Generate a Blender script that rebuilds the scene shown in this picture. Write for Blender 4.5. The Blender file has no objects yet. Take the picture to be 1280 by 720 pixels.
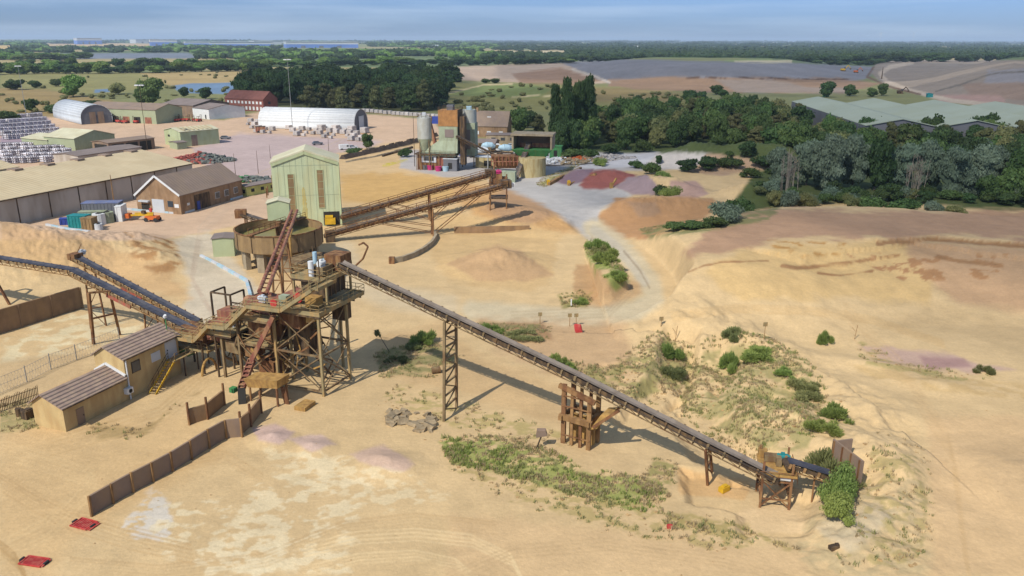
import bpy, math, random
import numpy as np
from mathutils import Vector, Matrix
random.seed(11)
R = math.radians
scene = bpy.context.scene
COL = scene.collection
# ------------------------------------------------------------------ camera
CAMZ = 42.0
PT = math.atan(0.31); CP, SP = math.cos(PT), math.sin(PT); RO = R(0.2); FO = 1000.0
_r0 = Vector((1, 0, 0)); _f = Vector((0, CP, -SP)); _u0 = Vector((0, SP, CP))
_r = _r0*math.cos(RO) + _u0*math.sin(RO); _u = _u0*math.cos(RO) - _r0*math.sin(RO)
cd = bpy.data.cameras.new('camera'); cam = bpy.data.objects.new('camera', cd); COL.objects.link(cam)
cd.sensor_width = 36; cd.lens = 36*FO/1280; cd.clip_start = 0.5; cd.clip_end = 90000
cam.matrix_world = Matrix(((_r.x, _u.x, -_f.x, 0), (_r.y, _u.y, -_f.y, 0), (_r.z, _u.z, -_f.z, CAMZ), (0, 0, 0, 1)))
scene.camera = cam

def P(px, py, z=0.0):
    """survey: point at height z seen at a place of the photograph"""
    d = _r*((px-640)/FO) + _u*(-(py-360)/FO) + _f
    t = (z-CAMZ)/d.z
    return Vector((d.x*t, d.y*t, z))
def proj(x, y, z):
    dz = z-CAMZ
    a = x*_r.x+y*_r.y+dz*_r.z; b = x*_u.x+y*_u.y+dz*_u.z; c = x*_f.x+y*_f.y+dz*_f.z
    return 640+FO*a/c, 360-FO*b/c
U = Vector((0.35, 0.937, 0)).normalized(); N = Vector((-U.y, U.x, 0))

# ------------------------------------------------------------------ numpy noise
def _h(ix, iy, s):
    n = (ix*374761393 + iy*668265263 + s*974634777) & 0xffffffff
    n = ((n ^ (n >> 13))*1274126177) & 0xffffffff
    return ((n ^ (n >> 16)) & 0xffff)/65535.0
def vnoise(x, y, s=0):
    x = np.asarray(x, float); y = np.asarray(y, float)
    xi = np.floor(x).astype(np.int64); yi = np.floor(y).astype(np.int64)
    fx = x-xi; fy = y-yi; fx = fx*fx*(3-2*fx); fy = fy*fy*(3-2*fy)
    a = _h(xi, yi, s); b = _h(xi+1, yi, s); c = _h(xi, yi+1, s); d = _h(xi+1, yi+1, s)
    return (a*(1-fx)+b*fx)*(1-fy)+(c*(1-fx)+d*fx)*fy
def fbm(x, y, s=0, o=4):
    v = 0; a = 0.5; t = 0
    for i in range(o):
        v = v+a*vnoise(x, y, s+i*17); t += a; x = x*2.03+7.1; y = y*2.03+3.7; a *= 0.5
    return v/t
def sst(a, b, x):
    t = np.clip((x-a)/(b-a), 0, 1); return t*t*(3-2*t)
def sdf(poly, x, y):
    """signed distance, positive inside"""
    n = len(poly); d = np.full(x.shape, 1e18); ins = np.zeros(x.shape, bool)
    for i in range(n):
        ax, ay = poly[i][0], poly[i][1]; bx, by = poly[(i+1) % n][0], poly[(i+1) % n][1]
        ex, ey = bx-ax, by-ay; wx, wy = x-ax, y-ay
        t = np.clip((wx*ex+wy*ey)/(ex*ex+ey*ey+1e-9), 0, 1)
        d = np.minimum(d, (wx-ex*t)**2+(wy-ey*t)**2)
        if ay != by:
            c = ((ay > y) != (by > y)) & (x < (bx-ax)*(y-ay)/(by-ay)+ax)
            ins ^= c
    d = np.sqrt(d); return np.where(ins, d, -d)
def pld(pl, x, y):
    """distance to a polyline and side"""
    d = np.full(x.shape, 1e18); sd = np.zeros(x.shape)
    for i in range(len(pl)-1):
        ax, ay = pl[i]; bx, by = pl[i+1]; ex, ey = bx-ax, by-ay; wx, wy = x-ax, y-ay
        t = np.clip((wx*ex+wy*ey)/(ex*ex+ey*ey+1e-9), 0, 1)
        q = (wx-ex*t)**2+(wy-ey*t)**2; m = q < d
        d = np.where(m, q, d); sd = np.where(m, ex*wy-ey*wx, sd)
    return np.sqrt(d), np.sign(sd)
def lin(c):
    return tuple(((v/255)/12.92 if v/255 <= 0.04045 else (((v/255)+0.055)/1.055)**2.4) for v in c)
EXPO = 1.28
def alb(r, g, b, k=1.0):
    """paint value of a surface from how it looks in full sun"""
    return tuple(min(0.9, v/EXPO*k) for v in lin((r, g, b)))

# ------------------------------------------------------------------ materials
def mat(name, col, rough=0.85, metal=0.0, var=0.18, scale=0.6, col2=None, bump=0.0, bscale=3.0, stain=None, stain_amt=0.45, ramp=(0.45, 0.62), objrand=0.0, spec=0.3, emit=None):
    m = bpy.data.materials.new(name); m.use_nodes = True; nt = m.node_tree; n = nt.nodes; l = nt.links
    b = n['Principled BSDF']; b.inputs['Roughness'].default_value = rough; b.inputs['Metallic'].default_value = metal
    b.inputs['Specular IOR Level'].default_value = spec
    tc = n.new('ShaderNodeTexCoord'); no = n.new('ShaderNodeTexNoise'); no.inputs['Scale'].default_value = scale; no.inputs['Detail'].default_value = 6
    no.inputs['Roughness'].default_value = 0.65
    l.new(tc.outputs['Object'], no.inputs['Vector'])
    cr = n.new('ShaderNodeValToRGB'); cr.color_ramp.elements[0].position = 0.3; cr.color_ramp.elements[1].position = 0.7
    c2 = col2 or tuple(v*(1-var*1.6) for v in col); c1 = tuple(min(1, v*(1+var)) for v in col)
    cr.color_ramp.elements[0].color = (*c2, 1); cr.color_ramp.elements[1].color = (*c1, 1)
    l.new(no.outputs['Fac'], cr.inputs['Fac']); out = cr.outputs['Color']
    if stain:
        mp = n.new('ShaderNodeMapping'); mp.inputs['Scale'].default_value = (1, 1, 0.25); l.new(tc.outputs['Object'], mp.inputs['Vector'])
        n2 = n.new('ShaderNodeTexNoise'); n2.inputs['Scale'].default_value = scale*1.7; n2.inputs['Detail'].default_value = 8; l.new(mp.outputs['Vector'], n2.inputs['Vector'])
        r2 = n.new('ShaderNodeValToRGB'); r2.color_ramp.elements[0].position = ramp[0]; r2.color_ramp.elements[1].position = ramp[1]
        l.new(n2.outputs['Fac'], r2.inputs['Fac'])
        mm = n.new('ShaderNodeMath'); mm.operation = 'MULTIPLY'; mm.inputs[1].default_value = stain_amt; l.new(r2.outputs['Color'], mm.inputs[0])
        mx = n.new('ShaderNodeMixRGB'); mx.inputs['Color2'].default_value = (*stain, 1); l.new(out, mx.inputs['Color1']); l.new(mm.outputs[0], mx.inputs['Fac']); out = mx.outputs['Color']
    if objrand:
        oi = n.new('ShaderNodeObjectInfo'); hs = n.new('ShaderNodeHueSaturation')
        mr = n.new('ShaderNodeMapRange'); mr.inputs['To Min'].default_value = 1-objrand; mr.inputs['To Max'].default_value = 1+objrand
        l.new(oi.outputs['Random'], mr.inputs['Value']); l.new(mr.outputs[0], hs.inputs['Value']); l.new(out, hs.inputs['Color']); out = hs.outputs['Color']
    l.new(out, b.inputs['Base Color'])
    if bump:
        nb = n.new('ShaderNodeTexNoise'); nb.inputs['Scale'].default_value = bscale; nb.inputs['Detail'].default_value = 5; l.new(tc.outputs['Object'], nb.inputs['Vector'])
        bp = n.new('ShaderNodeBump'); bp.inputs['Strength'].default_value = bump; bp.inputs['Distance'].default_value = 0.1
        l.new(nb.outputs['Fac'], bp.inputs['Height']); l.new(bp.outputs['Normal'], b.inputs['Normal'])
    if emit: b.inputs['Emission Color'].default_value = (*emit, 1); b.inputs['Emission Strength'].default_value = 1
    return m
def ribbed(name, col, axis=(1, 0, 0), pitch=0.3, bs=.45, **k):
    """sheeting: bands across one direction"""
    m = mat(name, col, **k); nt = m.node_tree; n = nt.nodes; l = nt.links; b = n['Principled BSDF']
    g = n.new('ShaderNodeNewGeometry'); dt = n.new('ShaderNodeVectorMath'); dt.operation = 'DOT_PRODUCT'; dt.inputs[1].default_value = axis
    l.new(g.outputs['Position'], dt.inputs[0])
    s = n.new('ShaderNodeMath'); s.operation = 'MULTIPLY'; s.inputs[1].default_value = 6.2832/pitch; l.new(dt.outputs['Value'], s.inputs[0])
    si = n.new('ShaderNodeMath'); si.operation = 'SINE'; l.new(s.outputs[0], si.inputs[0])
    bp = n.new('ShaderNodeBump'); bp.inputs['Strength'].default_value = bs; bp.inputs['Distance'].default_value = 0.06
    l.new(si.outputs[0], bp.inputs['Height']); l.new(bp.outputs['Normal'], b.inputs['Normal'])
    return m
SANDD = alb(196, 160, 108)
M = {}
M['rust'] = mat('rusty_steel', alb(128, 88, 58), 0.9, 0.1, 0.3, 0.9, stain=alb(178, 138, 90), stain_amt=0.6)
M['steel'] = mat('dusty_steel', alb(150, 128, 92), 0.85, 0.1, 0.25, 0.8, stain=alb(112, 78, 50), stain_amt=0.7)
M['dsteel'] = mat('dark_steel', alb(86, 70, 54), 0.8, 0.2, 0.3, 0.9, stain=alb(150, 120, 82), stain_amt=0.5)
M['olive'] = mat('sandy_green_steel', alb(160, 144, 104), 0.85, 0, 0.2, 0.7, stain=alb(186, 148, 92), stain_amt=0.8)
M['ochre'] = mat('sand_caked_steel', alb(188, 148, 84), 0.95, 0, 0.25, 0.9, stain=alb(128, 92, 56), stain_amt=0.5, bump=0.5)
M['redpaint'] = mat('faded_red_paint', alb(150, 92, 74), 0.8, 0, 0.25, 0.8, stain=alb(180, 140, 98), stain_amt=0.75); M['rustred'] = mat('rusty_red_strip', alb(168, 82, 66), .8, 0, .2, 1.2, stain=alb(150, 116, 86), stain_amt=.8, ramp=(.4, .6))
M['red'] = mat('bright_red_plastic', alb(196, 62, 58), 0.6, 0, 0.16, 1.5, stain=alb(206, 150, 120), stain_amt=.35)
M['belt'] = mat('conveyor_belt_rubber', alb(84, 78, 76), 0.8, 0, 0.2, 0.6, stain=alb(150, 128, 98), stain_amt=0.5)
M['bluebelt'] = mat('dark_blue_rubber', alb(66, 68, 80), 0.7, 0, 0.2, 0.5, stain=alb(104, 100, 98), stain_amt=0.4)
M['greybelt'] = mat('grey_cover_sheet', alb(134, 122, 110), 0.8, 0, 0.15, 0.5, stain=alb(108, 94, 80), stain_amt=0.5)
M['concrete'] = mat('weathered_concrete', alb(176, 160, 132), 0.95, 0, 0.15, 0.4, stain=alb(130, 112, 86), stain_amt=0.5, bump=0.2)
M['corten'] = mat('brown_retaining_panel', alb(150, 120, 88), 0.95, 0, 0.2, 0.35, stain=alb(172, 138, 96), stain_amt=0.6, bump=0.3)
M['purplewall'] = mat('grey_brown_panel', alb(144, 122, 104), 0.95, 0, 0.16, 0.3, stain=alb(160, 132, 100), stain_amt=0.5)
M['white'] = mat('white_paint', alb(232, 232, 228), 0.6, 0, 0.06, 0.6)
M['wgrey'] = mat('pale_grey_sheet', alb(206, 210, 212), 0.6, 0, 0.08, 0.3)
M['black'] = mat('black_rubber', (0.03, 0.03, 0.03), 0.8)
M['glass'] = mat('dark_window_glass', (0.05, 0.06, 0.07), 0.15, spec=0.6)
M['dark'] = mat('dark_opening', (0.03, 0.027, 0.022), 0.95)
M['yellow'] = mat('yellow_paint', alb(222, 176, 40), 0.6)
M['orange'] = mat('orange_paint', alb(214, 110, 50), 0.6)
M['blue'] = mat('blue_paint', alb(60, 80, 160), 0.6)
M['lblue'] = mat('pale_blue_paint', alb(178, 208, 220), 0.6, var=0.1)
M['teal'] = mat('teal_paint', alb(40, 140, 140), 0.6)
M['green'] = mat('green_paint', alb(70, 140, 80), 0.7, stain=alb(110, 130, 80))
M['mint'] = ribbed('pale_green_sheeting', alb(200, 208, 166), axis=(0.98, 0.2, 0), pitch=0.9, rough=0.7, var=0.05, scale=0.25, stain=alb(196, 186, 134), stain_amt=0.4, bs=.12)
M['mint2'] = mat('light_green_cladding', alb(192, 200, 156), 0.75, 0, 0.07, 0.3, stain=alb(170, 170, 115), stain_amt=0.4)
M['greenwall'] = ribbed('green_shed_cladding', alb(172, 178, 142), axis=(0.35, 0.94, 0), pitch=1.1, var=0.07, scale=0.2)
M['creamroof'] = ribbed('cream_sheet_roof', alb(216, 210, 176), axis=(0.35, 0.94, 0), pitch=1.4, var=0.08, scale=0.15, stain=alb(188, 176, 136), stain_amt=0.4)
M['tanroof'] = ribbed('sand_dusted_roof', alb(214, 194, 154), axis=(0.35, 0.94, 0), pitch=1.2, var=0.08, scale=0.1, stain=alb(200, 178, 138), stain_amt=0.5)
M['greywall'] = ribbed('grey_cladding', alb(206, 194, 178), axis=(0.35, 0.94, 0), pitch=2.2, var=0.08, scale=0.12, stain=alb(150, 132, 110), stain_amt=0.5)
M['brownroof'] = ribbed('brown_sheet_roof', alb(150, 130, 114), axis=(0.35, 0.94, 0), pitch=1.0, var=0.12, scale=0.2, stain=alb(160, 138, 112), stain_amt=0.4)
M['greyroof'] = mat('grey_felt_roof', alb(140, 126, 118), 0.9, 0, 0.12, 0.15)
M['brick'] = mat('brown_brick', alb(170, 138, 104), 0.9, 0, 0.15, 0.5, stain=alb(120, 90, 62), stain_amt=0.5)
M['redbrick'] = mat('red_brick', alb(146, 92, 80), 0.9, 0, 0.15, 0.5)
M['redroof'] = mat('dark_red_tiles', alb(122, 78, 68), 0.9, 0, 0.15, 0.4)
M['render'] = mat('sand_stained_render', alb(208, 180, 126), 0.95, 0, 0.1, 0.5, stain=alb(184, 150, 100), stain_amt=0.6, bump=0.2)
M['houseroof'] = ribbed('brown_profiled_roof', alb(162, 138, 122), axis=tuple(-N), pitch=0.5, var=0.12, scale=0.8, stain=alb(186, 162, 134), stain_amt=0.5)
_b = [x for x in M['houseroof'].node_tree.nodes if x.type == 'BUMP'][0]; _b.inputs['Strength'].default_value = .8; _b.inputs['Distance'].default_value = 0.1
M['silogrey'] = mat('pale_silo_steel', alb(190, 192, 182), 0.6, 0.1, 0.1, 0.5, stain=alb(160, 150, 120), stain_amt=0.4)
M['sagegreen'] = mat('sage_green_cladding', alb(166, 176, 148), 0.8, 0, 0.1, 0.5, stain=alb(130, 124, 92), stain_amt=0.4)
M['rustorange'] = mat('orange_rust_cladding', alb(176, 128, 78), 0.9, 0, 0.2, 0.7)
M['buff'] = mat('buff_concrete_tank', alb(190, 174, 128), 0.9, 0, 0.1, 0.6, stain=alb(150, 120, 60), stain_amt=0.5)
M['tan'] = mat('tan_tank_steel', alb(146, 120, 84), 0.9, 0, 0.15, 0.4, stain=alb(176, 146, 100), stain_amt=0.5)
M['wood'] = mat('weathered_timber', alb(168, 130, 84), 0.95, 0, 0.25, 0.8, stain=alb(112, 80, 50), stain_amt=0.6)
M['slurry'] = mat('green_brown_slurry', alb(150, 140, 84), 0.35, 0, 0.15, 0.4)
M['rock'] = mat('broken_concrete', alb(168, 148, 116), 0.95, 0, 0.25, 1.2, bump=0.4)
M['earth'] = mat('sandy_clods', alb(188, 154, 106), 0.95, 0, 0.2, 1.2, bump=0.4)
M['bluewall'] = mat('blue_graduated_cladding', alb(112, 146, 216), 0.6, 0, 0.1, 0.01)
M['slate'] = mat('slate_grey_sheet', alb(116, 116, 120), 0.7, 0, 0.12, 0.1)
M['greenroof'] = ribbed('grey_green_roof', alb(166, 174, 154), axis=(0.0, 1, 0), pitch=3.0, var=0.06, scale=0.03, stain=alb(158, 164, 138), stain_amt=0.5)
M['galv'] = mat('galvanised_pole', alb(170, 170, 165), 0.5, 0.3, 0.1)
M['bark'] = mat('bark', (0.09, 0.07, 0.05), 0.95, var=0.3, scale=1.5)
M['magenta'] = mat('magenta_plastic', alb(200, 60, 120), 0.6)
M['pipes'] = mat('bundled_grey_pipes', alb(218, 214, 218), 0.7, 0, 0.2, 1.8, stain=alb(190, 170, 160), objrand=0.25)
M['paving'] = mat('stacked_paving', alb(205, 196, 188), 0.8, 0, 0.25, 1.4, objrand=0.25)

# ------------------------------------------------------------------ mesh builder
class MB:
    def __init__(s): s.v = []; s.f = []
    def quadbox(s, c8):
        i = len(s.v); s.v += [tuple(c) for c in c8]
        s.f += [(i, i+3, i+2, i+1), (i+4, i+5, i+6, i+7), (i, i+1, i+5, i+4), (i+1, i+2, i+6, i+5), (i+2, i+3, i+7, i+6), (i+3, i, i+4, i+7)]; return s
    def box(s, o, u, n, L, W, z0, z1, a=0, b=0):
        """box on frame o/u/n from u=a..a+L, n=b..b+W"""
        q = [o+u*x+n*y for x, y in ((a, b), (a+L, b), (a+L, b+W), (a, b+W))]
        return s.quadbox([Vector((p.x, p.y, z0)) for p in q]+[Vector((p.x, p.y, z1)) for p in q])
    def cbox(s, c, sx, sy, sz, u=None):
        u = u or Vector((1, 0, 0)); n = Vector((-u.y, u.x, 0))
        return s.box(Vector((c[0], c[1], 0)), u, n, sx, sy, c[2]-sz/2, c[2]+sz/2, -sx/2, -sy/2)
    def beam(s, p, q, w=0.2, h=None, up=None):
        p = Vector(p); q = Vector(q); h = h or w; d = (q-p)
        if d.length < 1e-4: return s
        d.normalize(); up = up or (Vector((0, 0, 1)) if abs(d.z) < 0.95 else Vector((U.x, U.y, 0)))
        x = d.cross(up).normalized(); y = x.cross(d)
        c = []
        for b in (p, q):
            for (i, j) in ((-1, -1), (1, -1), (1, 1), (-1, 1)): c.append(b+x*(i*w/2)+y*(j*h/2))
        return s.quadbox(c)
    def tube(s, p, q, r, r2=None, k=10, cap=True):
        p = Vector(p); q = Vector(q); r2 = r if r2 is None else r2; d = (q-p).normalized()
        up = Vector((0, 0, 1)) if abs(d.z) < 0.95 else Vector((1, 0, 0)); x = d.cross(up).normalized(); y = x.cross(d); i = len(s.v)
        for b, rr in ((p, r), (q, r2)):
            for t in range(k): a = 2*math.pi*t/k; s.v.append(tuple(b+x*(rr*math.cos(a))+y*(rr*math.sin(a))))
        for t in range(k): u = (t+1) % k; s.f.append((i+t, i+u, i+k+u, i+k+t))
        if cap: s.f.append(tuple(range(i+k-1, i-1, -1))); s.f.append(tuple(range(i+k, i+2*k)))
        return s
    def path(s, pts, r, k=8):
        for a, b in zip(pts, pts[1:]): s.tube(a, b, r, k=k)
        return s
    def poly(s, pts):
        i = len(s.v); s.v += [tuple(p) for p in pts]; s.f.append(tuple(range(i, i+len(pts)))); return s
    def slab(s, pts, t):
        """thick polygon, dropped by t"""
        i = len(s.v); k = len(pts); s.v += [tuple(p) for p in pts]+[(p[0], p[1], p[2]-t) for p in pts]
        s.f.append(tuple(range(i, i+k))); s.f.append(tuple(range(i+2*k-1, i+k-1, -1)))
        for j in range(k): u = (j+1) % k; s.f.append((i+j, i+k+j, i+k+u, i+u))
        return s
    def build(s, name, m, parent=None, smooth=False, bevel=0):
        o0 = origin(parent); me = bpy.data.meshes.new(name)
        me.from_pydata([(v[0]-o0.x, v[1]-o0.y, v[2]-o0.z) for v in s.v], [], s.f); me.update()
        me.materials.append(m if not isinstance(m, str) else M[m])
        if smooth: me.polygons.foreach_set('use_smooth', [True]*len(me.polygons))
        o = bpy.data.objects.new(name, me); COL.objects.link(o)
        if parent: o.parent = parent
        return o
def origin(p):
    v = Vector((0, 0, 0))
    while p is not None: v += p.location; p = p.parent
    return v
def tag(o, label=None, cat=None, group=None, kind=None):
    if label: o['label'] = label
    if cat: o['category'] = cat
    if group: o['group'] = group
    if kind: o['kind'] = kind
    return o
def thing(name, loc, label, cat, group=None):
    o = bpy.data.objects.new(name, None); COL.objects.link(o); o.location = Vector(loc); o.empty_display_size = 0.5
    return tag(o, label, cat, group)
def copy_tree(o, parent=None, skip_props=True):
    c = o.copy(); COL.objects.link(c)
    if parent: c.parent = parent
    for ch in [x for x in o.children]: copy_tree(ch, c)
    return c
def solo(mb, name, m, loc, label, cat, group=None, smooth=False):
    """a thing that is one mesh, its origin at its base"""
    t = bpy.data.objects.new('tmp', None); t.location = Vector(loc)
    o = mb.build(name, m, t, smooth); o.parent = None; o.location = Vector(loc); bpy.data.objects.remove(t)
    return tag(o, label, cat, group)
HAZE = 6.5e-5; SKYTINT = (.265, .375, .67); SKYCLOUD = (4.3, 5.1, 6.1); CLOUDOP = 0.21
# ------------------------------------------------------------------ terrain height
def PP(pts, z=0.0): return [tuple(P(a, b, z))[:2] for a, b in pts]
DUNE = PP([(862, 322), (880, 292), (930, 268), (1000, 258), (1090, 258), (1180, 264), (1290, 274), (1500, 292), (1600, 330), (1290, 306), (1200, 300), (1100, 299), (1010, 300), (960, 306), (910, 322)], 7.0)
SCARP = [PP([(1098, 302), (1130, 301), (1160, 298), (1200, 300), (1290, 308), (1400, 318)], 6.4),
         PP([(975, 332), (1000, 334), (1030, 330), (1075, 325), (1124, 318)], 4.2), PP([(1170, 320), (1195, 324), (1230, 328), (1290, 334)], 4.2), PP([(1020, 342), (1050, 343), (1090, 338)], 2.8)]
def cone(x, y, c, h, r, el=1.0, an=0.0, s=0):
    dx, dy = x-c[0], y-c[1]; ca, sa = math.cos(an), math.sin(an)
    a = (dx*ca+dy*sa)/el; b = -dx*sa+dy*ca
    d = np.sqrt(a*a+b*b)*(1+0.25*(fbm(x/r*2.2, y/r*2.2, 31+s)-0.5))
    t = np.clip(1-d/r, 0, 1); return h*(t*t*(1.6-0.6*t)*0.55+t*0.45)
MOUNDS = [ # px, py of the top, height, radius, stretch, angle
    (-14, 277, 8.0, 30, 1.15, -0.3), (70, 315, 2.6, 14, 1.2, -0.5), (172, 296, 3.2, 13, 1.3, -0.9), (200, 318, 2.6, 10, 1.2, -0.6),
    (622, 309, 3.6, 12, 1.1, 0), (600, 250, 3.2, 17, 1.3, 0), (668, 262, 3.4, 15, 1.3, -0.5),
    (722, 213, 2.6, 10, 1.6, 0.3), (765, 213, 3.8, 13, 1.6, 0.2), (808, 222, 3.6, 12, 1.4, 0.4),
    (845, 224, 4.2, 11, 1.4, 0), (790, 250, 3.4, 14, 1.4, 0.2), (862, 246, 3.6, 15, 1.5, 0.2), (938, 235, 3.6, 8, 1.5, 0), (905, 240, 2.4, 10, 2, 0),
    (835, 191, 3.6, 12, 1.8, 0), (868, 192, 3.2, 10, 1.5, 0), (930, 182, 6.5, 20, 1.7, 0.1), (985, 190, 5, 16, 1.6, 0), (895, 190, 3.0, 12, 1.6, 0),
    (1270, 580, 1.2, 9, 1.3, 0), (340, 541, 0.9, 2.6, 1.2, 0), (390, 553, 0.7, 2.4, 1.3, 0), (482, 571, 1.0, 4.0, 1.5, -0.3),
    (690, 575, 0.5, 8, 1.8, -0.4), (870, 412, 1.4, 9, 1.6, -0.2), (930, 430, 1.6, 8, 1.5, -0.3), (1000, 520, 2.0, 9, 1.2, -0.8), (1048, 480, 1.2, 8, 1.8, -0.8), (880, 470, 0.9, 8, 1.5, 0.3),
    (1110, 600, 1.4, 8, 1.4, -1.2), (1090, 560, 1.6, 6, 1.3, -0.9), (1100, 680, 0.8, 9, 1.4, 1.4), (1080, 450, 0.8, 4, 2.4, -0.45), (1160, 475, 0.7, 4, 2.6, -0.2), (760, 345, 0.7, 9, 1.6, -0.9), (660, 412, 0.5, 6, 2.0, -0.1), (725, 360, 0.6, 5, 1.5, 0)]
MOUNDW = [(P(a, b, h), h, r, e, an) for a, b, h, r, e, an in MOUNDS]
GULLY = PP([(850, 430), (845, 465), (820, 500), (790, 520)]); GULLY2 = PP([(895, 450), (870, 500), (900, 560), (940, 580)])
LANDL = PP([(700, 100), (760, 104), (900, 108), (1040, 104), (1090, 96), (1075, 84), (950, 82), (800, 80), (720, 82), (640, 90)])
LANDR = PP([(1130, 96), (1118, 108), (1160, 120), (1230, 130), (1330, 142), (1420, 120), (1420, 92), (1300, 86), (1180, 85)])
GREENM = PP([(560, 122), (600, 128), (700, 132), (770, 128), (770, 115), (690, 108), (600, 108)])
ROADPX = [(742, 286), (770, 305), (795, 330), (812, 352), (818, 372), (795, 388), (755, 396), (700, 397), (640, 393), (590, 388)]
ROAD = PP(ROADPX)
def hgt(x, y):
    x = np.asarray(x, float); y = np.asarray(y, float); r = np.hypot(x, y)
    h = 0.25*(fbm(x/14, y/14, 3)-0.5)
    near = sst(420, 240, r)
    h = h+near*0.06*(fbm(x/1.7, y/1.7, 5)-0.5)
    for c, hh, rr, e, an in MOUNDW:
        m = (np.abs(x-c.x) < rr*e*1.6+2) & (np.abs(y-c.y) < rr*e*1.6+2)
        if m.any(): cn = cone(x[m], y[m], c, hh, rr, e, an, int(rr*3)); h[m] += cn+(0.5*(fbm(x[m]/3.4, y[m]/3.4, 61)-.5)+.4*(fbm(x[m]/.9, y[m]/.9, 62, 3)-.5))*sst(.3, 2, cn)
    m = (x > 15) & (x < 330) & (y > 95) & (y < 260)
    if m.any():
        xm, ym = x[m], y[m]; d = sdf(DUNE, xm, ym)+5*(fbm(xm/14, ym/14, 8)-0.5)+0.9*(fbm(xm/2.5, ym/2.5, 9)-0.5)
        t = np.clip((d+27)/27, 0, 1); t = t*.45+.55*t*t*(3-2*t)
        dh = 7.0*t+0.5*(fbm(xm/6, ym/6, 12)-0.5)*sst(0, 0.3, t)
        for pl in SCARP:
            pd, sd = pld(pl, xm, ym); dd = pd*sd+2.6*(fbm(xm/4, ym/4, 14)-0.5)
            dh = dh-.6*sst(0.6, -0.6, dd)*sst(9, 0.5, pd)*(sd < 0)
        h[m] = h[m]+dh
    # rough bank, gullies
    hf = h; nb_ = (y < 150) & (y > 40) & (np.abs(x) < 80); xf, yf = x, y; x, y, h = x[nb_], y[nb_], h[nb_]
    g = sst(0, 1, np.clip(sdf(BANK, x, y)/5+0.5, 0, 1))
    h = h+g*(2.1*(fbm(x/5, y/5, 21)-0.45)+0.5*(fbm(x/1.3, y/1.3, 22, 4)-0.5))
    for gl, w, dp in ((GULLY, 3.4, 1.7), (GULLY2, 4.6, 1.5)):
        pd, _ = pld(gl, x, y); pd = pd+1.4*(fbm(x/1.6, y/1.6, 24)-.5); h = h-dp*sst(w, w*.35, pd)
    h = h-0.8*sst(-.6, .8, sdf(HOLLOW, x, y)+1.2*(fbm(x/2, y/2, 25)-.5))
    pd, sd = pld(EDGE, x, y); pd = pd*sd+1.6*(fbm(x/2.2, y/2.2, 26)-.5); h = h+0.8*sst(-.2, .9, -pd)*sst(16, 1, np.abs(pd))
    hf[nb_] = h; h = hf; x, y = xf, yf
    # haul road is graded flat
    pd, _ = pld(ROAD, x, y); h = np.where(r < 250, h*(1-0.8*sst(6.5, 4, pd)), h)
    # mid distance landforms
    if (r > 350).any():
        h = h+16*sst(-10, 150, sdf(LANDL, x, y)+20*(fbm(x/60, y/60, 41)-.5))+22*sst(-8, 130, sdf(LANDR, x, y)+14*(fbm(x/50, y/50, 42)-.5))
        h = h+7*sst(-5, 60, sdf(GREENM, x, y))+0.6*sst(350, 600, r)*(fbm(x/30, y/30, 43)-0.5)*2
    far = sst(2500, 9000, r)
    h = h+far*(46*(fbm(x/2600+3.3, y/1500, 51, 4)-0.42))*sst(1, 0.4, 0*r)
    h = h+sst(9000, 16000, r)*26*(fbm(x/4200, y/3000, 52, 3)-0.3)
    return h
BANK = PP([(800, 400), (880, 405), (960, 425), (1010, 440), (1060, 480), (1130, 510), (1150, 560), (1160, 720), (1020, 720), (1000, 650), (1060, 620), (1010, 560), (950, 560), (880, 520), (840, 480), (760, 480), (740, 460), (800, 440)])
HOLLOW = PP([(850, 583), (900, 590), (960, 600), (1018, 625), (1012, 668), (930, 668), (925, 640), (860, 625)]); EDGE = PP([(800, 425), (838, 428), (900, 436), (960, 440), (1010, 462), (1060, 490), (1120, 540)])
def H(x, y): return float(hgt(np.array([x]), np.array([y]))[0])
def G(px, py):
    """point on the terrain seen at a place of the photograph"""
    p = P(px, py, 0)
    for _ in range(6): p = P(px, py, H(p.x, p.y))
    return p

# ------------------------------------------------------------------ terrain sheet: fan of rings reaching past the horizon
rows = np.concatenate([np.linspace(1500, 760, 90)[:-1], np.linspace(760, 330, 400)[:-1], np.linspace(330, 58, 400)[:-1], np.geomspace(8.0, 1.35, 34)+50])
vv = (rows-360)/FO
rd = CAMZ*(CP-vv*SP)/(SP+vv*CP)             # ring distances
th = np.linspace(R(-43), R(43), 1150)
RR, TT = np.meshgrid(rd, th, indexing='ij')
RR = RR/np.cos(TT)*np.where(np.abs(TT) > 0, 1, 1)
X = (RR*np.sin(TT)).ravel(); Y = (RR*np.cos(TT)).ravel()
Z = hgt(X, Y)
PX, PY = proj(X, Y, Z)
RAD = np.hypot(X, Y)

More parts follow.
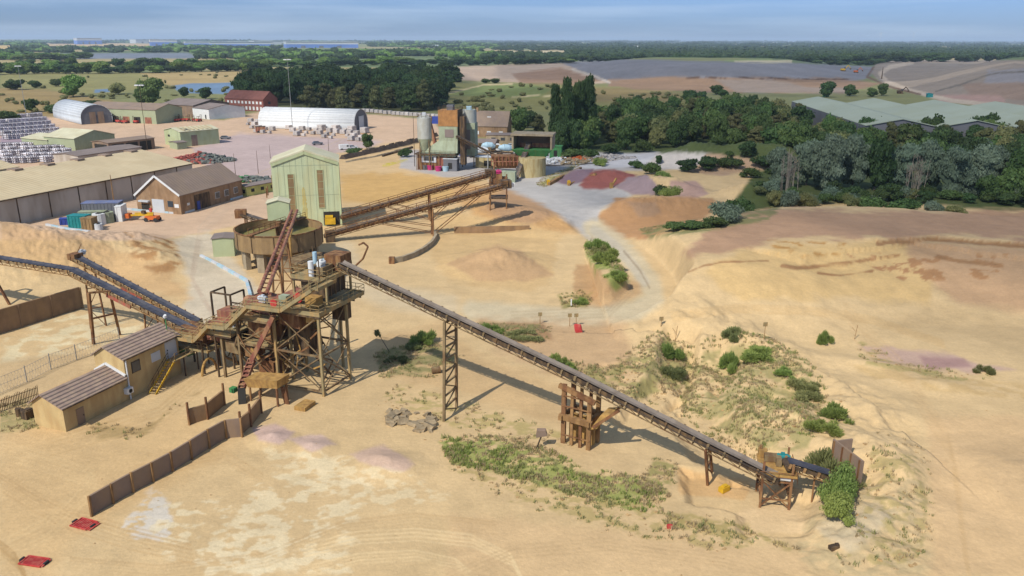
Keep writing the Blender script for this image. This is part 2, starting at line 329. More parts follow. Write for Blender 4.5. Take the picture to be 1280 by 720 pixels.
# ---- what the ground is made of (soils and surfaces, per vertex, dune slope dimmed for cloud shade)
def c3(c, k=1.0): return np.array(alb(*c, k))
C = np.empty((X.size, 3)); C[:] = c3((216, 185, 136))
n1 = fbm(X/9, Y/9, 101); n2 = fbm(X/2.2, Y/2.2, 102); n3 = fbm(X/40, Y/40, 103)
def blend(mask, col, k=1.0):
    global C
    C = C*(1-mask[:, None])+c3(col, k)*mask[:, None]
def area(poly, col, soft=3, warp=4, ns=1.0, thr=None, op=1.0, k=1.0, seed=0):
    xs = [p[0] for p in poly]; ys = [p[1] for p in poly]; b = soft+warp+2
    m = (PX > min(xs)-b) & (PX < max(xs)+b) & (PY > min(ys)-b) & (PY < max(ys)+b)
    if not m.any(): return
    x, y = PX[m], PY[m]; sc = ns*max(40.0, float(np.median(RAD[m])))*0.02
    nn = fbm(X[m]/sc, Y[m]/sc, 200+seed)
    d = sdf(poly, x, y)+warp*2*(nn-0.5)
    a = sst(-soft, soft, d)*op
    if thr is not None: a = a*sst(thr[0], thr[1], fbm(X[m]/(sc*0.75), Y[m]/(sc*0.55), 300+seed, 6))
    col = c3(col, k)
    C[m] = C[m]*(1-a[:, None])+col*a[:, None]
def band(pl, w, col, soft=2, op=1.0, warp=1.0, k=1.0, thr=None):
    xs = [p[0] for p in pl]; ys = [p[1] for p in pl]; b = w+soft+warp+2
    m = (PX > min(xs)-b) & (PX < max(xs)+b) & (PY > min(ys)-b) & (PY < max(ys)+b)
    if not m.any(): return
    d, _ = pld(pl, PX[m], PY[m]); d = d+warp*2*(fbm(X[m]/2.5, Y[m]/2.5, 77)-0.5)
    a = sst(w+soft, w-soft, d)*op
    if thr is not None: a = a*sst(thr[0], thr[1], fbm(X[m]/1.3, Y[m]/1.3, 78, 4))
    col = c3(col, k); C[m] = C[m]*(1-a[:, None])+col*a[:, None]
# base: farmland beyond the works
blend(sst(232, 150, PY), (134, 134, 88))
fld = fbm(np.floor(X/420+2*fbm(X/900, Y/900, 5)), np.floor(Y/650), 9, 1)
farm = sst(900, 1400, RAD)
for lo, hi, c in ((0.0, .3, (112, 126, 84)), (.3, .55, (148, 150, 100)), (.55, .78, (176, 160, 112)), (.78, 1.01, (120, 132, 86))):
    blend(farm*((fld >= lo) & (fld < hi)), c)
RECT = lambda a, b, c, d: [(a, b), (c, b), (c, d), (a, d)]
# far fields
area(RECT(60, 54, 205, 61), (206, 176, 128), 1, 1.0); area(RECT(-40, 57, 16, 66), (210, 178, 112), 1, 1); area([(38, 67), (235, 66), (250, 73), (40, 74)], (128, 134, 142), 1, 0.5)
area([(120, 92), (310, 88), (306, 106), (220, 108), (115, 108)], (182, 158, 108), 1.5, 1.5); area([(0, 88), (170, 90), (215, 108), (120, 118), (0, 108)], (150, 144, 92), 2, 2, seed=2)
area([(-60, 108), (60, 112), (115, 122), (150, 128), (200, 134), (60, 150), (-60, 150)], (160, 138, 92), 2, 3, seed=3)
area([(214, 107), (240, 104), (296, 103), (300, 110), (285, 118), (225, 116)], (118, 142, 166), 0.8, 0.5); area([(118, 112), (136, 111), (138, 115), (118, 116)], (118, 142, 166), 0.8, 0.3)
area([(640, 64), (705, 64), (705, 69), (600, 69)], (208, 190, 150), 1, 0.5); area([(560, 62), (640, 62), (640, 68), (540, 68)], (190, 168, 120), 1, 0.5)
area([(905, 75), (965, 73), (968, 79), (905, 79)], (138, 150, 96), 1, 0.3); area([(918, 76), (990, 75), (990, 80), (918, 79)], (200, 188, 152), 1, 0.5)
# landfill to the left, in the middle and on the right
area([(560, 84), (640, 80), (760, 78), (770, 104), (640, 104), (575, 100)], (190, 166, 142), 1.5, 2, seed=4)
area([(640, 92), (700, 84), (750, 100), (720, 108), (650, 104)], (150, 116, 88), 2, 3, seed=5, op=.8)
area([(700, 78), (780, 74), (1000, 79), (1100, 84), (1080, 100), (1000, 106), (900, 100), (800, 104), (760, 104)], (134, 132, 134), 1.5, 2, seed=6)
area([(760, 100), (840, 97), (960, 97), (1050, 98), (1100, 104), (1060, 116), (960, 116), (860, 116), (760, 112)], (152, 124, 98), 1.5, 3, seed=7)
area([(895, 99), (960, 99), (1010, 108), (1060, 110), (1060, 116), (920, 116)], (150, 138, 126), 2, 3, seed=8, op=.7)
area([(1095, 76), (1180, 74), (1330, 76), (1330, 140), (1240, 132), (1160, 118), (1105, 108), (1090, 92)], (150, 136, 120), 1.5, 2, seed=9)
area([(1235, 88), (1330, 84), (1330, 104), (1230, 103)], (146, 140, 138), 2, 3, seed=10); area([(1200, 104), (1330, 104), (1330, 128), (1215, 122)], (148, 126, 108), 2, 3, seed=11)
area([(1160, 118), (1250, 120), (1260, 130), (1180, 128)], (168, 138, 124), 2, 3, seed=12)
band([(1140, 78), (1112, 84), (1100, 92), (1108, 102), (1140, 114), (1190, 126), (1240, 131), (1300, 136)], 2.6, (190, 172, 150), 1.2)
band([(1092, 84), (1084, 96), (1110, 108), (1150, 118)], 1.2, (116, 92, 72), 1)
band([(1330, 86), (1240, 92), (1200, 106), (1170, 114)], 0.9, (112, 104, 92), .8)
band([(716, 87), (740, 94), (762, 103)], 1.4, (196, 182, 164), .8); band([(858, 97), (920, 97), (1000, 99), (1060, 99)], .7, (96, 72, 54), .6)
# grass slopes in the middle
area([(555, 104), (650, 104), (760, 108), (800, 112), (860, 116), (860, 140), (700, 140), (560, 140)], (140, 136, 84), 2, 3, seed=13)
area([(600, 106), (660, 105), (690, 112), (672, 122), (600, 121), (560, 118)], (122, 132, 78), 2, 2, seed=14); area([(735, 108), (850, 116), (850, 128), (745, 128)], (146, 128, 84), 2, 3, seed=15)
band([(553, 118), (580, 112), (604, 106), (640, 105)], .9, (196, 178, 134), .7); band([(640, 121), (672, 119), (700, 121)], .7, (200, 184, 140), .6)
# yards
area([(-80, 146), (60, 146), (280, 150), (330, 138), (470, 143), (540, 150), (560, 170), (470, 190), (430, 210), (420, 260), (200, 300), (-80, 300)], (212, 180, 148), 2, 1.5, seed=16)
area([(240, 186), (300, 166), (420, 172), (480, 176), (440, 200), (345, 222), (290, 226), (262, 210)], (194, 172, 164), 3, 3, seed=17)
area([(0, 148), (60, 148), (70, 160), (0, 190)], (170, 150, 156), 2, 2, seed=18)
area([(420, 192), (500, 176), (560, 172), (760, 196), (760, 232), (660, 290), (430, 300)], (212, 180, 132), 3, 2, seed=19)
area([(425, 218), (480, 216), (560, 222), (600, 234), (560, 250), (460, 256), (428, 252)], (208, 168, 106), 4, 5, seed=20)
area([(560, 228), (640, 232), (690, 246), (740, 288), (700, 294), (610, 280), (570, 250)], (206, 162, 108), 6, 6, seed=21)
area([(630, 236), (680, 246), (700, 262), (660, 282), (600, 262)], (180, 144, 108), 5, 5, seed=22, op=.9)
area([(500, 186), (600, 194), (640, 190), (700, 186), (900, 190), (950, 200), (900, 210), (760, 214), (690, 216), (560, 222), (500, 210)], (186, 178, 170), 2, 2, seed=23)
area([(672, 196), (780, 190), (960, 186), (960, 196), (840, 208), (740, 210), (700, 206), (672, 208)], (204, 200, 198), 1.5, 2, seed=24)
area([(660, 212), (720, 210), (700, 222), (780, 236), (790, 244), (752, 262), (742, 288), (758, 300), (742, 304), (716, 282), (680, 256), (636, 238), (612, 226)], (186, 180, 172), 4, 3, seed=25)
band([(436, 196), (470, 190), (520, 178), (556, 172)], 1.2, (92, 80, 68), 1)
band([(480, 207), (508, 200)], 1.5, (196, 180, 60), .8, thr=(.3, .6)); band([(640, 205), (700, 207), (760, 203)], .8, (70, 62, 55), .5)
# aggregate bays
area([(686, 226), (710, 212), (742, 211), (738, 226), (712, 232)], (140, 116, 122), 1.5, 1.5, seed=26)
area([(722, 232), (740, 214), (768, 211), (796, 219), (770, 234), (750, 238), (730, 236)], (152, 92, 82), 2, 3, seed=27)
area([(768, 233), (786, 222), (808, 218), (822, 232), (818, 244), (790, 244)], (162, 140, 138), 1.5, 2, seed=28)
area([(838, 226), (870, 226), (886, 242), (860, 252), (836, 246)], (186, 152, 134), 2, 2, seed=29)
area([(748, 270), (770, 248), (830, 246), (890, 248), (900, 262), (860, 286), (800, 300), (762, 298)], (186, 142, 98), 3, 4, seed=30)
area([(780, 250), (820, 252), (830, 268), (800, 272)], (160, 130, 102), 3, 4, seed=31, op=.8)
area([(860, 214), (880, 192), (930, 180), (1000, 186), (1010, 204), (950, 214), (900, 220)], (182, 152, 122), 2, 3, seed=32)
area([(808, 206), (822, 190), (850, 187), (880, 190), (876, 204), (850, 212)], (204, 194, 182), 2, 3, seed=33)
# general works floor: damp and dry zones
area([(545, 262), (700, 290), (690, 350), (660, 365), (560, 352), (540, 322)], (212, 178, 126), 5, 6, seed=34)
area([(560, 330), (600, 312), (622, 306), (650, 312), (692, 344), (650, 352), (596, 350)], (188, 152, 112), 3, 3, seed=35, op=.8)
area([(720, 330), (745, 330), (770, 360), (735, 378), (715, 365)], (184, 142, 98), 3, 5, seed=36, op=.7)
area([(715, 380), (800, 350), (815, 360), (760, 386)], (196, 156, 112), 3, 4, seed=37, op=.6)
area([(215, 300), (260, 290), (300, 330), (330, 372), (300, 420), (230, 400), (235, 350)], (212, 196, 168), 6, 6, seed=38, op=.95)
band(ROADPX, 12.5, (210, 192, 156), 5.5, op=.95, warp=3.5); band([(560, 382), (480, 370), (440, 350), (430, 310)], 14, (214, 194, 158), 8, op=.7, warp=3)
band([(744, 288), (768, 306), (790, 330), (806, 352)], 6, (200, 188, 164), 3, op=.8); band([(780, 314), (800, 338), (812, 360)], 1, (156, 136, 108), 1, op=.7)
area([(600, 400), (780, 404), (790, 470), (760, 490), (700, 470), (620, 440)], (200, 164, 122), 10, 10, seed=39, op=.8)
area([(600, 402), (680, 404), (690, 425), (620, 425)], (160, 124, 88), 4, 5, seed=40, op=.8)
area([(470, 420), (560, 400), (590, 440), (680, 470), (760, 520), (720, 540), (600, 500), (480, 470)], (196, 160, 112), 8, 8, seed=41, op=.5)
# dune skin: damp brown crust above, dry yellow sand below, its colour dimmed for cloud shade
area([(850, 318), (890, 280), (940, 262), (1300, 262), (1320, 304), (1200, 296), (1100, 297), (1000, 298), (950, 304), (900, 318)], (186, 149, 116), 5, 9, seed=42)
area([(870, 340), (930, 312), (1000, 304), (1110, 302), (1180, 310), (1160, 380), (1040, 372), (930, 376)], (213, 178, 120), 6, 8, seed=43, op=.8)
area([(1130, 300), (1300, 310), (1300, 390), (1200, 380), (1150, 340)], (194, 156, 118), 8, 8, seed=44, op=.85)
for pl, w in (([(1098, 304), (1130, 302), (1160, 299), (1200, 301), (1300, 310)], 3.4), ([(978, 332), (1000, 335), (1030, 332), (1075, 326), (1124, 319)], 2.6), ([(1172, 321), (1195, 326), (1250, 331)], 2.2), ([(1022, 342), (1050, 344), (1090, 339)], 1.6), ([(860, 340), (880, 332), (900, 328), (960, 326)], 1)):
    band(pl, w*.8, (164, 124, 84), 1.2, warp=2, op=.95)
area([(960, 302), (1060, 302), (1050, 318), (980, 322)], (190, 146, 88), 2, 3, seed=45, thr=(.5, .62)); area([(1060, 318), (1260, 318), (1250, 350), (1130, 352)], (178, 134, 92), 2, 3, seed=46, thr=(.56, .64))
area([(0, 275), (120, 300), (200, 330), (240, 372), (150, 360), (60, 330), (0, 320)], (206, 166, 116), 6, 8, seed=47, op=.7); area([(30, 320), (130, 320), (110, 345), (40, 345)], (214, 176, 122), 4, 5, seed=48, op=.6)
area([(155, 290), (215, 300), (232, 330), (200, 345), (160, 320)], (176, 134, 88), 4, 6, seed=49, thr=(.42, .62))
area([(20, 400), (120, 385), (200, 420), (90, 440), (0, 455)], (228, 208, 164), 6, 8, seed=50, thr=(.4, .6))
area([(0, 450), (110, 440), (100, 480), (0, 490)], (190, 160, 118), 5, 6, seed=52, op=.35)
# near floor
area([(1080, 420), (1160, 410), (1300, 440), (1300, 400), (1160, 380)], (200, 170, 124), 8, 6, seed=53, op=.6)
area([(1076, 432), (1120, 436), (1180, 442), (1236, 456), (1270, 462), (1210, 466), (1140, 460), (1100, 450)], (192, 160, 144), 4, 5, seed=54, op=.85)
area([(1150, 445), (1205, 448), (1215, 458), (1160, 462)], (168, 132, 124), 3, 2, seed=55, op=.8)
area([(1075, 455), (1130, 466), (1290, 480), (1290, 500), (1190, 490), (1100, 478), (1060, 455)], (206, 174, 122), 3, 4, seed=56, thr=(.35, .6))
area([(150, 660), (190, 610), (215, 628), (212, 680), (170, 672)], (218, 206, 186), 3, 6, seed=57, thr=(.3, .48))
area([(180, 640), (300, 620), (380, 560), (470, 590), (450, 640), (440, 720), (250, 720), (200, 690)], (234, 214, 172), 5, 12, ns=1.4, seed=58, thr=(.49, .62), op=.75)
area([(240, 680), (300, 660), (360, 690), (340, 720), (260, 720)], (236, 216, 174), 4, 8, seed=60, thr=(.4, .56), op=.8); area([(330, 560), (480, 580), (560, 620), (480, 640), (360, 600)], (230, 208, 164), 5, 8, seed=61, thr=(.5, .62), op=.7)
area([(316, 536), (345, 528), (368, 540), (350, 556), (322, 552)], (198, 168, 170), 3, 3, seed=62, op=.6); area([(360, 548), (400, 543), (420, 555), (390, 565)], (198, 170, 172), 3, 3, seed=63, op=.55)
area([(438, 568), (480, 556), (520, 580), (505, 590), (450, 578)], (200, 168, 158), 3, 3, seed=64, op=.6)
area([(0, 520), (240, 520), (300, 560), (112, 660), (60, 720), (0, 720)], (212, 176, 124), 14, 10, seed=65, op=.6)
area([(560, 640), (1010, 690), (1010, 720), (560, 720)], (220, 184, 136), 10, 8, seed=66, op=.6)
area([(920, 640), (1000, 630), (1010, 668), (930, 665)], (226, 194, 146), 3, 3, seed=67)
area([(845, 585), (940, 600), (930, 625), (850, 618)], (216, 176, 122), 3, 4, seed=68)
area([(1160, 520), (1300, 520), (1300, 720), (1165, 720)], (218, 182, 134), 8, 5, seed=69, op=.8); area([(1220, 575), (1300, 568), (1300, 640), (1250, 620)], (204, 172, 128), 5, 8, seed=70, op=.7)
area([(1020, 640), (1090, 600), (1160, 600), (1160, 720), (1040, 720), (990, 690)], (196, 172, 128), 6, 8, seed=71, thr=(.4, .6)); area([(1020, 660), (1080, 630), (1130, 640), (1060, 690)], (198, 182, 152), 6, 8, seed=72, op=.6)
GRN = (146, 142, 86)
VEG = [ # weedy ground: polygon, colour, threshold, tuft density
    ([(550, 550), (620, 545), (680, 565), (720, 590), (800, 600), (835, 615), (800, 640), (740, 625), (660, 600), (570, 580)], (148, 156, 82), (.28, .48), 1.3),
    ([(560, 580), (700, 605), (830, 640), (960, 680), (900, 690), (760, 660), (620, 620)], (186, 164, 108), (.46, .62), .35),
    ([(850, 500), (880, 440), (930, 430), (1000, 450), (1030, 500), (1010, 560), (950, 565), (890, 530)], (164, 152, 100), (.3, .56), .9),
    ([(800, 440), (830, 425), (870, 440), (860, 480), (800, 500), (740, 480), (700, 450), (760, 462)], (158, 148, 92), (.32, .55), .8),
    ([(735, 300), (760, 320), (785, 352), (770, 362), (748, 340), (730, 310)], (128, 146, 70), (.3, .5), 1.0),
    ([(700, 370), (740, 366), (735, 384), (705, 384)], (150, 140, 80), (.3, .5), .7),
    ([(470, 440), (530, 425), (580, 445), (540, 470), (480, 472)], (140, 134, 86), (.3, .55), .6),
    ([(500, 480), (700, 540), (720, 560), (560, 530), (480, 500)], (186, 166, 108), (.48, .62), .3),
    ([(600, 404), (690, 408), (680, 426), (610, 422)], (140, 130, 84), (.36, .55), .5),
    ([(800, 288), (870, 282), (960, 262), (985, 250), (960, 275), (870, 292), (810, 298)], (126, 128, 80), (.25, .5), .8),
    ([(1090, 560), (1150, 570), (1160, 640), (1150, 700), (1050, 720), (1080, 640)], (178, 158, 106), (.48, .6), .25),
    ([(110, 530), (180, 535), (250, 490), (230, 500), (180, 545), (120, 550)], (170, 144, 96), (.3, .55), .5),
    ([(0, 505), (40, 500), (48, 535), (0, 540)], (170, 156, 104), (.3, .55), .8),
    ([(670, 230), (700, 214), (724, 206), (700, 222), (680, 234)], (170, 160, 90), (.3, .55), .5),
    ([(840, 640), (930, 655), (1000, 690), (900, 670), (830, 655)], (178, 158, 100), (.42, .6), .4),
    ([(820, 570), (845, 580), (830, 625), (800, 615)], (160, 150, 92), (.35, .55), .5),
    ([(1075, 428), (1130, 455), (1240, 472), (1180, 476), (1080, 455)], (172, 156, 100), (.45, .62), .3)]
for i, (pl, c, t, dn) in enumerate(VEG): area(pl, c, 3, 5, seed=80+i, thr=t, op=.85)
band([(0, 500), (60, 490), (150, 445)], 2, (196, 160, 112), 2, op=.5)
area([(945, 214), (1000, 205), (1330, 190), (1340, 262), (1250, 262), (1180, 257), (1090, 253), (1000, 254), (940, 264), (900, 276)], (84, 94, 54), 3, 4, seed=120)
area([(700, 176), (740, 156), (860, 142), (980, 148), (1100, 176), (1330, 172), (1330, 205), (960, 200), (890, 191), (790, 190), (700, 192)], (86, 96, 56), 2, 3, seed=121)
area([(296, 134), (340, 122), (560, 120), (556, 139), (460, 141), (380, 138), (345, 130)], (90, 92, 58), 2, 2, seed=122)
# tyre tracks: compacted lines
def tracks(pl, w, n, col, op):
    for i in range(n):
        o = (i-(n-1)/2)*w
        band([(a+o*0.25, b+o) for a, b in pl], 1.0+0.5*random.random(), col, 1.0, op=op*random.uniform(.5, 1), warp=.5, thr=(.12, .42))
tracks([(380, 688), (450, 672), (520, 668), (590, 676), (640, 700), (655, 730)], 5, 4, (238, 208, 156), .8)
tracks([(380, 715), (450, 698), (520, 694), (570, 704), (600, 730)], 4, 4, (236, 206, 154), .8)
tracks([(90, 705), (200, 715), (330, 700), (430, 660), (520, 650), (620, 660)], 4, 5, (198, 164, 116), .5)
tracks([(560, 725), (640, 690), (760, 680), (900, 700), (1000, 725)], 5, 4, (200, 168, 122), .5)
tracks([(0, 600), (40, 625), (90, 650), (160, 672), (240, 690)], 6, 6, (200, 164, 114), .6)
tracks([(0, 560), (120, 600), (60, 660), (0, 690)], 6, 5, (224, 192, 140), .5); tracks([(0, 684), (20, 700), (34, 725)], 4, 6, (184, 148, 98), .8)
tracks([(840, 395), (920, 386), (1010, 388), (1090, 400), (1180, 430)], 3, 4, (206, 168, 112), .5); tracks([(1060, 400), (1130, 470), (1190, 560), (1210, 720)], 9, 6, (208, 172, 122), .45)
tracks([(430, 180), (380, 200), (330, 220), (300, 240), (250, 290), (240, 350), (270, 400)], 4, 4, (196, 172, 146), .5); tracks([(740, 300), (790, 360), (760, 390), (640, 396)], 4, 4, (182, 158, 122), .5)
tracks([(170, 590), (280, 570), (330, 600)], 5, 4, (198, 162, 112), .4); tracks([(60, 560), (200, 520), (260, 470)], 5, 5, (200, 166, 116), .5)
n4 = fbm(X/110, Y/60, 104, 5); n5 = fbm(X/30, Y/14, 105, 4); C = C*(1+sst(350, 650, RAD)[:, None]*(.30*(n4-.5)+.22*(n5-.5))[:, None])
C = C*(0.90+0.2*n1[:, None])*(0.93+0.14*n2[:, None])*(0.95+0.1*n3[:, None])

nr, ncol = RR.shape
me = bpy.data.meshes.new('ground'); ncorner = (nr-1)*(ncol-1)
me.vertices.add(X.size); me.vertices.foreach_set('co', np.stack([X, Y, Z], 1).astype(np.float32).ravel())
I = np.arange(nr*ncol).reshape(nr, ncol)
q = np.stack([I[:-1, :-1], I[:-1, 1:], I[1:, 1:], I[1:, :-1]], -1).reshape(-1, 4)
me.loops.add(q.size); me.loops.foreach_set('vertex_index', q.ravel().astype(np.int32))
me.polygons.add(len(q)); me.polygons.foreach_set('loop_start', np.arange(0, q.size, 4, dtype=np.int32)); me.polygons.foreach_set('loop_total', np.full(len(q), 4, np.int32))
me.update(calc_edges=True); me.polygons.foreach_set('use_smooth', np.ones(len(q), bool))
ca = me.color_attributes.new('soil', 'FLOAT_COLOR', 'POINT'); ca.data.foreach_set('color', np.concatenate([C, np.ones((len(C), 1))], 1).astype(np.float32).ravel())
gm = bpy.data.materials.new('sandy_ground'); gm.use_nodes = True; nt = gm.node_tree; n = nt.nodes; l = nt.links; b = n['Principled BSDF']
b.inputs['Roughness'].default_value = 0.95; b.inputs['Specular IOR Level'].default_value = 0.12
at_ = n.new('ShaderNodeAttribute'); at_.attribute_name = 'soil'; tc = n.new('ShaderNodeTexCoord')
def tn(sc, det=6, rough=.6, vec=None):
    t = n.new('ShaderNodeTexNoise'); t.inputs['Scale'].default_value = sc; t.inputs['Detail'].default_value = det; t.inputs['Roughness'].default_value = rough
    l.new(vec or tc.outputs['Object'], t.inputs['Vector']); return t.outputs['Fac']
def mrange(v, a, b_, c, d):
    m = n.new('ShaderNodeMapRange'); m.inputs[1].default_value = a; m.inputs[2].default_value = b_; m.inputs[3].default_value = c; m.inputs[4].default_value = d; l.new(v, m.inputs[0]); return m.outputs[0]
def mul(a, c):
    m = n.new('ShaderNodeMath'); m.operation = 'MULTIPLY'; l.new(a, m.inputs[0]); l.new(c, m.inputs[1]); return m.outputs[0]
v1 = mrange(tn(0.35, 8, .65), .3, .7, .91, 1.07); v2 = mrange(tn(2.6, 6, .7), .3, .7, .90, 1.08); v3 = mrange(tn(1.1, 10, .75), .62, .72, 1.0, .80)
mp = n.new('ShaderNodeMapping'); mp.inputs['Scale'].default_value = (.12, 1.1, 1); mp.inputs['Rotation'].default_value = (0, 0, .5); l.new(tc.outputs['Object'], mp.inputs['Vector'])
v4 = mrange(tn(.9, 4, .6, mp.outputs['Vector']), .35, .65, .98, 1.02)
vv_ = mul(mul(v1, v2), mul(v3, v4))
sc_ = n.new('ShaderNodeVectorMath'); sc_.operation = 'SCALE'; l.new(at_.outputs['Color'], sc_.inputs[0]); l.new(vv_, sc_.inputs['Scale'])
l.new(sc_.outputs[0], b.inputs['Base Color'])
bp = n.new('ShaderNodeBump'); bp.inputs['Strength'].default_value = .42; bp.inputs['Distance'].default_value = .25; l.new(tn(1.4, 8, .7), bp.inputs['Height']); l.new(bp.outputs['Normal'], b.inputs['Normal'])
me.materials.append(gm)
go = bpy.data.objects.new('ground', me); COL.objects.link(go); tag(go, 'sandy quarry floor with stockpiles, tracks and farmland beyond', kind='structure')
UP = Vector((0, 0, 1))
# ------------------------------------------------------------------ parts used by several machines
def rails(mb, pts, h=1.05, step=2.0, r=0.05, mid=True):
    """hand rail along a line of points"""
    for a, b in zip(pts, pts[1:]):
        a = Vector(a); b = Vector(b); L = (b-a).length; k = max(1, int(L/step))
        for i in range(k+1): p = a.lerp(b, i/k); mb.beam(p, p+UP*h, r, r)
        mb.beam(a+UP*h, b+UP*h, r*1.2, r*1.2)
        if mid: mb.beam(a+UP*h*.55, b+UP*h*.55, r, r)
    return mb
def conveyor(root, pts, width=1.2, belt='belt', frame='steel', truss=0.0, rail=0, side=.34, rr=.045, step=1.5, bracket=None, head=True):
    """belt on a troughed frame through the points; truss = depth of the lattice below; rail = sides with hand rail"""
    pts = [Vector(p) for p in pts]
    be = MB(); fr = MB(); la = MB(); ra = MB(); ro = MB(); br = MB()
    for a, b in zip(pts, pts[1:]):
        d = (b-a); L = d.length; d.normalize(); s = d.cross(UP).normalized(); n = s.cross(d)
        w = width/2
        be.quadbox([a-s*w*.45, a+s*w*.45, b+s*w*.45, b-s*w*.45]+[a-s*w*.45+n*.07, a+s*w*.45+n*.07, b+s*w*.45+n*.07, b-s*w*.45+n*.07])
        for sg in (-1, 1):
            p = [a+s*sg*w*.46+n*.005, a+s*sg*w+n*.24, b+s*sg*w+n*.24, b+s*sg*w*.46+n*.005]
            be.quadbox(p+[x+n*.06 for x in p])
            fr.beam(a+s*sg*(w+.1)-n*(side/2-.12), b+s*sg*(w+.1)-n*(side/2-.12), .09, side, n)
            if truss: la.beam(a+s*sg*w*.75-n*truss, b+s*sg*w*.75-n*truss, .1, .1, n)
        k = max(1, int(L/step))
        for i in range(k+1):
            p = a.lerp(b, i/k)
            ro.tube(p-s*w*.95-n*.12, p+s*w*.95-n*.12, .09, k=6)
            for sg in (-1, 1):
                if bracket: br.beam(p+s*sg*(w+.2)-n*(side*.6), p+s*sg*(w+.2)+n*.25, .17, .2, d)
            if truss:
                la.beam(p-s*w*.75-n*truss, p+s*w*.75-n*truss, .07)
                for sg in (-1, 1):
                    la.beam(p+s*sg*(w+.06)-n*.2, p+s*sg*w*.75-n*truss, .07)
                    if i < k:
                        q_ = a.lerp(b, (i+1)/k)
                        la.beam(p+s*sg*w*.75-n*truss, q_+s*sg*(w+.06)-n*.2, .06)
        if rail:
            for sg in ((-1, 1) if rail == 2 else (-1,) if rail == -1 else (1,)): rails(ra, [a+s*sg*(w+.5), b+s*sg*(w+.5)], 1.0, 2.2, rr)
            for i in range(int(L/1.1)):
                for sg in ((-1, 1) if rail == 2 else (-1,) if rail == -1 else (1,)):
                    p = a+d*(i*1.1+.3)+s*sg*(w+.32); ra.beam(p-d*.4, p+d*.4, .42, .04, n)
    root_ = root
    def join(t_, s_):
        i0 = len(t_.v); t_.v += s_.v; t_.f += [tuple(x+i0 for x in f_) for f_ in s_.f]
    join(fr, ro)
    be.build('belt', belt, root_); fr.build('side_frame', frame, root_)
    if truss:
        if bracket: join(la, br)
        la.build('truss', bracket or frame, root_)
    elif bracket: br.build('brackets', bracket, root_)
    if rail: ra.build('handrail', frame, root_)
    if head:
        for nm, a, b in (('head_pulley', pts[-1], pts[-2]), ('tail_pulley', pts[0], pts[1])):
            d = (a-b).normalized(); s = d.cross(UP).normalized()
            MB().tube(a-s*(width/2+.12)+d*.1-UP*.22, a+s*(width/2+.12)+d*.1-UP*.22, .3, k=14).build(nm, 'dsteel', root_)
def trestle(root, base1, base2, top1, top2, m='rust', r=.16, rungs=1, cross=False, name='support_leg'):
    b1, b2, t1, t2 = map(Vector, (base1, base2, top1, top2))
    MB().beam(b1-UP*.3, t1, r*2).build(name, m, root); MB().beam(b2-UP*.3, t2, r*2).build(name, m, root)
    c = MB()
    for i in range(1, rungs+1):
        f = i/(rungs+1); c.beam(b1.lerp(t1, f), b2.lerp(t2, f), r*1.3)
    if cross:
        k = rungs+1
        for i in range(k):
            f0, f1 = i/k, (i+1)/k
            if i % 2: c.beam(b1.lerp(t1, f0), b2.lerp(t2, f1), r)
            else: c.beam(b2.lerp(t2, f0), b1.lerp(t1, f1), r)
    c.beam(t1, t2, r*1.5)
    c.build('cross_brace', m, root)
def motor(root, p, m='blue', s=1.0, ax=None, name='motor'):
    ax = ax or U; mb = MB(); p = Vector(p)
    mb.tube(p-ax*.45*s, p+ax*.45*s, .28*s, k=12); mb.tube(p+ax*.45*s, p+ax*.6*s, .2*s, k=10); mb.cbox(p-UP*.3*s, .8*s, .5*s, .12*s, ax); mb.cbox(p+UP*.3*s, .3*s, .25*s, .2*s, ax)
    for i in range(6): mb.tube(p+ax*(-.35+i*.12)*s, p+ax*(-.32+i*.12)*s, .32*s, k=12)
    return mb.build(name, m, root)

# ------------------------------------------------------------------ long conveyor from the screening tower to the pit
d0 = Vector((.866, -.5, 0))
A0 = Vector((-20.6, 93.0, 16.2)); A1 = Vector((-7, 85.6, 12.2)); A2 = Vector((7, 78.0, 8.1)); A3 = Vector((19.4, 70.2, 4.4)); A4 = Vector((25.0, 66.9, 2.7))
lc = thing('long_conveyor', (A1.x, A1.y, H(A1.x, A1.y)), 'long inclined conveyor with grey belt running from the screening tower to the feed frame', 'conveyor')
conveyor(lc, [A4, A3, A2, A1, A0], 1.0, 'greybelt', 'dsteel', .8, 0, side=.42, step=1.5, bracket='steel')
bx = MB()   # return belt under the frame
for a, b in zip((A0, A1, A2, A3), (A1, A2, A3, A4)):
    d = (b-a).normalized(); s = d.cross(UP).normalized(); n_ = s.cross(d)
    p = [a-s*.5-n_*.42, a+s*.5-n_*.42, b+s*.5-n_*.42, b-s*.5-n_*.42]; bx.quadbox(p+[v+n_*.03 for v in p])
bx.build('return_belt', 'belt', lc)
b1 = G(555, 526.7); b2 = G(570.7, 510)
trestle(lc, b1, b2, (-7.6, 84.9, 11.6), (-6.4, 86.5, 11.6), 'steel', .14, 7, True)
lg1 = G(885, 606); trestle(lc, lg1, lg1+Vector((1.0, 2.2, 0)), A3+Vector((-.5, -.5, -.5)), A3+Vector((.2, .9, -.5)), 'rust', .12, 1, True)
cbx = MB(); cp_ = []
for i in range(40):     # cable slung beside the belt
    f = i/39; p = A4.lerp(A0, f)+Vector((-.5, -.85, .2)); p.z += .35*math.sin(f*30)*.3; cp_.append(p)
cbx.path(cp_, .03, 5).build('cable', 'black', lc)
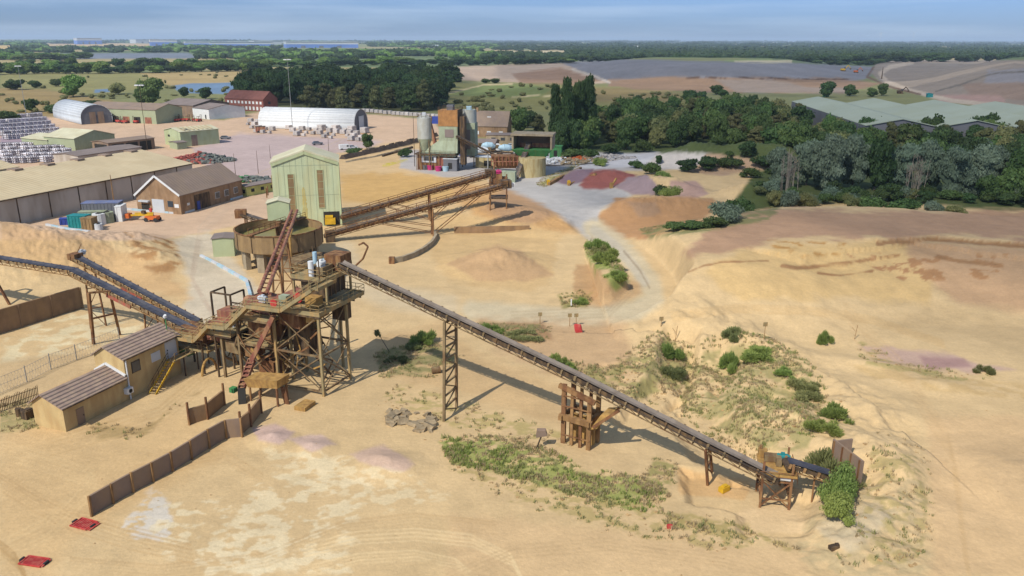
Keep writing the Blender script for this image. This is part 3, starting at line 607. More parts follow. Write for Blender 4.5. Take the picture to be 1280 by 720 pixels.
# timber pier
pc = G(724, 554); pr = thing('timber_pier', pc, 'rough timber and concrete pier with tall posts carrying the middle of the long conveyor', 'pier')
pu = d0; pn = Vector((.5, .866, 0))
ztop = 6.7
for i, (a, b) in enumerate([(-1.5, -.9), (-.5, -.95), (.5, -.9), (1.5, -.9), (-1.5, 1.4), (-.5, 1.4), (.6, 1.4), (1.5, 1.4)]):
    p = pc+pu*a+pn*b; MB().beam((p.x, p.y, pc.z-.4), (p.x, p.y, ztop-.27*a-.2*(i % 3)), .46 if i in (0, 3, 4, 7) else .32).build('post', 'wood' if i % 2 else 'rust', pr)
mb = MB()
for b in (-1.15, 1.65): mb.beam(pc+pu*-1.9+pn*b+UP*3.3, pc+pu*1.9+pn*b+UP*3.2, .45, .6)
for a in (-1.6, 1.6): mb.beam(pc+pu*a+pn*-1.7+UP*3.3, pc+pu*a+pn*1.7+UP*3.3, .4, .5)
mb.build('tie_beam', 'wood', pr)
for b in (-1.15, 1.65): MB().beam(pc+pu*-2.0+pn*b+UP*(ztop+.3-pc.z), pc+pu*2.2+pn*b+UP*(ztop-.8-pc.z), .4, .5).build('cap_beam', 'rust', pr)
for z_ in (1.2, 4.6, 5.8): MB().beam(pc+pu*-1.7+pn*-1.15+UP*z_, pc+pu*1.7+pn*-1.15+UP*z_, .12).build('rail', 'rust', pr)
MB().box(pc, pu, pn, 2.9, .5, pc.z-.4, pc.z+3.1, -1.4, .3).build('back_plate', 'ochre', pr)
sp = MB(); sp.quadbox([pc+pu*1.7+pn*-1.2+UP*2.6, pc+pu*2.5+pn*-1.2+UP*2.9, pc+pu*2.5+pn*.9+UP*2.9, pc+pu*1.7+pn*.9+UP*2.6, pc+pu*2.9+pn*-1.2+UP*4.6, pc+pu*4.0+pn*-1.2+UP*4.9, pc+pu*4.0+pn*.9+UP*4.9, pc+pu*2.9+pn*.9+UP*4.6]); sp.build('chute', 'ochre', pr)
MB().beam(pc+pu*2.1+pn*-1.2+UP*3, pc+pu*4.9+pn*-1.2+UP*5.6, .3).beam(pc+pu*2.1+pn*1.1+UP*3, pc+pu*4.9+pn*1.1+UP*5.6, .3).build('strut', 'rust', pr)
# feed frame at the tail
fc = (G(950, 634)+G(984.5, 637))/2; fc.z = H(fc.x, fc.y)
ff = thing('feed_frame', fc, 'rusty four-legged steel frame with white roller at the foot of the long conveyor', 'frame')
fu = (G(984.5, 637)-G(950, 634)); fu.z = 0; fu.normalize(); fn = Vector((-fu.y, fu.x, 0))
cs = [fc+fu*a+fn*b for a, b in ((-1.3, 0), (1.35, 0), (1.35, 3.4), (-1.3, 3.4))]
for p in cs: MB().beam((p.x, p.y, fc.z-.4), (p.x, p.y, 4.1), .22).build('leg', 'rust', ff)
mb = MB()
for i in range(4):
    a, b = cs[i], cs[(i+1) % 4]
    for z_ in (1.0, 2.9): mb.beam((a.x, a.y, fc.z+z_), (b.x, b.y, fc.z+z_), .13)
    mb.beam((a.x, a.y, fc.z+.2), (b.x, b.y, fc.z+2.9), .13).beam((b.x, b.y, fc.z+.2), (a.x, a.y, fc.z+2.9), .11)
mb.build('brace', 'rust', ff)
MB().box(fc, fu, fn, 3.4, 4.0, 2.75, 2.95, -1.6, -.2).build('platform', 'ochre', ff)
MB().tube(fc+fu*-.9+fn*.25+UP*3.25, fc+fu*1.5+fn*.15+UP*3.25, .24, k=14).build('roller', 'white', ff)
MB().box(fc, fu, fn, 1.4, .8, 3.0, 3.6, -1.0, 2.2).box(fc, fu, fn, .5, 1.3, 3.0, 3.7, 0, 1.4).build('transfer_chute', 'steel', ff)
MB().box(fc, fu, fn, .8, .7, 3.0, 3.7, -1.5, 3.0).build('feed_box', 'ochre', ff)
motor(ff, fc+fu*.7+fn*2.6+UP*4.2, 'teal', 1.2, fu); motor(ff, fc+fu*.9+fn*1.5+UP*3.3, 'red', .8, fn)
rb = MB(); rails(rb, [fc+fu*-1.6+fn*-.2+UP*2.95, fc+fu*1.8+fn*-.2+UP*2.95, fc+fu*1.8+fn*3.8+UP*2.95], 1, 1.2, .05); rb.build('handrail', 'rust', ff)
# short conveyor out of the pit wall
E0 = P(1038, 594, 2.7); E1 = P(985, 578, 3.9)
sc = thing('short_conveyor', (E0.x, E0.y, H(E0.x, E0.y)), 'short dark-belted conveyor coming out of the leafy bush to the feed frame', 'conveyor')
conveyor(sc, [E0, E1], 1.2, 'bluebelt', 'dsteel', .6, step=1.2, bracket='wood'); 
for f in (.35,): p = E0.lerp(E1, f); MB().beam((p.x, p.y, -.3), (p.x, p.y, p.z-.4), .16).build('support_leg', 'rust', sc)
# steel wing wall over the reclaim pit
pw = G(1073, 614); pw2 = G(1070, 590); wu = Vector((-.25, 1, 0)).normalized(); wn = Vector((1, .25, 0)).normalized()
ww = thing('hopper_plate', pw, 'tall grey-brown steel hopper plate standing in the sand behind the leafy bush', 'plate')
MB().box(pw, wu, wn, 4.6, .18, pw.z-.5, pw.z+3.2).build('side_plate', 'purplewall', ww)
MB().box(pw+wu*4.6, wn, -wu, 2.2, .18, pw.z-.5, pw.z+3.0).build('back_plate', 'purplewall', ww)
st = MB()
for i in range(4): st.box(pw, wu, wn, .12, .14, pw.z-.4, pw.z+3.15, .3+i*1.3, -.14)
st.build('stiffener', 'rust', ww)
mb = MB(); q_ = G(905, 614)
mb.cbox(q_+UP*.3, 1.1, .6, .5, Vector((.8, .6, 0))).cbox(q_+UP*.62, .5, .4, .14, Vector((.8, .6, 0)))
solo(mb, 'equipment_box', 'yellow', q_, 'small yellow box lying on the sand under the tail of the long conveyor', 'box')

# ------------------------------------------------------------------ twin incoming conveyors on the left
K = P(90, 338, 9.6); Aend = P(243, 414, 4.9); Aleft = P(-90, 309, 10.6)
fl = thing('stockyard_conveyor', (K.x, K.y, 0), 'near dark-belted conveyor that bends above the rusty frame leg and drops to the plant', 'conveyor', 'incoming conveyors on the left')
conveyor(fl, [Aleft, K, Aend], 1.4, 'bluebelt', 'steel', .7, 0, step=1.6, bracket='wood')
g1 = G(117, 430); g2 = G(150, 418)
trestle(fl, g1, g2, P(111, 366, 8.3), P(137, 364, 8.1), 'rust', .17, 1)
g3 = G(13, 381); trestle(fl, g3, g3+Vector((-5.5, 1.8, 0)), g3+Vector((-3.4, 1.0, 7)), g3+Vector((-4.6, 1.2, 7.2)), 'rust', .17, 1)
MB().beam(K.lerp(Aend, .35)-UP*.5+Vector((-.6, -.6, 0)), K.lerp(Aend, .55)-UP*.5+Vector((-.6, -.6, 0)), .16, .5).build('warning_strip', 'rustred', fl)
B0 = P(94, 321, 10.6); B1 = P(246, 402, 5.1)
fr2 = thing('transfer_conveyor', (B0.x, B0.y, 0), 'far dark-belted conveyor with a motor at its top, just behind the near incoming one', 'conveyor', 'incoming conveyors on the left')
conveyor(fr2, [B1, B0], 1.2, 'bluebelt', 'steel', .6, 0, step=1.6, bracket='wood')
MB().beam(B0.lerp(B1, .45)-UP*.4+Vector((-.6, -.7, 0)), B0.lerp(B1, .62)-UP*.4+Vector((-.6, -.7, 0)), .14, .5).build('warning_strip', 'rustred', fr2)
motor(fr2, B0+Vector((.6, .9, .5)), 'wgrey', 1.1, U); MB().cbox(B0+Vector((0, 0, .1)), 1.6, 1.5, .9, U).build('head_box', 'rust', fr2)
MB().beam(B0+Vector((.2, .2, .4)), B0+Vector((.9, .6, 1.9)), .1).build('bracket_arm', 'rust', fr2)
for f in (.12, .62): p = B0.lerp(B1, f); s_ = Vector((.7, .7, 0)); trestle(fr2, (p.x-.9, p.y-.6, H(p.x, p.y)), (p.x+.9, p.y+.6, H(p.x, p.y)), (p.x-.5, p.y-.4, p.z-.6), (p.x+.5, p.y+.4, p.z-.6), 'rust', .1, 2, True)
lp = P(209, 416, 5.5); lt = thing('conveyor_lamp', (lp.x, lp.y, 5.2), 'small white lamp on a bent green post beside the dark belt', 'lamp')
MB().beam(lp, lp+UP*2.2, .1).build('post', 'green', lt); MB().tube(lp+UP*2.2, lp+UP*2.5+Vector((.1, -.2, 0)), .28, .16, 10).build('lamp_head', 'white', lt)

# ------------------------------------------------------------------ office block beside the plant
O = P(83, 540, 0); OU = U; ON = N
ob = thing('site_office', O, 'sand-coloured two-level site office with brown ribbed roofs and an outside stair', 'building')
he1, he2 = 2.9, 5.3; W = 4.6; L1 = 9.0; L2 = 8.9
def at3(o, u, n, a, b, z): p = o+u*a+n*b; return Vector((p.x, p.y, z))
def gable_walls(mb, o, u, n, L, W, he, hr, z0=-.5, rf=.5, he2=None):
    he2 = he if he2 is None else he2
    i = len(mb.v)
    for a in (0, L):
        mb.v += [tuple(at3(o, u, n, a, 0, z0)), tuple(at3(o, u, n, a, W, z0)), tuple(at3(o, u, n, a, W, he2)), tuple(at3(o, u, n, a, W*rf, hr)), tuple(at3(o, u, n, a, 0, he))]
    mb.f += [(i, i+1, i+2, i+3, i+4), (i+9, i+8, i+7, i+6, i+5), (i, i+4, i+9, i+5), (i+1, i+6, i+7, i+2)]
    return mb
def gable_roof(mb, o, u, n, L, W, he, hr, ov=.3, t=.16, rf=.5, he2=None):
    he2 = he if he2 is None else he2
    s1 = (hr-he)/(W*rf); s2 = (hr-he2)/(W*(1-rf)); l = .02
    mb.slab([at3(o, u, n, -ov, -ov, he-s1*ov+t+l), at3(o, u, n, L+ov, -ov, he-s1*ov+t+l), at3(o, u, n, L+ov, W*rf, hr+t+l), at3(o, u, n, -ov, W*rf, hr+t+l)], t)
    mb.slab([at3(o, u, n, -ov, W*rf, hr+t+l), at3(o, u, n, L+ov, W*rf, hr+t+l), at3(o, u, n, L+ov, W+ov, he2-s2*ov+t+l), at3(o, u, n, -ov, W+ov, he2-s2*ov+t+l)], t)
    return mb
w1 = gable_walls(MB(), O, OU, ON, L1, W, he1, he1+1.15, rf=.62).build('lower_wall', 'render', ob)
O2 = O+OU*L1; w2 = gable_walls(MB(), O2, OU, ON, L2, W, he2, he2+1.15, rf=.62).build('upper_wall', 'render', ob)
gable_roof(MB(), O, OU, ON, L1-.3, W, he1, he1+1.15, .3, .14, .62).build('lower_roof', 'houseroof', ob)
gable_roof(MB(), O2, OU, ON, L2, W, he2, he2+1.15, .3, .14, .62).build('upper_roof', 'houseroof', ob)
fl_ = MB(); fl_.beam(at3(O, OU, ON, L1-.12, -.1, he1+.35), at3(O, OU, ON, L1-.12, W*.62, he1+1.5), .2, .25).beam(at3(O, OU, ON, L1-.12, W*.62, he1+1.5), at3(O, OU, ON, L1-.12, W+.1, he1+.4), .2, .25); fl_.build('roof_flashing', 'white', ob)
def pane_on(root, o, u, n, a, z, w, h, m='glass', frame='wgrey', name='window', d=.06):
    """window in the wall n=0, facing away from n"""
    fr = MB(); fr.box(o, u, n, w+.16, d, z-.08, z+h+.08, a-.08, -d); f = fr.build(name, frame, root)
    MB().box(o, u, n, w, .03, z, z+h, a, -d-.03).build('pane', m, f); return f
pane_on(ob, O2, OU, ON, 1.1, 3.1, 1.2, 1.3, 'glass', 'dsteel'); pane_on(ob, O2, OU, ON, 4.3, 3.3, 1.3, 1.0, 'wgrey', 'white')
f = MB().box(O2, OU, ON, 1.9, .08, 2.75, 5.0, 6.6, -.08).build('door', 'wgrey', ob); MB().box(O2, OU, ON, .08, .08, 3.8, 4.0, 6.8, -.17).build('handle', 'dark', f)
f = MB().box(O, OU, ON, 1.0, .07, 0, 2.0, 1.6, -.07).build('door', 'purplewall', ob); MB().box(O, OU, ON, .06, .06, .95, 1.1, 2.4, -.14).build('handle', 'dark', f)
f = MB().box(O, OU, ON, .9, .6, 1.0, 1.7, 8.4, -.62).build('air_conditioner', 'white', ob); MB().tube(at3(O, OU, ON, 8.85, -.64, 1.35), at3(O, OU, ON, 8.85, -.67, 1.35), .26, k=14).build('fan_grille', 'dark', f)
MB().tube(at3(O2, OU, ON, .2, -.12, 0), at3(O2, OU, ON, .2, -.12, he2), .09, k=8).build('drainpipe', 'white', ob)
mb = MB(); mb.tube(at3(O, OU, ON, -.3, -.38, he1-.05), at3(O, OU, ON, L1-.4, -.38, he1-.05), .08, k=8).tube(at3(O2, OU, ON, -.3, -.38, he2-.05), at3(O2, OU, ON, L2+.3, -.38, he2-.05), .08, k=8); mb.build('gutter', 'dsteel', ob)
stp = thing('steel_stair', at3(O2, OU, ON, 3.0, -1.0, 0), 'yellow-edged steel stair climbing to the upper door of the site office', 'stair')
s0 = at3(O2, OU, ON, 2.2, -1.5, 0); s1 = at3(O2, OU, ON, 6.8, -.75, 2.7)
sd = (s1-s0); hs = Vector((sd.y, -sd.x, 0)).normalized()
mb = MB(); mb.beam(s0-hs*.45, s1-hs*.45, .08, .28).beam(s0+hs*.45, s1+hs*.45, .08, .28); mb.build('stringer', 'yellow', stp)
mb = MB()
for i in range(12): p = s0.lerp(s1, (i+.5)/12); mb.cbox(p+UP*.05, .26, .86, .05, sd.normalized() if 0 else Vector((sd.x, sd.y, 0)).normalized())
mb.build('treads', 'olive', stp)
mb = MB(); rails(mb, [s0-hs*.5, s1-hs*.5], 1, 1.2, .04); rails(mb, [s0+hs*.5, s1+hs*.5], 1, 1.2, .04); mb.build('handrail', 'dsteel', stp)
MB().box(O2, OU, ON, 6.5, 1.3, 2.62, 2.72, 6.4, -1.42).build('landing', 'olive', stp)
mb = MB(); rails(mb, [at3(O2, OU, ON, 6.6, -1.4, 2.72), at3(O2, OU, ON, 12.6, -1.4, 2.72)], 1, 1.5, .045); mb.build('landing_rail', 'steel', stp)
for a in (8.2, 10.6, 12.6): MB().beam(at3(O2, OU, ON, a, -1.3, -.3), at3(O2, OU, ON, a, -1.3, 2.6), .14).build('post', 'dsteel', stp)

# ------------------------------------------------------------------ screening tower
T = Vector((-23.1, 90.1, 0)); TU = Vector((.38, .924, 0)).normalized(); TN = Vector((-TU.y, TU.x, 0))
def tp(a, b, z): return at3(T, TU, TN, a, b, z)
tw = thing('screening_tower', T, 'tall sand-caked steel screening tower with stepped decks, chutes and walkways on many posts', 'tower')
for a, b, z in ((0, 0, 10.7), (5.8, 0, 10.7), (0, 6.7, 10.6), (5.8, 6.7, 10.7), (0, 12.4, 8.6), (5.8, 12.4, 8.6), (9.0, 3.2, 10.7), (3, 9.6, 9), (2.9, 6.7, 10.6), (8.6, 9.5, 10.6), (0, 15.2, 6.2), (5, 15.2, 6.2)):
    MB().beam(tp(a, b, -.4), tp(a, b, z), .3, .3, TU).build('post', 'olive' if b < 7 else 'steel', tw)
mb = MB()
def xb(p, q, w=.14): mb.beam(p, q, w, w)
for z0, z1 in ((.6, 5.2), (5.2, 10.4)):
    for (a0, b0, a1, b1) in ((0, 0, 5.8, 0), (0, 0, 0, 6.7), (5.8, 0, 5.8, 6.7), (0, 6.7, 5.8, 6.7), (0, 6.7, 0, 12.4), (5.8, 6.7, 5.8, 12.4)):
        if b1 > 12 and z1 > 9: z1 = 8.5
        xb(tp(a0, b0, z1), tp(a1, b1, z0)); xb(tp(a0, b0, z0), tp(a1, b1, z1), .1); xb(tp(a0, b0, z1), tp(a1, b1, z1), .22); xb(tp(a0, b0, z0), tp(a1, b1, z0), .2)
mb.build('bracing', 'steel', tw)
def deck(name, a, b, L, Wd, z, rail_sides='frlb', m='olive', th=.35):
    MB().box(T, TU, TN, L, Wd, z-th, z, a, b).build(name, m, tw)
    k = MB()
    for i in range(int(L/1.5)+1): k.box(T, TU, TN, .12, Wd-.1, z-th-.25, z-th, a+min(i*1.5, L-.12), b+.05)
    k.build('joists', 'dsteel', tw)
    r = MB()
    c = {'f': ((a, b), (a, b+Wd)), 'b': ((a+L, b), (a+L, b+Wd)), 'r': ((a, b), (a+L, b)), 'l': ((a, b+Wd), (a+L, b+Wd))}
    for s in rail_sides:
        (x0, y0), (x1, y1) = c[s]; rails(r, [tp(x0, y0, z), tp(x1, y1, z)], 1.05, 1.2, .05)
        r.beam(tp(x0, y0, z+.08), tp(x1, y1, z+.08), .04, .18)
    r.build('handrail', 'olive', tw)
deck('main_deck', -.3, -.4, 9.8, 7.6, 10.8, 'frb'); deck('left_deck', 0, 7.2, 6.0, 6.0, 8.9, 'flb'); deck('low_deck', -.5, 13.2, 5.8, 5.0, 6.3, 'fl')
deck('top_deck', 2.6, 0.4, 5.6, 5.2, 14.2, 'frbl'); deck('mid_deck', .2, 7.4, 5.0, 4.6, 5.4, 'f')
for a, b in ((2.8, .6), (8, .6), (2.8, 5.4), (8, 5.4)): MB().beam(tp(a, b, 10.8), tp(a, b, 14), .24).build('post', 'olive', tw)
# machines on the decks
def sbox(name, a, b, L, Wd, z0, z1, m, slope=0.0):
    c = [tp(a, b, z0), tp(a+L, b, z0), tp(a+L, b+Wd, z0+slope), tp(a, b+Wd, z0+slope), tp(a, b, z1), tp(a+L, b, z1), tp(a+L, b+Wd, z1+slope), tp(a, b+Wd, z1+slope)]
    return MB().quadbox(c).build(name, m, tw)
sb = sbox('screen_box', 3.2, 1.2, 4.4, 3.4, 11.6, 13.6, 'dsteel', .3)
for i in range(5): MB().box(T, TU, TN, .14, .1, 11.5, 13.7, 3.4+i*1.0, 1.08).build('rib', 'steel', sb)
sbox('drive_box', 3.4, 1.4, 2.2, 2.0, 14.3, 15.4, 'steel'); sbox('head_chute', 5.8, .4, 2.4, 2.4, 14.4, 16.4, 'rust'); sbox('oil_tank', 1.1, 1.0, 1.4, 1.6, 10.9, 12.2, 'ochre')
sbox('hopper', 1, 3.6, 4, 3, 7.9, 10.3, 'rust', .4); sbox('hopper', .8, 8.0, 4.2, 3.4, 5.4, 8.3, 'rust', .8); sbox('under_chute', 5.6, .2, 1.6, 1.8, 8.0, 10.4, 'dsteel')
sbox('sand_screen', 1.0, 8.0, 4.2, 3.8, 9.1, 10.2, 'redpaint', .5); sbox('control_cabinet', .1, 4.6, .9, 1.1, 10.9, 12.3, 'sagegreen'); sbox('wash_box', 1.6, 5, 3.5, 1.8, 10.9, 11.8, 'redpaint')
f = MB().tube(tp(2.2, 4.4, 11.6), tp(2.0, 4.4, 11.6), .65, k=18).build('belt_guard', 'red', tw); MB().tube(tp(-.2, 6.2, 11.4), tp(-.35, 6.2, 11.4), .5, k=16).build('belt_guard', 'red', tw)
motor(tw, tp(4, 2, 15.8), 'white', 1.2, UP if 0 else TU); motor(tw, tp(6.8, 3.6, 15.0), 'lblue', 1.2, TN); motor(tw, tp(1.2, 9.0, 11.2), 'wgrey', 1.2, TN); motor(tw, tp(1.6, 14.3, 7.1), 'wgrey', 1.2, TU)
MB().tube(tp(5, 3.6, 14.2), tp(5, 3.6, 16.8), .28, k=12).build('filter', 'lblue', tw); MB().tube(tp(3.0, 2.8, 14.2), tp(3.0, 2.8, 16.2), .35, k=12).build('filter', 'white', tw)
# wide channel walkways stepping down to the left
def walk(p, q, w=1.1, m='olive', rl=True):
    p = Vector(p); q = Vector(q); d = Vector(((q-p).x, (q-p).y, 0)).normalized(); s = Vector((d.y, -d.x, 0))
    b_ = MB(); b_.beam(p, q, w, .12); b_.beam(p+s*w/2+UP*.08, q+s*w/2+UP*.08, .08, .42).beam(p-s*w/2+UP*.08, q-s*w/2+UP*.08, .08, .42); b_.build('walkway', m, tw)
    if (q-p).z**2 > .4*((q-p).length)**2*.2:
        k = MB(); nst = int((q-p).length/.35)
        for i in range(nst): k.cbox(p.lerp(q, (i+.5)/nst)+UP*.12, .24, w*.9, .05, d)
        k.build('stair_treads', 'dsteel', tw)
    if rl: r = MB(); rails(r, [p+s*w/2, q+s*w/2], 1.05, 1.3, .045); rails(r, [p-s*w/2, q-s*w/2], 1.05, 1.3, .045); r.build('handrail', 'olive', tw)
walk(tp(-.8, -.2, 14.0), tp(-.9, 4.4, 10.9)); walk(tp(-.8, -.2, 14.0), tp(3, -.2, 14.1), 1.2)
walk(tp(-.9, 4.4, 10.9), tp(-.9, 9.4, 10.8), 1.2); walk(tp(-.9, 9.4, 10.8), tp(-.9, 13.2, 7.4)); walk(tp(-.9, 13.2, 7.4), tp(-.9, 16.0, 7.3), 1.2)
walk(tp(-.9, 16.0, 7.3), tp(-.9, 18.6, 4.9)); walk(tp(-.9, 18.6, 4.9), tp(-.9, 23.0, 4.9), 1.2); walk(tp(-.9, 23.0, 4.9), tp(-1.2, 25.6, 2.9))
for b, z in ((18.4, 4.7), (22.8, 4.7), (25.2, 3.0), (16, 7.1)):
    MB().beam(tp(-.3, b, -.4), tp(-.3, b, z), .2).build('post', 'dsteel', tw); MB().beam(tp(2.6, b, -.4), tp(2.6, b, z), .2).build('post', 'dsteel', tw)
MB().box(T, TU, TN, 3.6, 8.0, 3.0, 3.3, -.2, 17.6).build('low_deck', 'olive', tw)
r = MB(); rails(r, [tp(-.2, 17.6, 3.3), tp(-.2, 25.6, 3.3), tp(3.4, 25.6, 3.3)], 1, 1.4, .045); r.build('handrail', 'olive', tw)
sbox('feed_hopper', .6, 19.0, 3.2, 4.6, 3.4, 5.0, 'rust', .4); sbox('rubber_skirt', .2, 21.4, 1.0, 1.6, 1.8, 3.2, 'green'); sbox('transfer_box', 1, 16, 3.4, 2.6, 4.4, 6.8, 'redpaint')
MB().tube(tp(3, 11.0, 9.6), tp(3.8, 13.6, 9.4), .9, k=16).build('drum', 'redpaint', tw)
# black gantry frames on the left
mb = MB()
for (a, b) in ((3.6, 19.6), (3.6, 16.4), (3.6, 13.4)):
    mb.beam(tp(a, b, 5.5), tp(a, b, 10), .2); mb.beam(tp(a+2.6, b, 5.5), tp(a+2.6, b, 10), .2); mb.beam(tp(a, b, 10), tp(a+2.6, b, 10), .2)
mb.beam(tp(3.6, 19.6, 10), tp(3.6, 16.4, 10), .2).beam(tp(3.6, 16.4, 9), tp(3.6, 13.4, 9), .16); mb.build('gantry_frame', 'dsteel', tw)
MB().cbox(tp(3.6, 16.6, 7.0), 2.4, 2.4, 2.2, TU).build('pump_housing', 'redpaint', tw); MB().cbox(tp(4.0, 13.4, 8.4), .8, .6, 1.2, TU).build('control_cabinet', 'white', tw)
# red stepped chute in front
rc = MB(); q0 = P(342, 397, 9.6); q1 = P(315, 452, 3.8); q2 = P(302, 487, 1.4)
for a, b in ((q0, q1), (q1, q2)):
    d = (b-a).normalized(); s = d.cross(UP).normalized(); rc.beam(a, b, .75, .12); rc.beam(a+s*.4+UP*.2, b+s*.4+UP*.2, .08, .5).beam(a-s*.4+UP*.2, b-s*.4+UP*.2, .08, .5)
    for i in range(7): rc.beam(a.lerp(b, i/6.5)+UP*.42-s*.4, a.lerp(b, i/6.5)+UP*.42+s*.4, .55, .05, )
rc.build('discharge_chute', 'redpaint', tw)
MB().beam(q2+UP*.2, q2+Vector((.3, -1.0, -1.5)), .9, .5).build('chute_boot', 'dark', tw); MB().cbox(q2+Vector((-1.0, 0, 0)), .7, .7, .6, TU).build('drain_box', 'green', tw)
# tilted sand box on legs (lower front)
bp0 = P(333, 478, 2.4); sbx = MB().quadbox([bp0+TU*-1.0+TN*2.0-UP*.6, bp0+TU*1.0+TN*2.0-UP*.6, bp0+TU*1.0-TN*2.4, bp0+TU*-1.0-TN*2.4, bp0+TU*-1.2+TN*2.4+UP*.5, bp0+TU*1.2+TN*2.4+UP*.5, bp0+TU*1.2-TN*2.6+UP*1.1, bp0+TU*-1.2-TN*2.6+UP*1.1]).build('sand_hopper', 'ochre', tw)
for a, b in ((-.9, 1.8), (.9, 1.8), (.9, -2.2), (-.9, -2.2)): MB().beam(Vector((bp0.x, bp0.y, -.4))+TU*a+TN*b, bp0+TU*a+TN*b, .2).build('post', 'rust', tw)
MB().beam(bp0-UP*.2-TN*2.4, Vector((bp0.x, bp0.y, 0))-TN*2.8, .7, .1).build('discharge_plate', 'rust', tw)
# assorted pipework, ladders and stub beams
rr_ = random.Random(5)
for i in range(16):
    a = rr_.uniform(.5, 5.2); b = rr_.uniform(1, 20); z = rr_.uniform(4.2, 8.5); k = MB()
    pts = [tp(a, b, z), tp(a+rr_.uniform(-1, 1), b+rr_.uniform(-.5, .5), z-rr_.uniform(2, 3)), tp(a+rr_.uniform(-2, 2), b+rr_.uniform(-2, 2), z-rr_.uniform(3.2, 4.2)), tp(a+rr_.uniform(-2, 2), b+rr_.uniform(-2, 2), -.2)]
    k.path(pts, rr_.choice((.1, .14, .2)), 8).build('pipe', rr_.choice(('rust', 'dsteel', 'steel', 'ochre')), tw)
for i in range(46):
    a = rr_.uniform(-.5, 5.5); b = rr_.uniform(.5, 22); z = rr_.uniform(2.5, 9.5)*(1-.025*b); k = MB()
    k.beam(tp(a, b, z), tp(a+rr_.uniform(-2, 2), b+rr_.uniform(-3, 3), z+rr_.uniform(-2, 2)), rr_.choice((.12, .2, .3))); k.build('stub_beam', rr_.choice(('rust', 'steel', 'ochre')), tw)
for a, b, L, Wd, z0, z1, m in ((.5, 10.5, 2, 1.6, 3.2, 5.2, 'rust'), (2.5, 13.4, 2.4, 1.8, 2.0, 5.6, 'dsteel'), (.3, 13, 1.8, 2.2, 3.4, 5.0, 'steel'), (3, 4, 2.2, 2.4, 3.6, 7.6, 'dsteel'), (1, 1.4, 3.2, 1.2, 9.2, 10.3, 'ochre'), (2, 9.0, 3, 2.4, 0, 2.2, 'rust')):
    sbox('sump_box' if z0 < 1 else 'side_chute', a, b, L, Wd, z0, z1, m, rr_.uniform(-.3, .6))
k = MB(); pf = [tp(8.0, 0, 14.4), tp(8.2, -.6, 15.0), tp(8.4, -1.2, 15.6), tp(8.6, -1.9, 17.2), tp(8.4, -1.4, 17.7), tp(8.2, -.8, 17.4)]; k.path(pf, .12).build('swan_neck_pipe', 'rust', tw)
for a, b in ((1.6, .6), (6.8, 5.2)): MB().beam(tp(a, b, 14.2), tp(a, b, 17.0), .1).build('mast', 'dsteel', tw)
mb = MB()
for i in range(18): mb.beam(tp(6.0, 7.0, 2+i*.5), tp(6.0, 7.5, 2+i*.5), .05)
mb.beam(tp(6.0, 7.0, 0), tp(6.0, 7.0, 11.8), .07).beam(tp(6.0, 7.5, 0), tp(6.0, 7.5, 11.8), .07); mb.build('ladder', 'steel', tw)
hp = MB(); 
for i in range(12): a = math.pi*i/11; b_ = math.pi*(i+1)/11; o_ = P(262, 466, 0); hp.tube(o_+TU*(math.cos(a)*1.3)+UP*(math.sin(a)*2.0), o_+TU*(math.cos(b_)*1.3)+UP*(math.sin(b_)*2.0), .16, k=8)
hp.build('hoop_pipe', 'ochre', tw)
# long red pipes carried to the pale green tower
red = thing('slurry_pipe_bridge', P(340, 340, 0), 'pair of long faded red pipes running from the tower to the pale green building', 'pipe bridge')
r0 = P(329, 364, 11.4); r1 = P(368, 263, 11.6); s_ = (r1-r0).cross(UP).normalized()
for o_ in (-.5, .5): MB().tube(r0+s_*o_, r1+s_*o_, .26, k=10).build('pipe', 'redpaint', red)
mb = MB(); mb.beam(r0-UP*.9, r1-UP*.9, .12)
for i in range(24): p = r0.lerp(r1, i/24); q = r0.lerp(r1, (i+1)/24); mb.beam(p-s_*.6-UP*.15, p+s_*.6-UP*.15, .1).beam(p-s_*.5-UP*.2, q-UP*.9, .07).beam(q+s_*.5-UP*.2, p-UP*.9, .07)
mb.build('lattice', 'redpaint', red)
for f in (.3, .58): p = r0.lerp(r1, f); trestle(red, (p.x-1, p.y, -.2), (p.x+1, p.y, -.2), (p.x-.5, p.y, p.z-.9), (p.x+.5, p.y, p.z-.9), 'rust', .12, 4, True)

# ------------------------------------------------------------------ thickener tank
tc_ = Vector((-45.3, 151.5, 0)); TR = 8.2
tk = thing('thickener_tank', tc_, 'round tan steel thickener tank on concrete piers in front of the pale green building', 'tank')
mb = MB(); K_ = 56
for r_a, r_b, z0, z1 in ((TR, TR, 3.9, 7.2), ):
    for i in range(K_):
        a, b = 2*math.pi*i/K_, 2*math.pi*(i+1)/K_; e = .12
        ca, sa, cb, sb_ = math.cos(a), math.sin(a), math.cos(b), math.sin(b)
        mb.quadbox([tc_+Vector((x*r, y*r, z)) for z in (z0, z1) for (x, y, r) in ((ca, sa, TR), (cb, sb_, TR), (cb, sb_, TR-e), (ca, sa, TR-e))])
mb.build('tank_wall', 'tan', tk)
MB().tube(tc_+UP*1.6, tc_+UP*3.9, 2.2, TR-.05, 40).build('tank_cone', 'tan', tk); MB().tube(tc_+UP*5.6, tc_+UP*5.7, TR-.14, k=48).build('slurry', 'slurry', tk)
mb = MB()
for i in range(K_):
    a, b = 2*math.pi*i/K_, 2*math.pi*(i+1)/K_; p = tc_+Vector((math.cos(a), math.sin(a), 0))*TR+UP*7.25; q = tc_+Vector((math.cos(b), math.sin(b), 0))*TR+UP*7.25; mb.beam(p, q, .3, .14)
mb.build('rim', 'rust', tk)
mb = MB()
for i in range(12): a = 2*math.pi*(i+.3)/12; p = tc_+Vector((math.cos(a), math.sin(a), 0))*(TR+.06); mb.beam(p+UP*3.9, p+UP*7.1, .12)
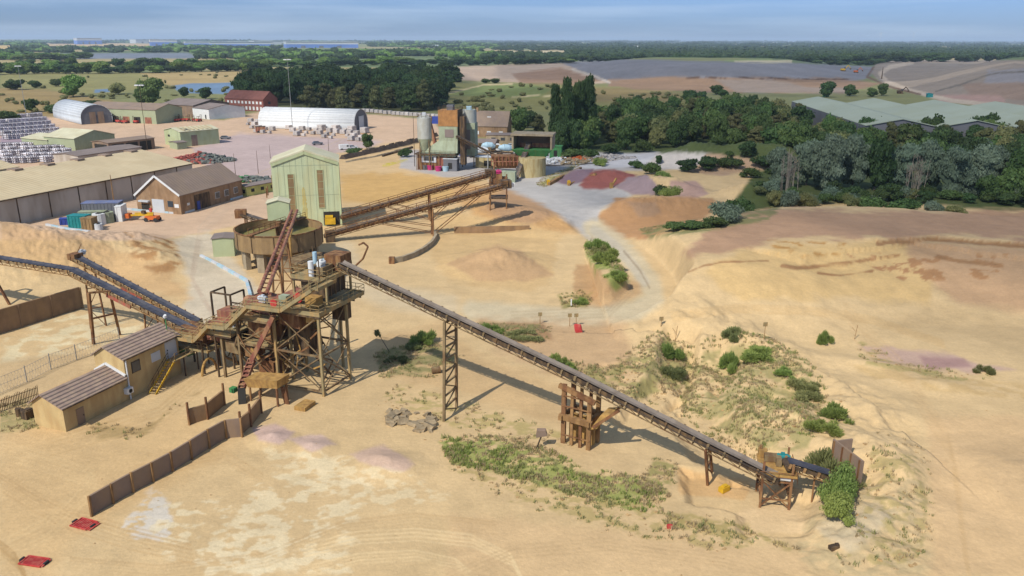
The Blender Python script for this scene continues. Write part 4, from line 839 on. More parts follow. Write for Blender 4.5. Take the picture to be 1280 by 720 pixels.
mb.build('wall_ribs', 'dsteel', tk)
for i in range(10): a = 2*math.pi*(i+.1)/10; p = tc_+Vector((math.cos(a), math.sin(a), 0))*(TR-1.4); MB().cbox(p+UP*1.6, 1.0, 1.5, 4.6, Vector((math.cos(a), math.sin(a), 0))).build('pier', 'concrete', tk)
MB().box(tc_, U, N, 2*TR+1, 1.2, 7.4, 7.6, -TR-.5, -.6).build('bridge', 'rust', tk)
mb = MB(); rails(mb, [at3(tc_, U, N, -TR, -.6, 7.6), at3(tc_, U, N, TR, -.6, 7.6)], 1, 1.6, .06); rails(mb, [at3(tc_, U, N, -TR, .6, 7.6), at3(tc_, U, N, TR, .6, 7.6)], 1, 1.6, .06); mb.build('handrail', 'rust', tk)
MB().tube(tc_+UP*5.2, tc_+UP*8.2, .6, k=14).build('drive_column', 'rust', tk)
MB().path([tc_+Vector((2, -2, 7.8)), tc_+Vector((4, -5, 7.9)), tc_+Vector((4.5, -8.6, 7.4)), tc_+Vector((4.5, -8.8, 2))], .25, 10).build('outlet_pipe', 'ochre', tk)
lo = tc_+Vector((8.6, -9.5, 0))
lt2 = thing('settling_cone', lo, 'low tan settling cone with a dark stripe on its lid beside the round tank', 'tank')
MB().tube(lo+UP*.2, lo+UP*3.4, 2.6, 4.4, 28).build('cone_body', 'tan', lt2); MB().tube(lo+UP*3.42, lo+UP*3.6, 4.5, k=28).build('lid', 'steel', lt2); MB().box(lo, U, N, 8.4, 1.0, 3.62, 3.7, -4.2, -.5).build('lid_stripe', 'dsteel', lt2)
def hut(o, u, n, L, Wd, z0, he, hr, name, label, wall='mint2', roof='creamroof', cat='hut', mono=False):
    t = thing(name, o, label, cat)
    gable_walls(MB(), o, u, n, L, Wd, z0+he, z0+hr, z0, .5).build('wall', wall, t); gable_roof(MB(), o, u, n, L, Wd, z0+he, z0+hr, .2, .12, .5).build('roof', roof, t); return t
e0 = Vector((.98, .2, 0)).normalized(); e1 = Vector((-.2, .98, 0)).normalized()
ph = P(333, 278, 8.0); hu = hut(P(335, 276, 7.9), e1, -e0, 3.6, 4.2, 7.9, 3.4, 4.0, 'drive_hut', 'small pale green hut with a brown stripe perched over the round tank', 'mint2', 'creamroof')
hu.location; 
for ch in hu.children: ch.location += e0*4.2
MB().box(P(335, 276, 0)+e0*1.6, e0, e1, 1.0, .06, 8.0, 11.0, 0, -.06).build('brown_panel', 'tan', hu)
for a, b in ((.2, .2), (4, .2), (4, 3.4), (.2, 3.4)): MB().beam(at3(P(335, 276, 0), e0, e1, a, b, 5.6), at3(P(335, 276, 0), e0, e1, a, b, 7.9), .2).build('post', 'rust', hu)
p_ = P(267, 321.5); h2 = hut(p_+e0*4.1, e1, -e0, 4.6, 4.1, 0, 3.7, 3.9, 'pump_hut', 'square pale green pump hut with flat grey roof left of the round tank', 'mint2', 'greyroof')
# ------------------------------------------------------------------ pale green tall building
gb0 = Vector((-55.0, 182.1, 0)); GW = 15.0; GD = 10.0
gb = thing('screen_house', gb0, 'tall pale green sheeted tower building with two brown strips and a rust streak', 'building')
gable_walls(MB(), gb0+e0*GW, e1, -e0, GD, GW, 15.0, 17.6).build('wall', 'mint', gb); gable_roof(MB(), gb0+e0*GW, e1, -e0, GD, GW, 15.0, 17.6, .25, .35).build('roof', 'creamroof', gb)
mb = MB()
for a, b in (((0, 15.1), (GW/2, 17.75)), ((GW/2, 17.75), (GW, 15.1))): mb.beam(gb0+e0*a[0]-e1*.2+UP*(a[1]-.5), gb0+e0*b[0]-e1*.2+UP*(b[1]-.5), .12, .7)
mb.beam(gb0+e0*(GW+.06)-e1*.1, gb0+e0*(GW+.06)-e1*.1+UP*14.8, .25); mb.build('barge_board', 'mint2', gb)
MB().box(gb0, e0, e1, 1.3, .06, 2.4, 12.4, 3.5, -.06).build('brown_panel', 'tan', gb); MB().box(gb0, e0, e1, 1.3, .06, 4.4, 13.2, 10.1, -.06).build('brown_panel', 'tan', gb)
rs = MB(); rs_r = random.Random(8); zz = [1.2+i*.45 for i in range(19)]
for i, z_ in enumerate(zz[:-1]):
    wl = (.95-.04*i)*rs_r.uniform(.6, 1.1); wr = (.8-.03*i)*rs_r.uniform(.6, 1.1); rs.box(gb0, e0, e1, wl+wr, .03, z_, z_+.45, 6.8-wl, -.03)
rs.build('rust_streak', mat('rust_streak', alb(204, 192, 126), .8, var=.12, scale=.9, stain=alb(196, 170, 92), stain_amt=.8), gb)
mb = MB()
for i in range(1, 11): mb.box(gb0, e0, e1, .05, .035, .1, 14.6+(2.4*(1-abs(i*1.36-GW/2)/(GW/2))), i*1.36, -.035)
mb.box(gb0, e0, e1, GW-.1, .03, 7.4, 7.46, .05, -.03).box(gb0, e0, e1, GW-.1, .03, 14.3, 14.38, .05, -.03); mb.build('sheet_joints', 'sagegreen', gb)
for a, z0, z1 in ((3.5, 2.4, 12.4), (10.1, 4.4, 13.2)):
    mb = MB(); mb.box(gb0, e0, e1, .1, .12, z0, z1, a-.1, -.12).box(gb0, e0, e1, .1, .12, z0, z1, a+1.3, -.12).box(gb0, e0, e1, 1.5, .12, z1, z1+.1, a-.1, -.12).box(gb0, e0, e1, 1.5, .12, z0-.1, z0, a-.1, -.12)
    for k_ in range(5): mb.box(gb0, e0, e1, 1.3, .1, z0+(z1-z0)*(k_+.5)/5, z0+(z1-z0)*(k_+.5)/5+.06, a, -.1)
    mb.build('panel_frame', 'mint2', gb)
f = MB().box(gb0, e0, e1, 3.6, .08, .2, 3.4, 11.0, -.08).build('opening', 'dark', gb)
MB().box(gb0, e0, e1, 2.4, .8, .5, 2.0, 11.2, -.9).box(gb0, e0, e1, 1.8, .8, 2.1, 2.6, 11.3, -.9).build('yellow_drive', 'yellow', gb)
ic = P(310, 272, 4)
inc = thing('feeder_conveyor', (ic.x, ic.y, 0), 'short stub conveyor with a rusty motor poking out left of the round tank', 'conveyor')
q_a = P(345, 281, 3.5); q_b = P(301, 267, 5.2); conveyor(inc, [q_a, q_b], 1.4, 'belt', 'dsteel', .6, 0); MB().cbox(q_b, 2.4, 1.8, 1.8, e0).build('head_box', 'rust', inc)
trestle(inc, (q_b.x+1, q_b.y-.8, 0), (q_b.x+1, q_b.y+.8, 0), (q_b.x+1, q_b.y-.6, q_b.z-.6), (q_b.x+1, q_b.y+.6, q_b.z-.6), 'rust', .12, 1)

# twin product conveyors to the right
F0 = Vector((-40.5, 169, 1.5)); F1 = Vector((-1.5, 180, 10.8)); E0_ = Vector((-40.0, 184.0, 2.4)); E1_ = Vector((-5.4, 193.6, 11.0))
for nm, a, b, lab, bw in (('product_conveyor', F0, F1, 'near brown lattice conveyor rising right from the pale green building with a braced centre post', 1.5), ('product_conveyor', E0_, E1_, 'far brown lattice conveyor rising right from the pale green building', 1.5)):
    t = thing(nm, (a.x, a.y, 0), lab, 'conveyor', 'twin conveyors right of the pale green building')
    conveyor(t, [a, b], 1.7, 'belt', 'rust', .9, 2, side=.6, rr=.09, step=1.6, bracket='wood')
    m_ = a.lerp(b, .58); dd = (b-a); dh = Vector((dd.x, dd.y, 0)).normalized(); sn = Vector((-dh.y, dh.x, 0))
    for s in (-1, 1): MB().beam(Vector((m_.x, m_.y, -.3))+sn*s*1.0, m_+sn*s*.8-UP*.9, .3).build('support_leg', 'rust', t)
    k = MB()
    for s in (-1, 1):
        k.beam(Vector((m_.x, m_.y, .3))+sn*s*1.0, a.lerp(b, .85)+sn*s*.8-UP*.9, .16); k.beam(Vector((m_.x, m_.y, 2.2))+sn*s*1.0, a.lerp(b, .36)+sn*s*.8-UP*.9, .13); k.beam(Vector((m_.x, m_.y, .6))+sn*s*1.0, a.lerp(b, .30)+sn*s*.8-UP*.9, .13)
        k.beam(Vector((m_.x, m_.y, 1.5))+sn*s*1.0, m_-sn*s*.8-UP*.9, .12)
    k.build('diagonal_brace', 'rust', t)
    MB().cbox(b+UP*.1, 2.2, 2.2, 1.8, dh).build('head_box', 'dsteel', t); motor(t, b+sn*1.6+UP*.3, 'rust', 1.4, dh)
    if a is F0: MB().cbox(b+dh*1.6-UP*.2, .9, .9, .9, dh).build('counterweight', 'white', t); MB().box(a, dh, sn, 2, 2.4, .1, 2.3, 0, -1.2).build('tail_box', 'dsteel', t)
tb = thing('transfer_tower', (E1_.x+3, E1_.y+1, 0), 'cluttered rusty transfer box between the twin conveyors and the concrete plant', 'tower')
o_ = E1_+Vector((2.0, .5, 0))
for a, b in ((-2, -2), (2, -2), (2, 2), (-2, 2)): MB().beam((o_.x+a, o_.y+b, -.3), (o_.x+a, o_.y+b, 10.5), .25).build('post', 'rust', tb)
MB().cbox((o_.x, o_.y, 8.6), 4.6, 4.4, .3).build('deck', 'dsteel', tb); MB().cbox((o_.x, o_.y, 5.2), 4.6, 4.4, .3).build('deck', 'dsteel', tb); MB().cbox((o_.x-.4, o_.y, 10), 2.6, 2.4, 2.4).cbox((o_.x+1.4, o_.y+.6, 9.4), 1.2, 1.8, 1.4).build('chute', 'rust', tb)
k = MB(); rails(k, [(o_.x-2.2, o_.y-2.1, 8.75), (o_.x+2.2, o_.y-2.1, 8.75), (o_.x+2.2, o_.y+2.1, 8.75)], 1, 1.1, .06); k.build('handrail', 'dsteel', tb); motor(tb, (o_.x, o_.y-1, 11.6), 'magenta', 1.3, e0)

# ------------------------------------------------------------------ low walls on the yard floor
cw = [G(a, b) for a, b in ((490, 329), (503, 327), (517, 322), (530, 315), (540, 307), (545, 299), (543, 293))]
mb = MB()
for a, b in zip(cw, cw[1:]): mb.beam(a+UP*.35, b+UP*.35, .55, 1.5)
c_ = thing('curved_kerb_wall', cw[0], 'low curved concrete wall on the sand below the near lattice conveyor', 'wall'); mb.build('wall_ring', 'concrete', c_); MB().cbox(cw[0]+UP*.5, 1.1, 1.1, 1.5).build('end_block', 'rust', c_)
a_ = G(568, 291.5); b_ = G(662, 290); solo(MB().beam(a_+UP*.5, b_+UP*.5, .4, 2.0), 'low_wall', 'corten', a_, 'long straight low grey wall on the sand right of the lattice conveyors', 'wall')
for (x0, y0), (x1, y1), lab in (((640, 250), (676, 262), 'a'),): pass

# lower left bay walls
def panel_wall(name, label, pts, h, m, post_m, posts_up=0.0, bay=None, th=.22, hend=None):
    t = thing(name, pts[0], label, 'wall'); P3 = [Vector(p) for p in pts]
    for i, (a, b) in enumerate(zip(P3, P3[1:])):
        d = (b-a); d.z = 0; L = d.length; d.normalize(); nn = Vector((-d.y, d.x, 0)); h0 = h; 
        f0, f1 = i/(len(P3)-1), (i+1)/(len(P3)-1); z0 = h+((hend or h)-h)*f0; z1 = h+((hend or h)-h)*f1
        c = [a-UP*.8, a+d*(L-.1)-UP*.8, a+d*(L-.1)+nn*th-UP*.8, a+nn*th-UP*.8]; c = [Vector((v.x, v.y, min(v.z, -.2))) for v in c]
        c += [Vector((a.x, a.y, z0+a.z)), Vector((b.x-d.x*.1, b.y-d.y*.1, z1+b.z)), Vector((b.x-d.x*.1, b.y-d.y*.1, z1+b.z))+nn*th, Vector((a.x, a.y, z0+a.z))+nn*th]
        MB().quadbox(c).build('panel', m, t)
    for i, p in enumerate(P3):
        MB().beam(p-UP*.5+Vector((.05, -.12, 0)), p+UP*(h+((hend or h)-h)*i/(len(P3)-1)+posts_up*(1 if i % 2 == 0 or posts_up > .5 else .3)), .2).build('post', post_m, t)
    return t
pts = [G(a, b) for a, b in ((115, 645), (142, 629), (167, 615), (192, 602), (216, 589), (240, 574), (262, 560), (283, 548), (303, 546))]
panel_wall('bay_wall', 'long low grey-brown panel wall ending at the flattened red barrier', pts, 2.0, 'purplewall', 'wood', .1, hend=2.2)
panel_wall('bay_wall', 'short brown plate wall with upright posts between the sandy track and the discharge chute', [G(237, 531), G(260, 524), G(281, 506)], 1.9, 'corten', 'rust', .9)
panel_wall('bay_wall', 'small brown plate wall with posts under the discharge chute', [G(302, 543), G(314, 533), G(327, 516)], 1.9, 'corten', 'rust', .9)
w_a = G(-60, 436); w_b = G(104, 385)
panel_wall('stockpile_wall', 'high brown retaining wall holding back sand under the left conveyors', [w_a.lerp(w_b, f) for f in (0, .25, .5, .75, 1)], 3.6, 'corten', 'corten', -.1, th=.3)
# chain link fence left
fpts = [G(a, b) for a, b in ((-30, 505), (34, 478), (64, 462), (96, 450), (150, 428))]
fe = thing('chainlink_fence', fpts[0], 'sagging wire fence on thin posts between the office and the high retaining wall', 'fence')
for p in fpts: MB().beam(p-UP*.2, p+UP*2.3, .09).build('post', 'galv', fe)
mb = MB()
for a, b in zip(fpts, fpts[1:]):
    L = (b-a).length; k = int(L/.45)
    for z in (.1, 1.1, 2.1): mb.beam(a+UP*z, b+UP*z, .03)
    for i in range(k): p = a.lerp(b, i/k); q = a.lerp(b, (i+1)/k); mb.beam(p+UP*.1, q+UP*2.1, .014).beam(q+UP*.1, p+UP*2.1, .014)
mb.build('mesh_wire', 'galv', fe)
pf = thing('paling_fence', G(2, 522), 'short sagging paling fence beside the gable of the site office', 'fence')
mb = MB(); a_ = G(-20, 522); b_ = G(48, 497)
for i in range(34): p = a_.lerp(b_, i/33); mb.beam(p-UP*.1, p+UP*(1.6+.1*math.sin(i))+Vector((.1, 0, 0)), .09, .04)
mb.build('palings', 'steel', pf); MB().beam(a_+UP*.5, b_+UP*.5, .06).beam(a_+UP*1.3, b_+UP*1.3, .06).build('rail', 'steel', pf)
for (a, b), lab in (((24, 520), 'dark waste drum by the gable of the site office'), ):
    q_ = G(a, b); solo(MB().tube(q_, q_+UP*.9, .32, k=14).tube(q_+UP*.9, q_+UP*.95, .34, k=14), 'drum', 'dsteel', q_, lab, 'drum')
q_ = G(36, 522); solo(MB().cbox(q_+UP*.5, 1.2, .9, 1.0, U).cbox(q_+UP*1.05, .7, .6, .12, U).tube(q_+UP*.3, q_+UP*.9+Vector((-.9, .3, 0)), .2, k=10), 'old_pump', 'dsteel', q_, 'old dark pump dumped beside the gable wall of the site office', 'pump')
# blue and white kerb blocks
def kerb(name, label, pts, cols=('wgrey', 'lblue'), h=.5, w=.5, seg=3.0):
    t = thing(name, pts[0], label, 'kerb'); 
    tot = [(a, b) for a, b in zip(pts, pts[1:])]; j = 0
    for a, b in tot:
        L = (b-a).length; k = max(1, round(L/seg))
        for i in range(k):
            MB().beam(a.lerp(b, i/k+.004)+UP*h/2, a.lerp(b, (i+1)/k-.004)+UP*h/2, w, h).build('block', cols[j % 2], t); j += 1
kerb('painted_kerb', 'blue and white painted kerb curving across sand from the pump hut to the tower', [G(251, 321), G(280, 336), G(308, 352), G(313, 370)], seg=2.4)
kerb('painted_kerb', 'pale blue kerb along the front gable of the brown brick workshop', [G(152, 262), G(180, 264), G(228, 268)], seg=4)
kerb('painted_kerb', 'pale blue kerb along the long side of the brown brick workshop', [G(231, 267), G(262, 257), G(303, 246)], seg=5)
kerb('painted_kerb', 'pale blue kerb in front of the teal skip and containers', [G(58, 282), G(82, 287), G(112, 291)], seg=3)
kerb('painted_kerb', 'white kerb beside the yellow portable cabin', [G(318, 243), G(340, 235)], seg=4)

# red barriers, signs, debris
def mat_barrier(c, ang, lab, sx=2.4, sy=1.3):
    t = thing('plastic_barrier', c, lab, 'barrier', 'red plastic barriers on the sand'); u = Vector((math.cos(ang), math.sin(ang), 0)); n_ = Vector((-u.y, u.x, 0)); mb = MB()
    mb.box(c, u, n_, sx, .1, c.z+.06, c.z+.18, -sx/2, -sy/2).box(c, u, n_, sx, .1, c.z+.06, c.z+.18, -sx/2, sy/2-.1).box(c, u, n_, .12, sy-.2, c.z+.06, c.z+.18, -sx/2, -sy/2+.1).box(c, u, n_, .12, sy-.2, c.z+.06, c.z+.18, sx/2-.12, -sy/2+.1); mb.build('frame', 'red', t)
    mb = MB()
    for i in range(9): mb.box(c, u, n_, .16, sy-.2, c.z+.06, c.z+.14, -sx/2+.2+i*.24, -sy/2+.1)
    mb.build('bars', 'red', t)
    for a_ in (-sx/2-.2, sx/2+.02): MB().box(c, u, n_, .18, .5, c.z-.02, c.z+.25, a_, -.25).build('foot', 'black', t)
mat_barrier(G(105, 656), -.35, 'red plastic barrier lying flat at the end of the grey-brown panel wall', 1.9, 1.4); mat_barrier(G(43, 703), -.2, 'red plastic barrier with pale spots lying flat in the bottom left corner', 2.1, 1.2)
rb_ = G(723, 417); t = thing('plastic_barrier', rb_, 'crumpled red barrier leaning below the pair of small signs', 'barrier', 'red plastic barriers on the sand')
MB().quadbox([rb_+Vector(v) for v in ((-.5, 0, .1), (.6, .1, .0), (.7, .3, .1), (-.4, .3, .2), (-.7, .3, 1.3), (.3, .2, 1.2), (.4, .4, 1.3), (-.5, .5, 1.4))]).build('panel', 'red', t)
for i, ((a, b), h, lab) in enumerate((((675, 405), 1.7, 'square notice on a post at the track edge, left of the paired signs'), ((712, 408), 1.9, 'left sign of the pair above the crumpled red barrier'), ((720, 408), 1.9, 'right sign of the pair above the crumpled red barrier'), ((826, 412), 1.8, 'small dark sign on a post at the edge of the weedy bank'), ((955, 424), 2.3, 'small dark sign on the tallest post above the green bank'), ((714, 384), 1.2, 'white marker post with an orange foot on the track bend'))):
    p = G(a, b); t = thing('track_sign', p, lab, 'sign', 'small signs beside the haul road')
    MB().beam(p-UP*.2, p+UP*h, .08).build('post', 'wood', t)
    if i < 5: MB().cbox(p+UP*(h-.1), .62, .06, .6, Vector((1, .1, 0)).normalized()).build('sign_plate', 'olive', t)
    else: MB().beam(p+UP*.3, p+UP*(h+.2), .16).build('marker', 'white', t)
for a, b, lab in ((844, 425, 'thin bent stick upright in the weedy bank'), (1068, 424, 'thin dead stick at the rim of the pink puddle')):
    p = G(a, b); solo(MB().beam(p-UP*.1, p+UP*2.2+Vector((.2, 0, 0)), .07).beam(p+UP*1.2, p+UP*1.8+Vector((-.5, .1, 0)), .05), 'stick', 'wood', p, lab, 'stick')
p = G(540, 467); q = P(541, 462, 0); d = Vector((.9, .3, 0)).normalized(); mb = MB(); mb.tube(p+UP*.45, p+UP*.45+d*1.1, .45, k=16); solo(mb, 'old_roller', 'steel', p, 'old rusty roller lying on the sand left of the lattice trestle', 'roller')
p = G(381, 509); mb = MB(); mb.box(p, U, -N, 2.2, 1.5, p.z-.1, p.z+.5, -1.1, -.7); solo(mb, 'sand_block', 'ochre', p, 'square sand-caked block on the ground in front of the tower', 'block')
p = G(670, 561); t = thing('broken_post_sign', p, 'tilted grey plate on a broken post in the weeds left of the timber pier', 'sign'); MB().beam(p-UP*.1, p+Vector((.6, .2, 1.5)), .12).build('post', 'dsteel', t); MB().quadbox([p+Vector(v) for v in ((0, 0, 1.3), (1.2, 0, 1.5), (1.2, .5, 1.6), (0, .5, 1.4), (.1, 0, 2.1), (1.0, 0, 2.1), (1.0, .5, 2.2), (.1, .5, 2.2))]).build('plate', 'purplewall', t)
p = G(1042, 686); solo(MB().cbox(p+UP*.15, .8, .5, .35, Vector((.9, .3, 0)).normalized()).cbox(p+Vector((.3, .1, .35)), .3, .3, .2), 'scrap', 'dsteel', p, 'small dark lump of scrap on the stony bank below the bush', 'scrap')
p = G(837, 660); solo(MB().cbox(p+UP*.15, .5, .35, .3).cbox(p+UP*.33, .25, .2, .1), 'red_lump', 'red', p, 'small red lump on the weedy strip below the yellow box', 'scrap')
rr_ = random.Random(3)
def rock(p, s, m='rock'):
    mb = MB(); pts = []
    for i in range(8):
        sx, sy, sz = ((-1, -1, -1), (1, -1, -1), (1, 1, -1), (-1, 1, -1), (-1, -1, 1), (1, -1, 1), (1, 1, 1), (-1, 1, 1))[i]
        pts.append(Vector((sx*s*rr_.uniform(.5, 1), sy*s*rr_.uniform(.3, .8), sz*s*rr_.uniform(.2, .55))))
    e = Matrix.Rotation(rr_.uniform(0, 3), 3, 'Z') @ Matrix.Rotation(rr_.uniform(-.5, .5), 3, 'X')
    mb.quadbox([p+e @ v+UP*s*.25 for v in pts]); return mb
for i in range(34):
    a = rr_.uniform(485, 545); b = 520+(a-485)*.18+rr_.uniform(-9, 12); p = G(a, b)
    solo(rock(p, rr_.uniform(.3, .85)), 'concrete_slab', 'rock', p, 'broken slab in the heap of rubble left of the weedy strip', 'rubble', 'rubble slabs near the lattice trestle')
# ------------------------------------------------------------------ sheds and houses
def shed(name, label, px, L, Wd, he, hr, wall, roof, ang=69.5, ridge='u', cat='shed', group=None, he2=None, rf=.5, roofname='roof', pt=None, ov=.3):
    """px = near corner on the ground; u runs along ang, n to its left"""
    o = pt if pt is not None else P(*px, 0); o = Vector((o.x, o.y, H(o.x, o.y))) if pt is None else o
    u = Vector((math.cos(R(ang)), math.sin(R(ang)), 0)); n_ = Vector((-u.y, u.x, 0))
    t = thing(name, o, label, cat, group); b = Vector((0, 0, 0)); oo = Vector((o.x, o.y, 0)); z = o.z
    if ridge == 'u': gable_walls(MB(), oo, u, n_, L, Wd, z+he, z+hr, z-1, rf, None if he2 is None else z+he2).build('wall', wall, t); gable_roof(MB(), oo, u, n_, L, Wd, z+he, z+hr, ov, .2, rf, None if he2 is None else z+he2).build(roofname, roof, t)
    else:
        o2 = oo+u*L; gable_walls(MB(), o2, n_, -u, Wd, L, z+he, z+hr, z-1, rf).build('wall', wall, t); gable_roof(MB(), o2, n_, -u, Wd, L, z+he, z+hr, ov, .2, rf).build(roofname, roof, t)
    t['_'] = 0; del t['_']
    return t, oo, u, n_
def on_wall(root, o, u, n_, a, z, w, h, m, name='window', d=.08): return MB().box(o, u, n_, w, d, z, z+h, a, -d).build(name, m, root)
def end_wall(root, o, u, n_, b, z, w, h, m, name='window', d=.08):
    """on the near gable, facing -u"""
    return MB().box(o, n_, -u, w, d, z, z+h, b, 0).build(name, m, root)

# long sand-dusted warehouse
wo = P(45, 276, 0)-U*34
t, o, u, n_ = shed('warehouse', 'very long warehouse with sand-dusted tan roof and grey side wall at the left edge', None, 88, 38, 6.3, 9.4, 'greywall', 'tanroof', pt=Vector((wo.x, wo.y, 0)), cat='warehouse')
for i in range(9): MB().box(o, u, n_, 2.4, 3.0, 9.2, 9.9, 6+i*9.6, 17.5).build('roof_vent', 'brownroof', t)
for i in range(10): on_wall(t, o, u, n_, 4+i*8.6, 0, .25, 6.2, 'dsteel', 'pilaster', .1)
MB().tube(at3(o, u, n_, 0, -.45, 6.3), at3(o, u, n_, 88, -.45, 6.3), .14, k=6).build('gutter', 'dsteel', t)
t, o, u, n_ = shed('warehouse', 'tan-roofed warehouse bay with brown stripes behind the long one at the left edge', None, 40, 24, 6.8, 9.2, 'greywall', 'tanroof', pt=at3(o, u, n_, 22, 39, 0), cat='warehouse')
for i in range(5): MB().box(o, u, n_, 1.2, 9, 8.0, 8.15, 16+i*4.5, 1.5).build('roof_stripe', 'brownroof', t)
# brick workshop
bo = P(227, 268, 0)
t, o, u, n_ = shed('brick_workshop', 'brown brick workshop with brown roof, white bargeboards and a pale roller door', (227, 268), 25, 13.4, 4.8, 9.0, 'brick', 'brownroof', ang=72, cat='workshop', he2=4.0)
mb = MB(); mb.beam(at3(o, u, n_, -.4, -.3, 4.75), at3(o, u, n_, -.4, 6.7, 9.3), .12, .5).beam(at3(o, u, n_, -.4, 6.7, 9.3), at3(o, u, n_, -.4, 13.7, 4.0), .12, .5); mb.build('bargeboard', 'white', t)
f = end_wall(t, o, u, n_, 5.0, 0, 3.6, 3.4, 'wgrey', 'roller_door'); end_wall(t, o, u, n_, 9.6, .2, 2.4, 1.7, 'dark', 'window'); end_wall(t, o, u, n_, 9.2, 2.6, 3.0, .4, 'wgrey', 'canopy', .9); end_wall(t, o, u, n_, 2.2, 1.7, 1.6, 1.5, 'glass'); end_wall(t, o, u, n_, .5, 1.6, 1.3, .9, 'white', 'notice'); end_wall(t, o, u, n_, 8.9, .1, .7, .9, 'red', 'fire_box', .3)
f = on_wall(t, o, u, n_, 5.2, 0, 6.0, 3.9, 'dsteel', 'large_door', .05); on_wall(t, o, u, n_, 6.0, 0, 1.1, 2.2, 'blue', 'door', .12); on_wall(t, o, u, n_, 2.4, 1.8, .9, .6, 'white', 'notice')
for a in (13.4, 17.2, 21.2): f = on_wall(t, o, u, n_, a, 1.5, 1.8, 1.7, 'white', 'window'); MB().box(o, u, n_, 1.6, .03, 1.6, 3.1, a+.1, -.12).build('pane', 'glass', f)
# pale sheds beyond
t, o, u, n_ = shed('green_shed', 'green gabled shed with pale roof next to rows of bundled pipes', (95, 190), 18, 18, 5.0, 7.4, 'greenwall', 'creamroof', ang=64, ridge='n')
t, o, u, n_ = shed('green_shed', 'low pale-roofed green shed joined to the left of the gabled green shed', (61, 187), 16, 16, 3.6, 4.8, 'greenwall', 'creamroof', ang=64, ridge='n')
t, o, u, n_ = shed('open_shed', 'low shed with pinkish brown roof and open dark bays behind the long warehouse', (137, 193), 20, 10, 4.2, 4.9, 'purplewall', 'brownroof', ang=60, ridge='u')
for i in range(3): on_wall(t, o, u, n_, 1.4+i*6, .1, 5.0, 3.4, 'dark', 'bay_opening')
end_wall(t, o, u, n_, 1, .1, 7.5, 3.4, 'dark', 'bay_opening'); 
t, o, u, n_ = shed('lean_to', 'low grey-roofed lean-to along the back of the long warehouse', (100, 212), 26, 12, 4.4, 5.0, 'greywall', 'greyroof', ang=66)
t, o, u, n_ = shed('green_shed', 'light green box shed with ribbed cream roof and brown door by the pink yard', (227, 184), 17, 13, 6.0, 7.2, 'mint2', 'creamroof', ang=50, ridge='u')
on_wall(t, o, u, n_, 4.6, 0, 2.6, 4.4, 'brownroof', 'door'); end_wall(t, o, u, n_, 8.5, 3.6, 1.6, .8, 'dark', 'window')
for i in range(7): MB().slab([at3(o, u, n_, 2+i*2, .4, 6.55), at3(o, u, n_, 2.8+i*2, .4, 6.55), at3(o, u, n_, 2.8+i*2, 6, 7.5), at3(o, u, n_, 2+i*2, 6, 7.5)], .06).build('roof_light', 'tanroof', t)
t, o, u, n_ = shed('green_annexe', 'tiny dark green annexe at the side of the light green box shed', (222, 187), 4, 6, 2.6, 2.9, 'greenwall', 'greyroof', ang=50)
t, o, u, n_ = shed('long_shed', 'long tan shed with brown roof behind the arched grey tent', (196, 155), 20, 46, 7, 9.5, 'greenwall', 'brownroof', ang=72, ridge='n')
for i in range(6): end_wall(t, o, u, n_, 3+i*7, 0, 4.2, 3.2, 'dark' if i % 2 else 'redpaint', 'door')
t, o, u, n_ = shed('grey_shed', 'low wide grey-roofed shed beside the red brick building', (243, 147), 26, 26, 6.5, 9, 'purplewall', 'greyroof', ang=62, ridge='n')
t, o, u, n_ = shed('white_shed', 'white-walled low shed with brown-grey roof in front of the grey one', (262, 149.5), 22, 17, 5.4, 7.4, 'white', 'greyroof', ang=50, ridge='n')
end_wall(t, o, u, n_, 3, .2, 1.2, 2.2, 'dark', 'door')
t, o, u, n_ = shed('red_brick_building', 'two-storey red brick building with dark red roof at the edge of the dark trees', (330, 140), 12, 32, 7, 11.5, 'redbrick', 'redroof', ang=62, ridge='n', cat='building')
for i in range(10): end_wall(t, o, u, n_, 1.4+i*3.0, 4.4, 1.5, 1.5, 'white'); end_wall(t, o, u, n_, 1.4+i*3.0, .8, 1.5, 2.0, 'white')
on_wall(t, o, u, n_, 4, 4.4, 2, 1.5, 'glass')
t, o, u, n_ = shed('farm_house', 'house with wide brown roof and two roof lights behind the concrete plant', (634, 172), 11, 18, 5, 11, 'brick', 'brownroof', ang=80, ridge='n', cat='house')
for i in range(3): end_wall(t, o, u, n_, 2+i*5.5, 1.2, 1.8, 1.5, 'white')
MB().box(o, n_, -u, 1.8, 1.2, 8.2, 8.9, 8, -4.2).build('roof_light', 'white', t); MB().cbox(at3(o, u, n_, 5.5, 15, 11.6), .9, 1.3, 2, u).build('chimney', 'brick', t)
t, o, u, n_ = shed('low_office', 'low grey-roofed office in front of the brown-roofed house', (618, 191), 10, 20, 3.4, 4.6, 'purplewall', 'greyroof', ang=80, ridge='n')
t, o, u, n_ = shed('flat_office', 'flat-roofed pale office block left of the tall poplars', (684, 180), 8, 26, 3.4, 3.7, 'concrete', 'greyroof', ang=85, ridge='n')
for i in range(6): end_wall(t, o, u, n_, 2+i*4, 1.2, 1.8, 1.2, 'glass')
# yellow cabin
t, o, u, n_ = shed('portable_cabin', 'yellow-green portable cabin beside the brown brick workshop', (309, 246), 11.5, 3.6, 2.7, 2.95, 'mint2', 'greyroof', ang=58, cat='cabin')
[c for c in t.children if c.name.startswith('wall')][0].data.materials[0] = mat('yellow_green_panel', alb(206, 204, 120), .8)
end_wall(t, o, u, n_, .5, .9, 1.1, 1, 'dark'); 
for a in (1.6, 5, 8.6): on_wall(t, o, u, n_, a, 1.1, 1.1, .9, 'dark')
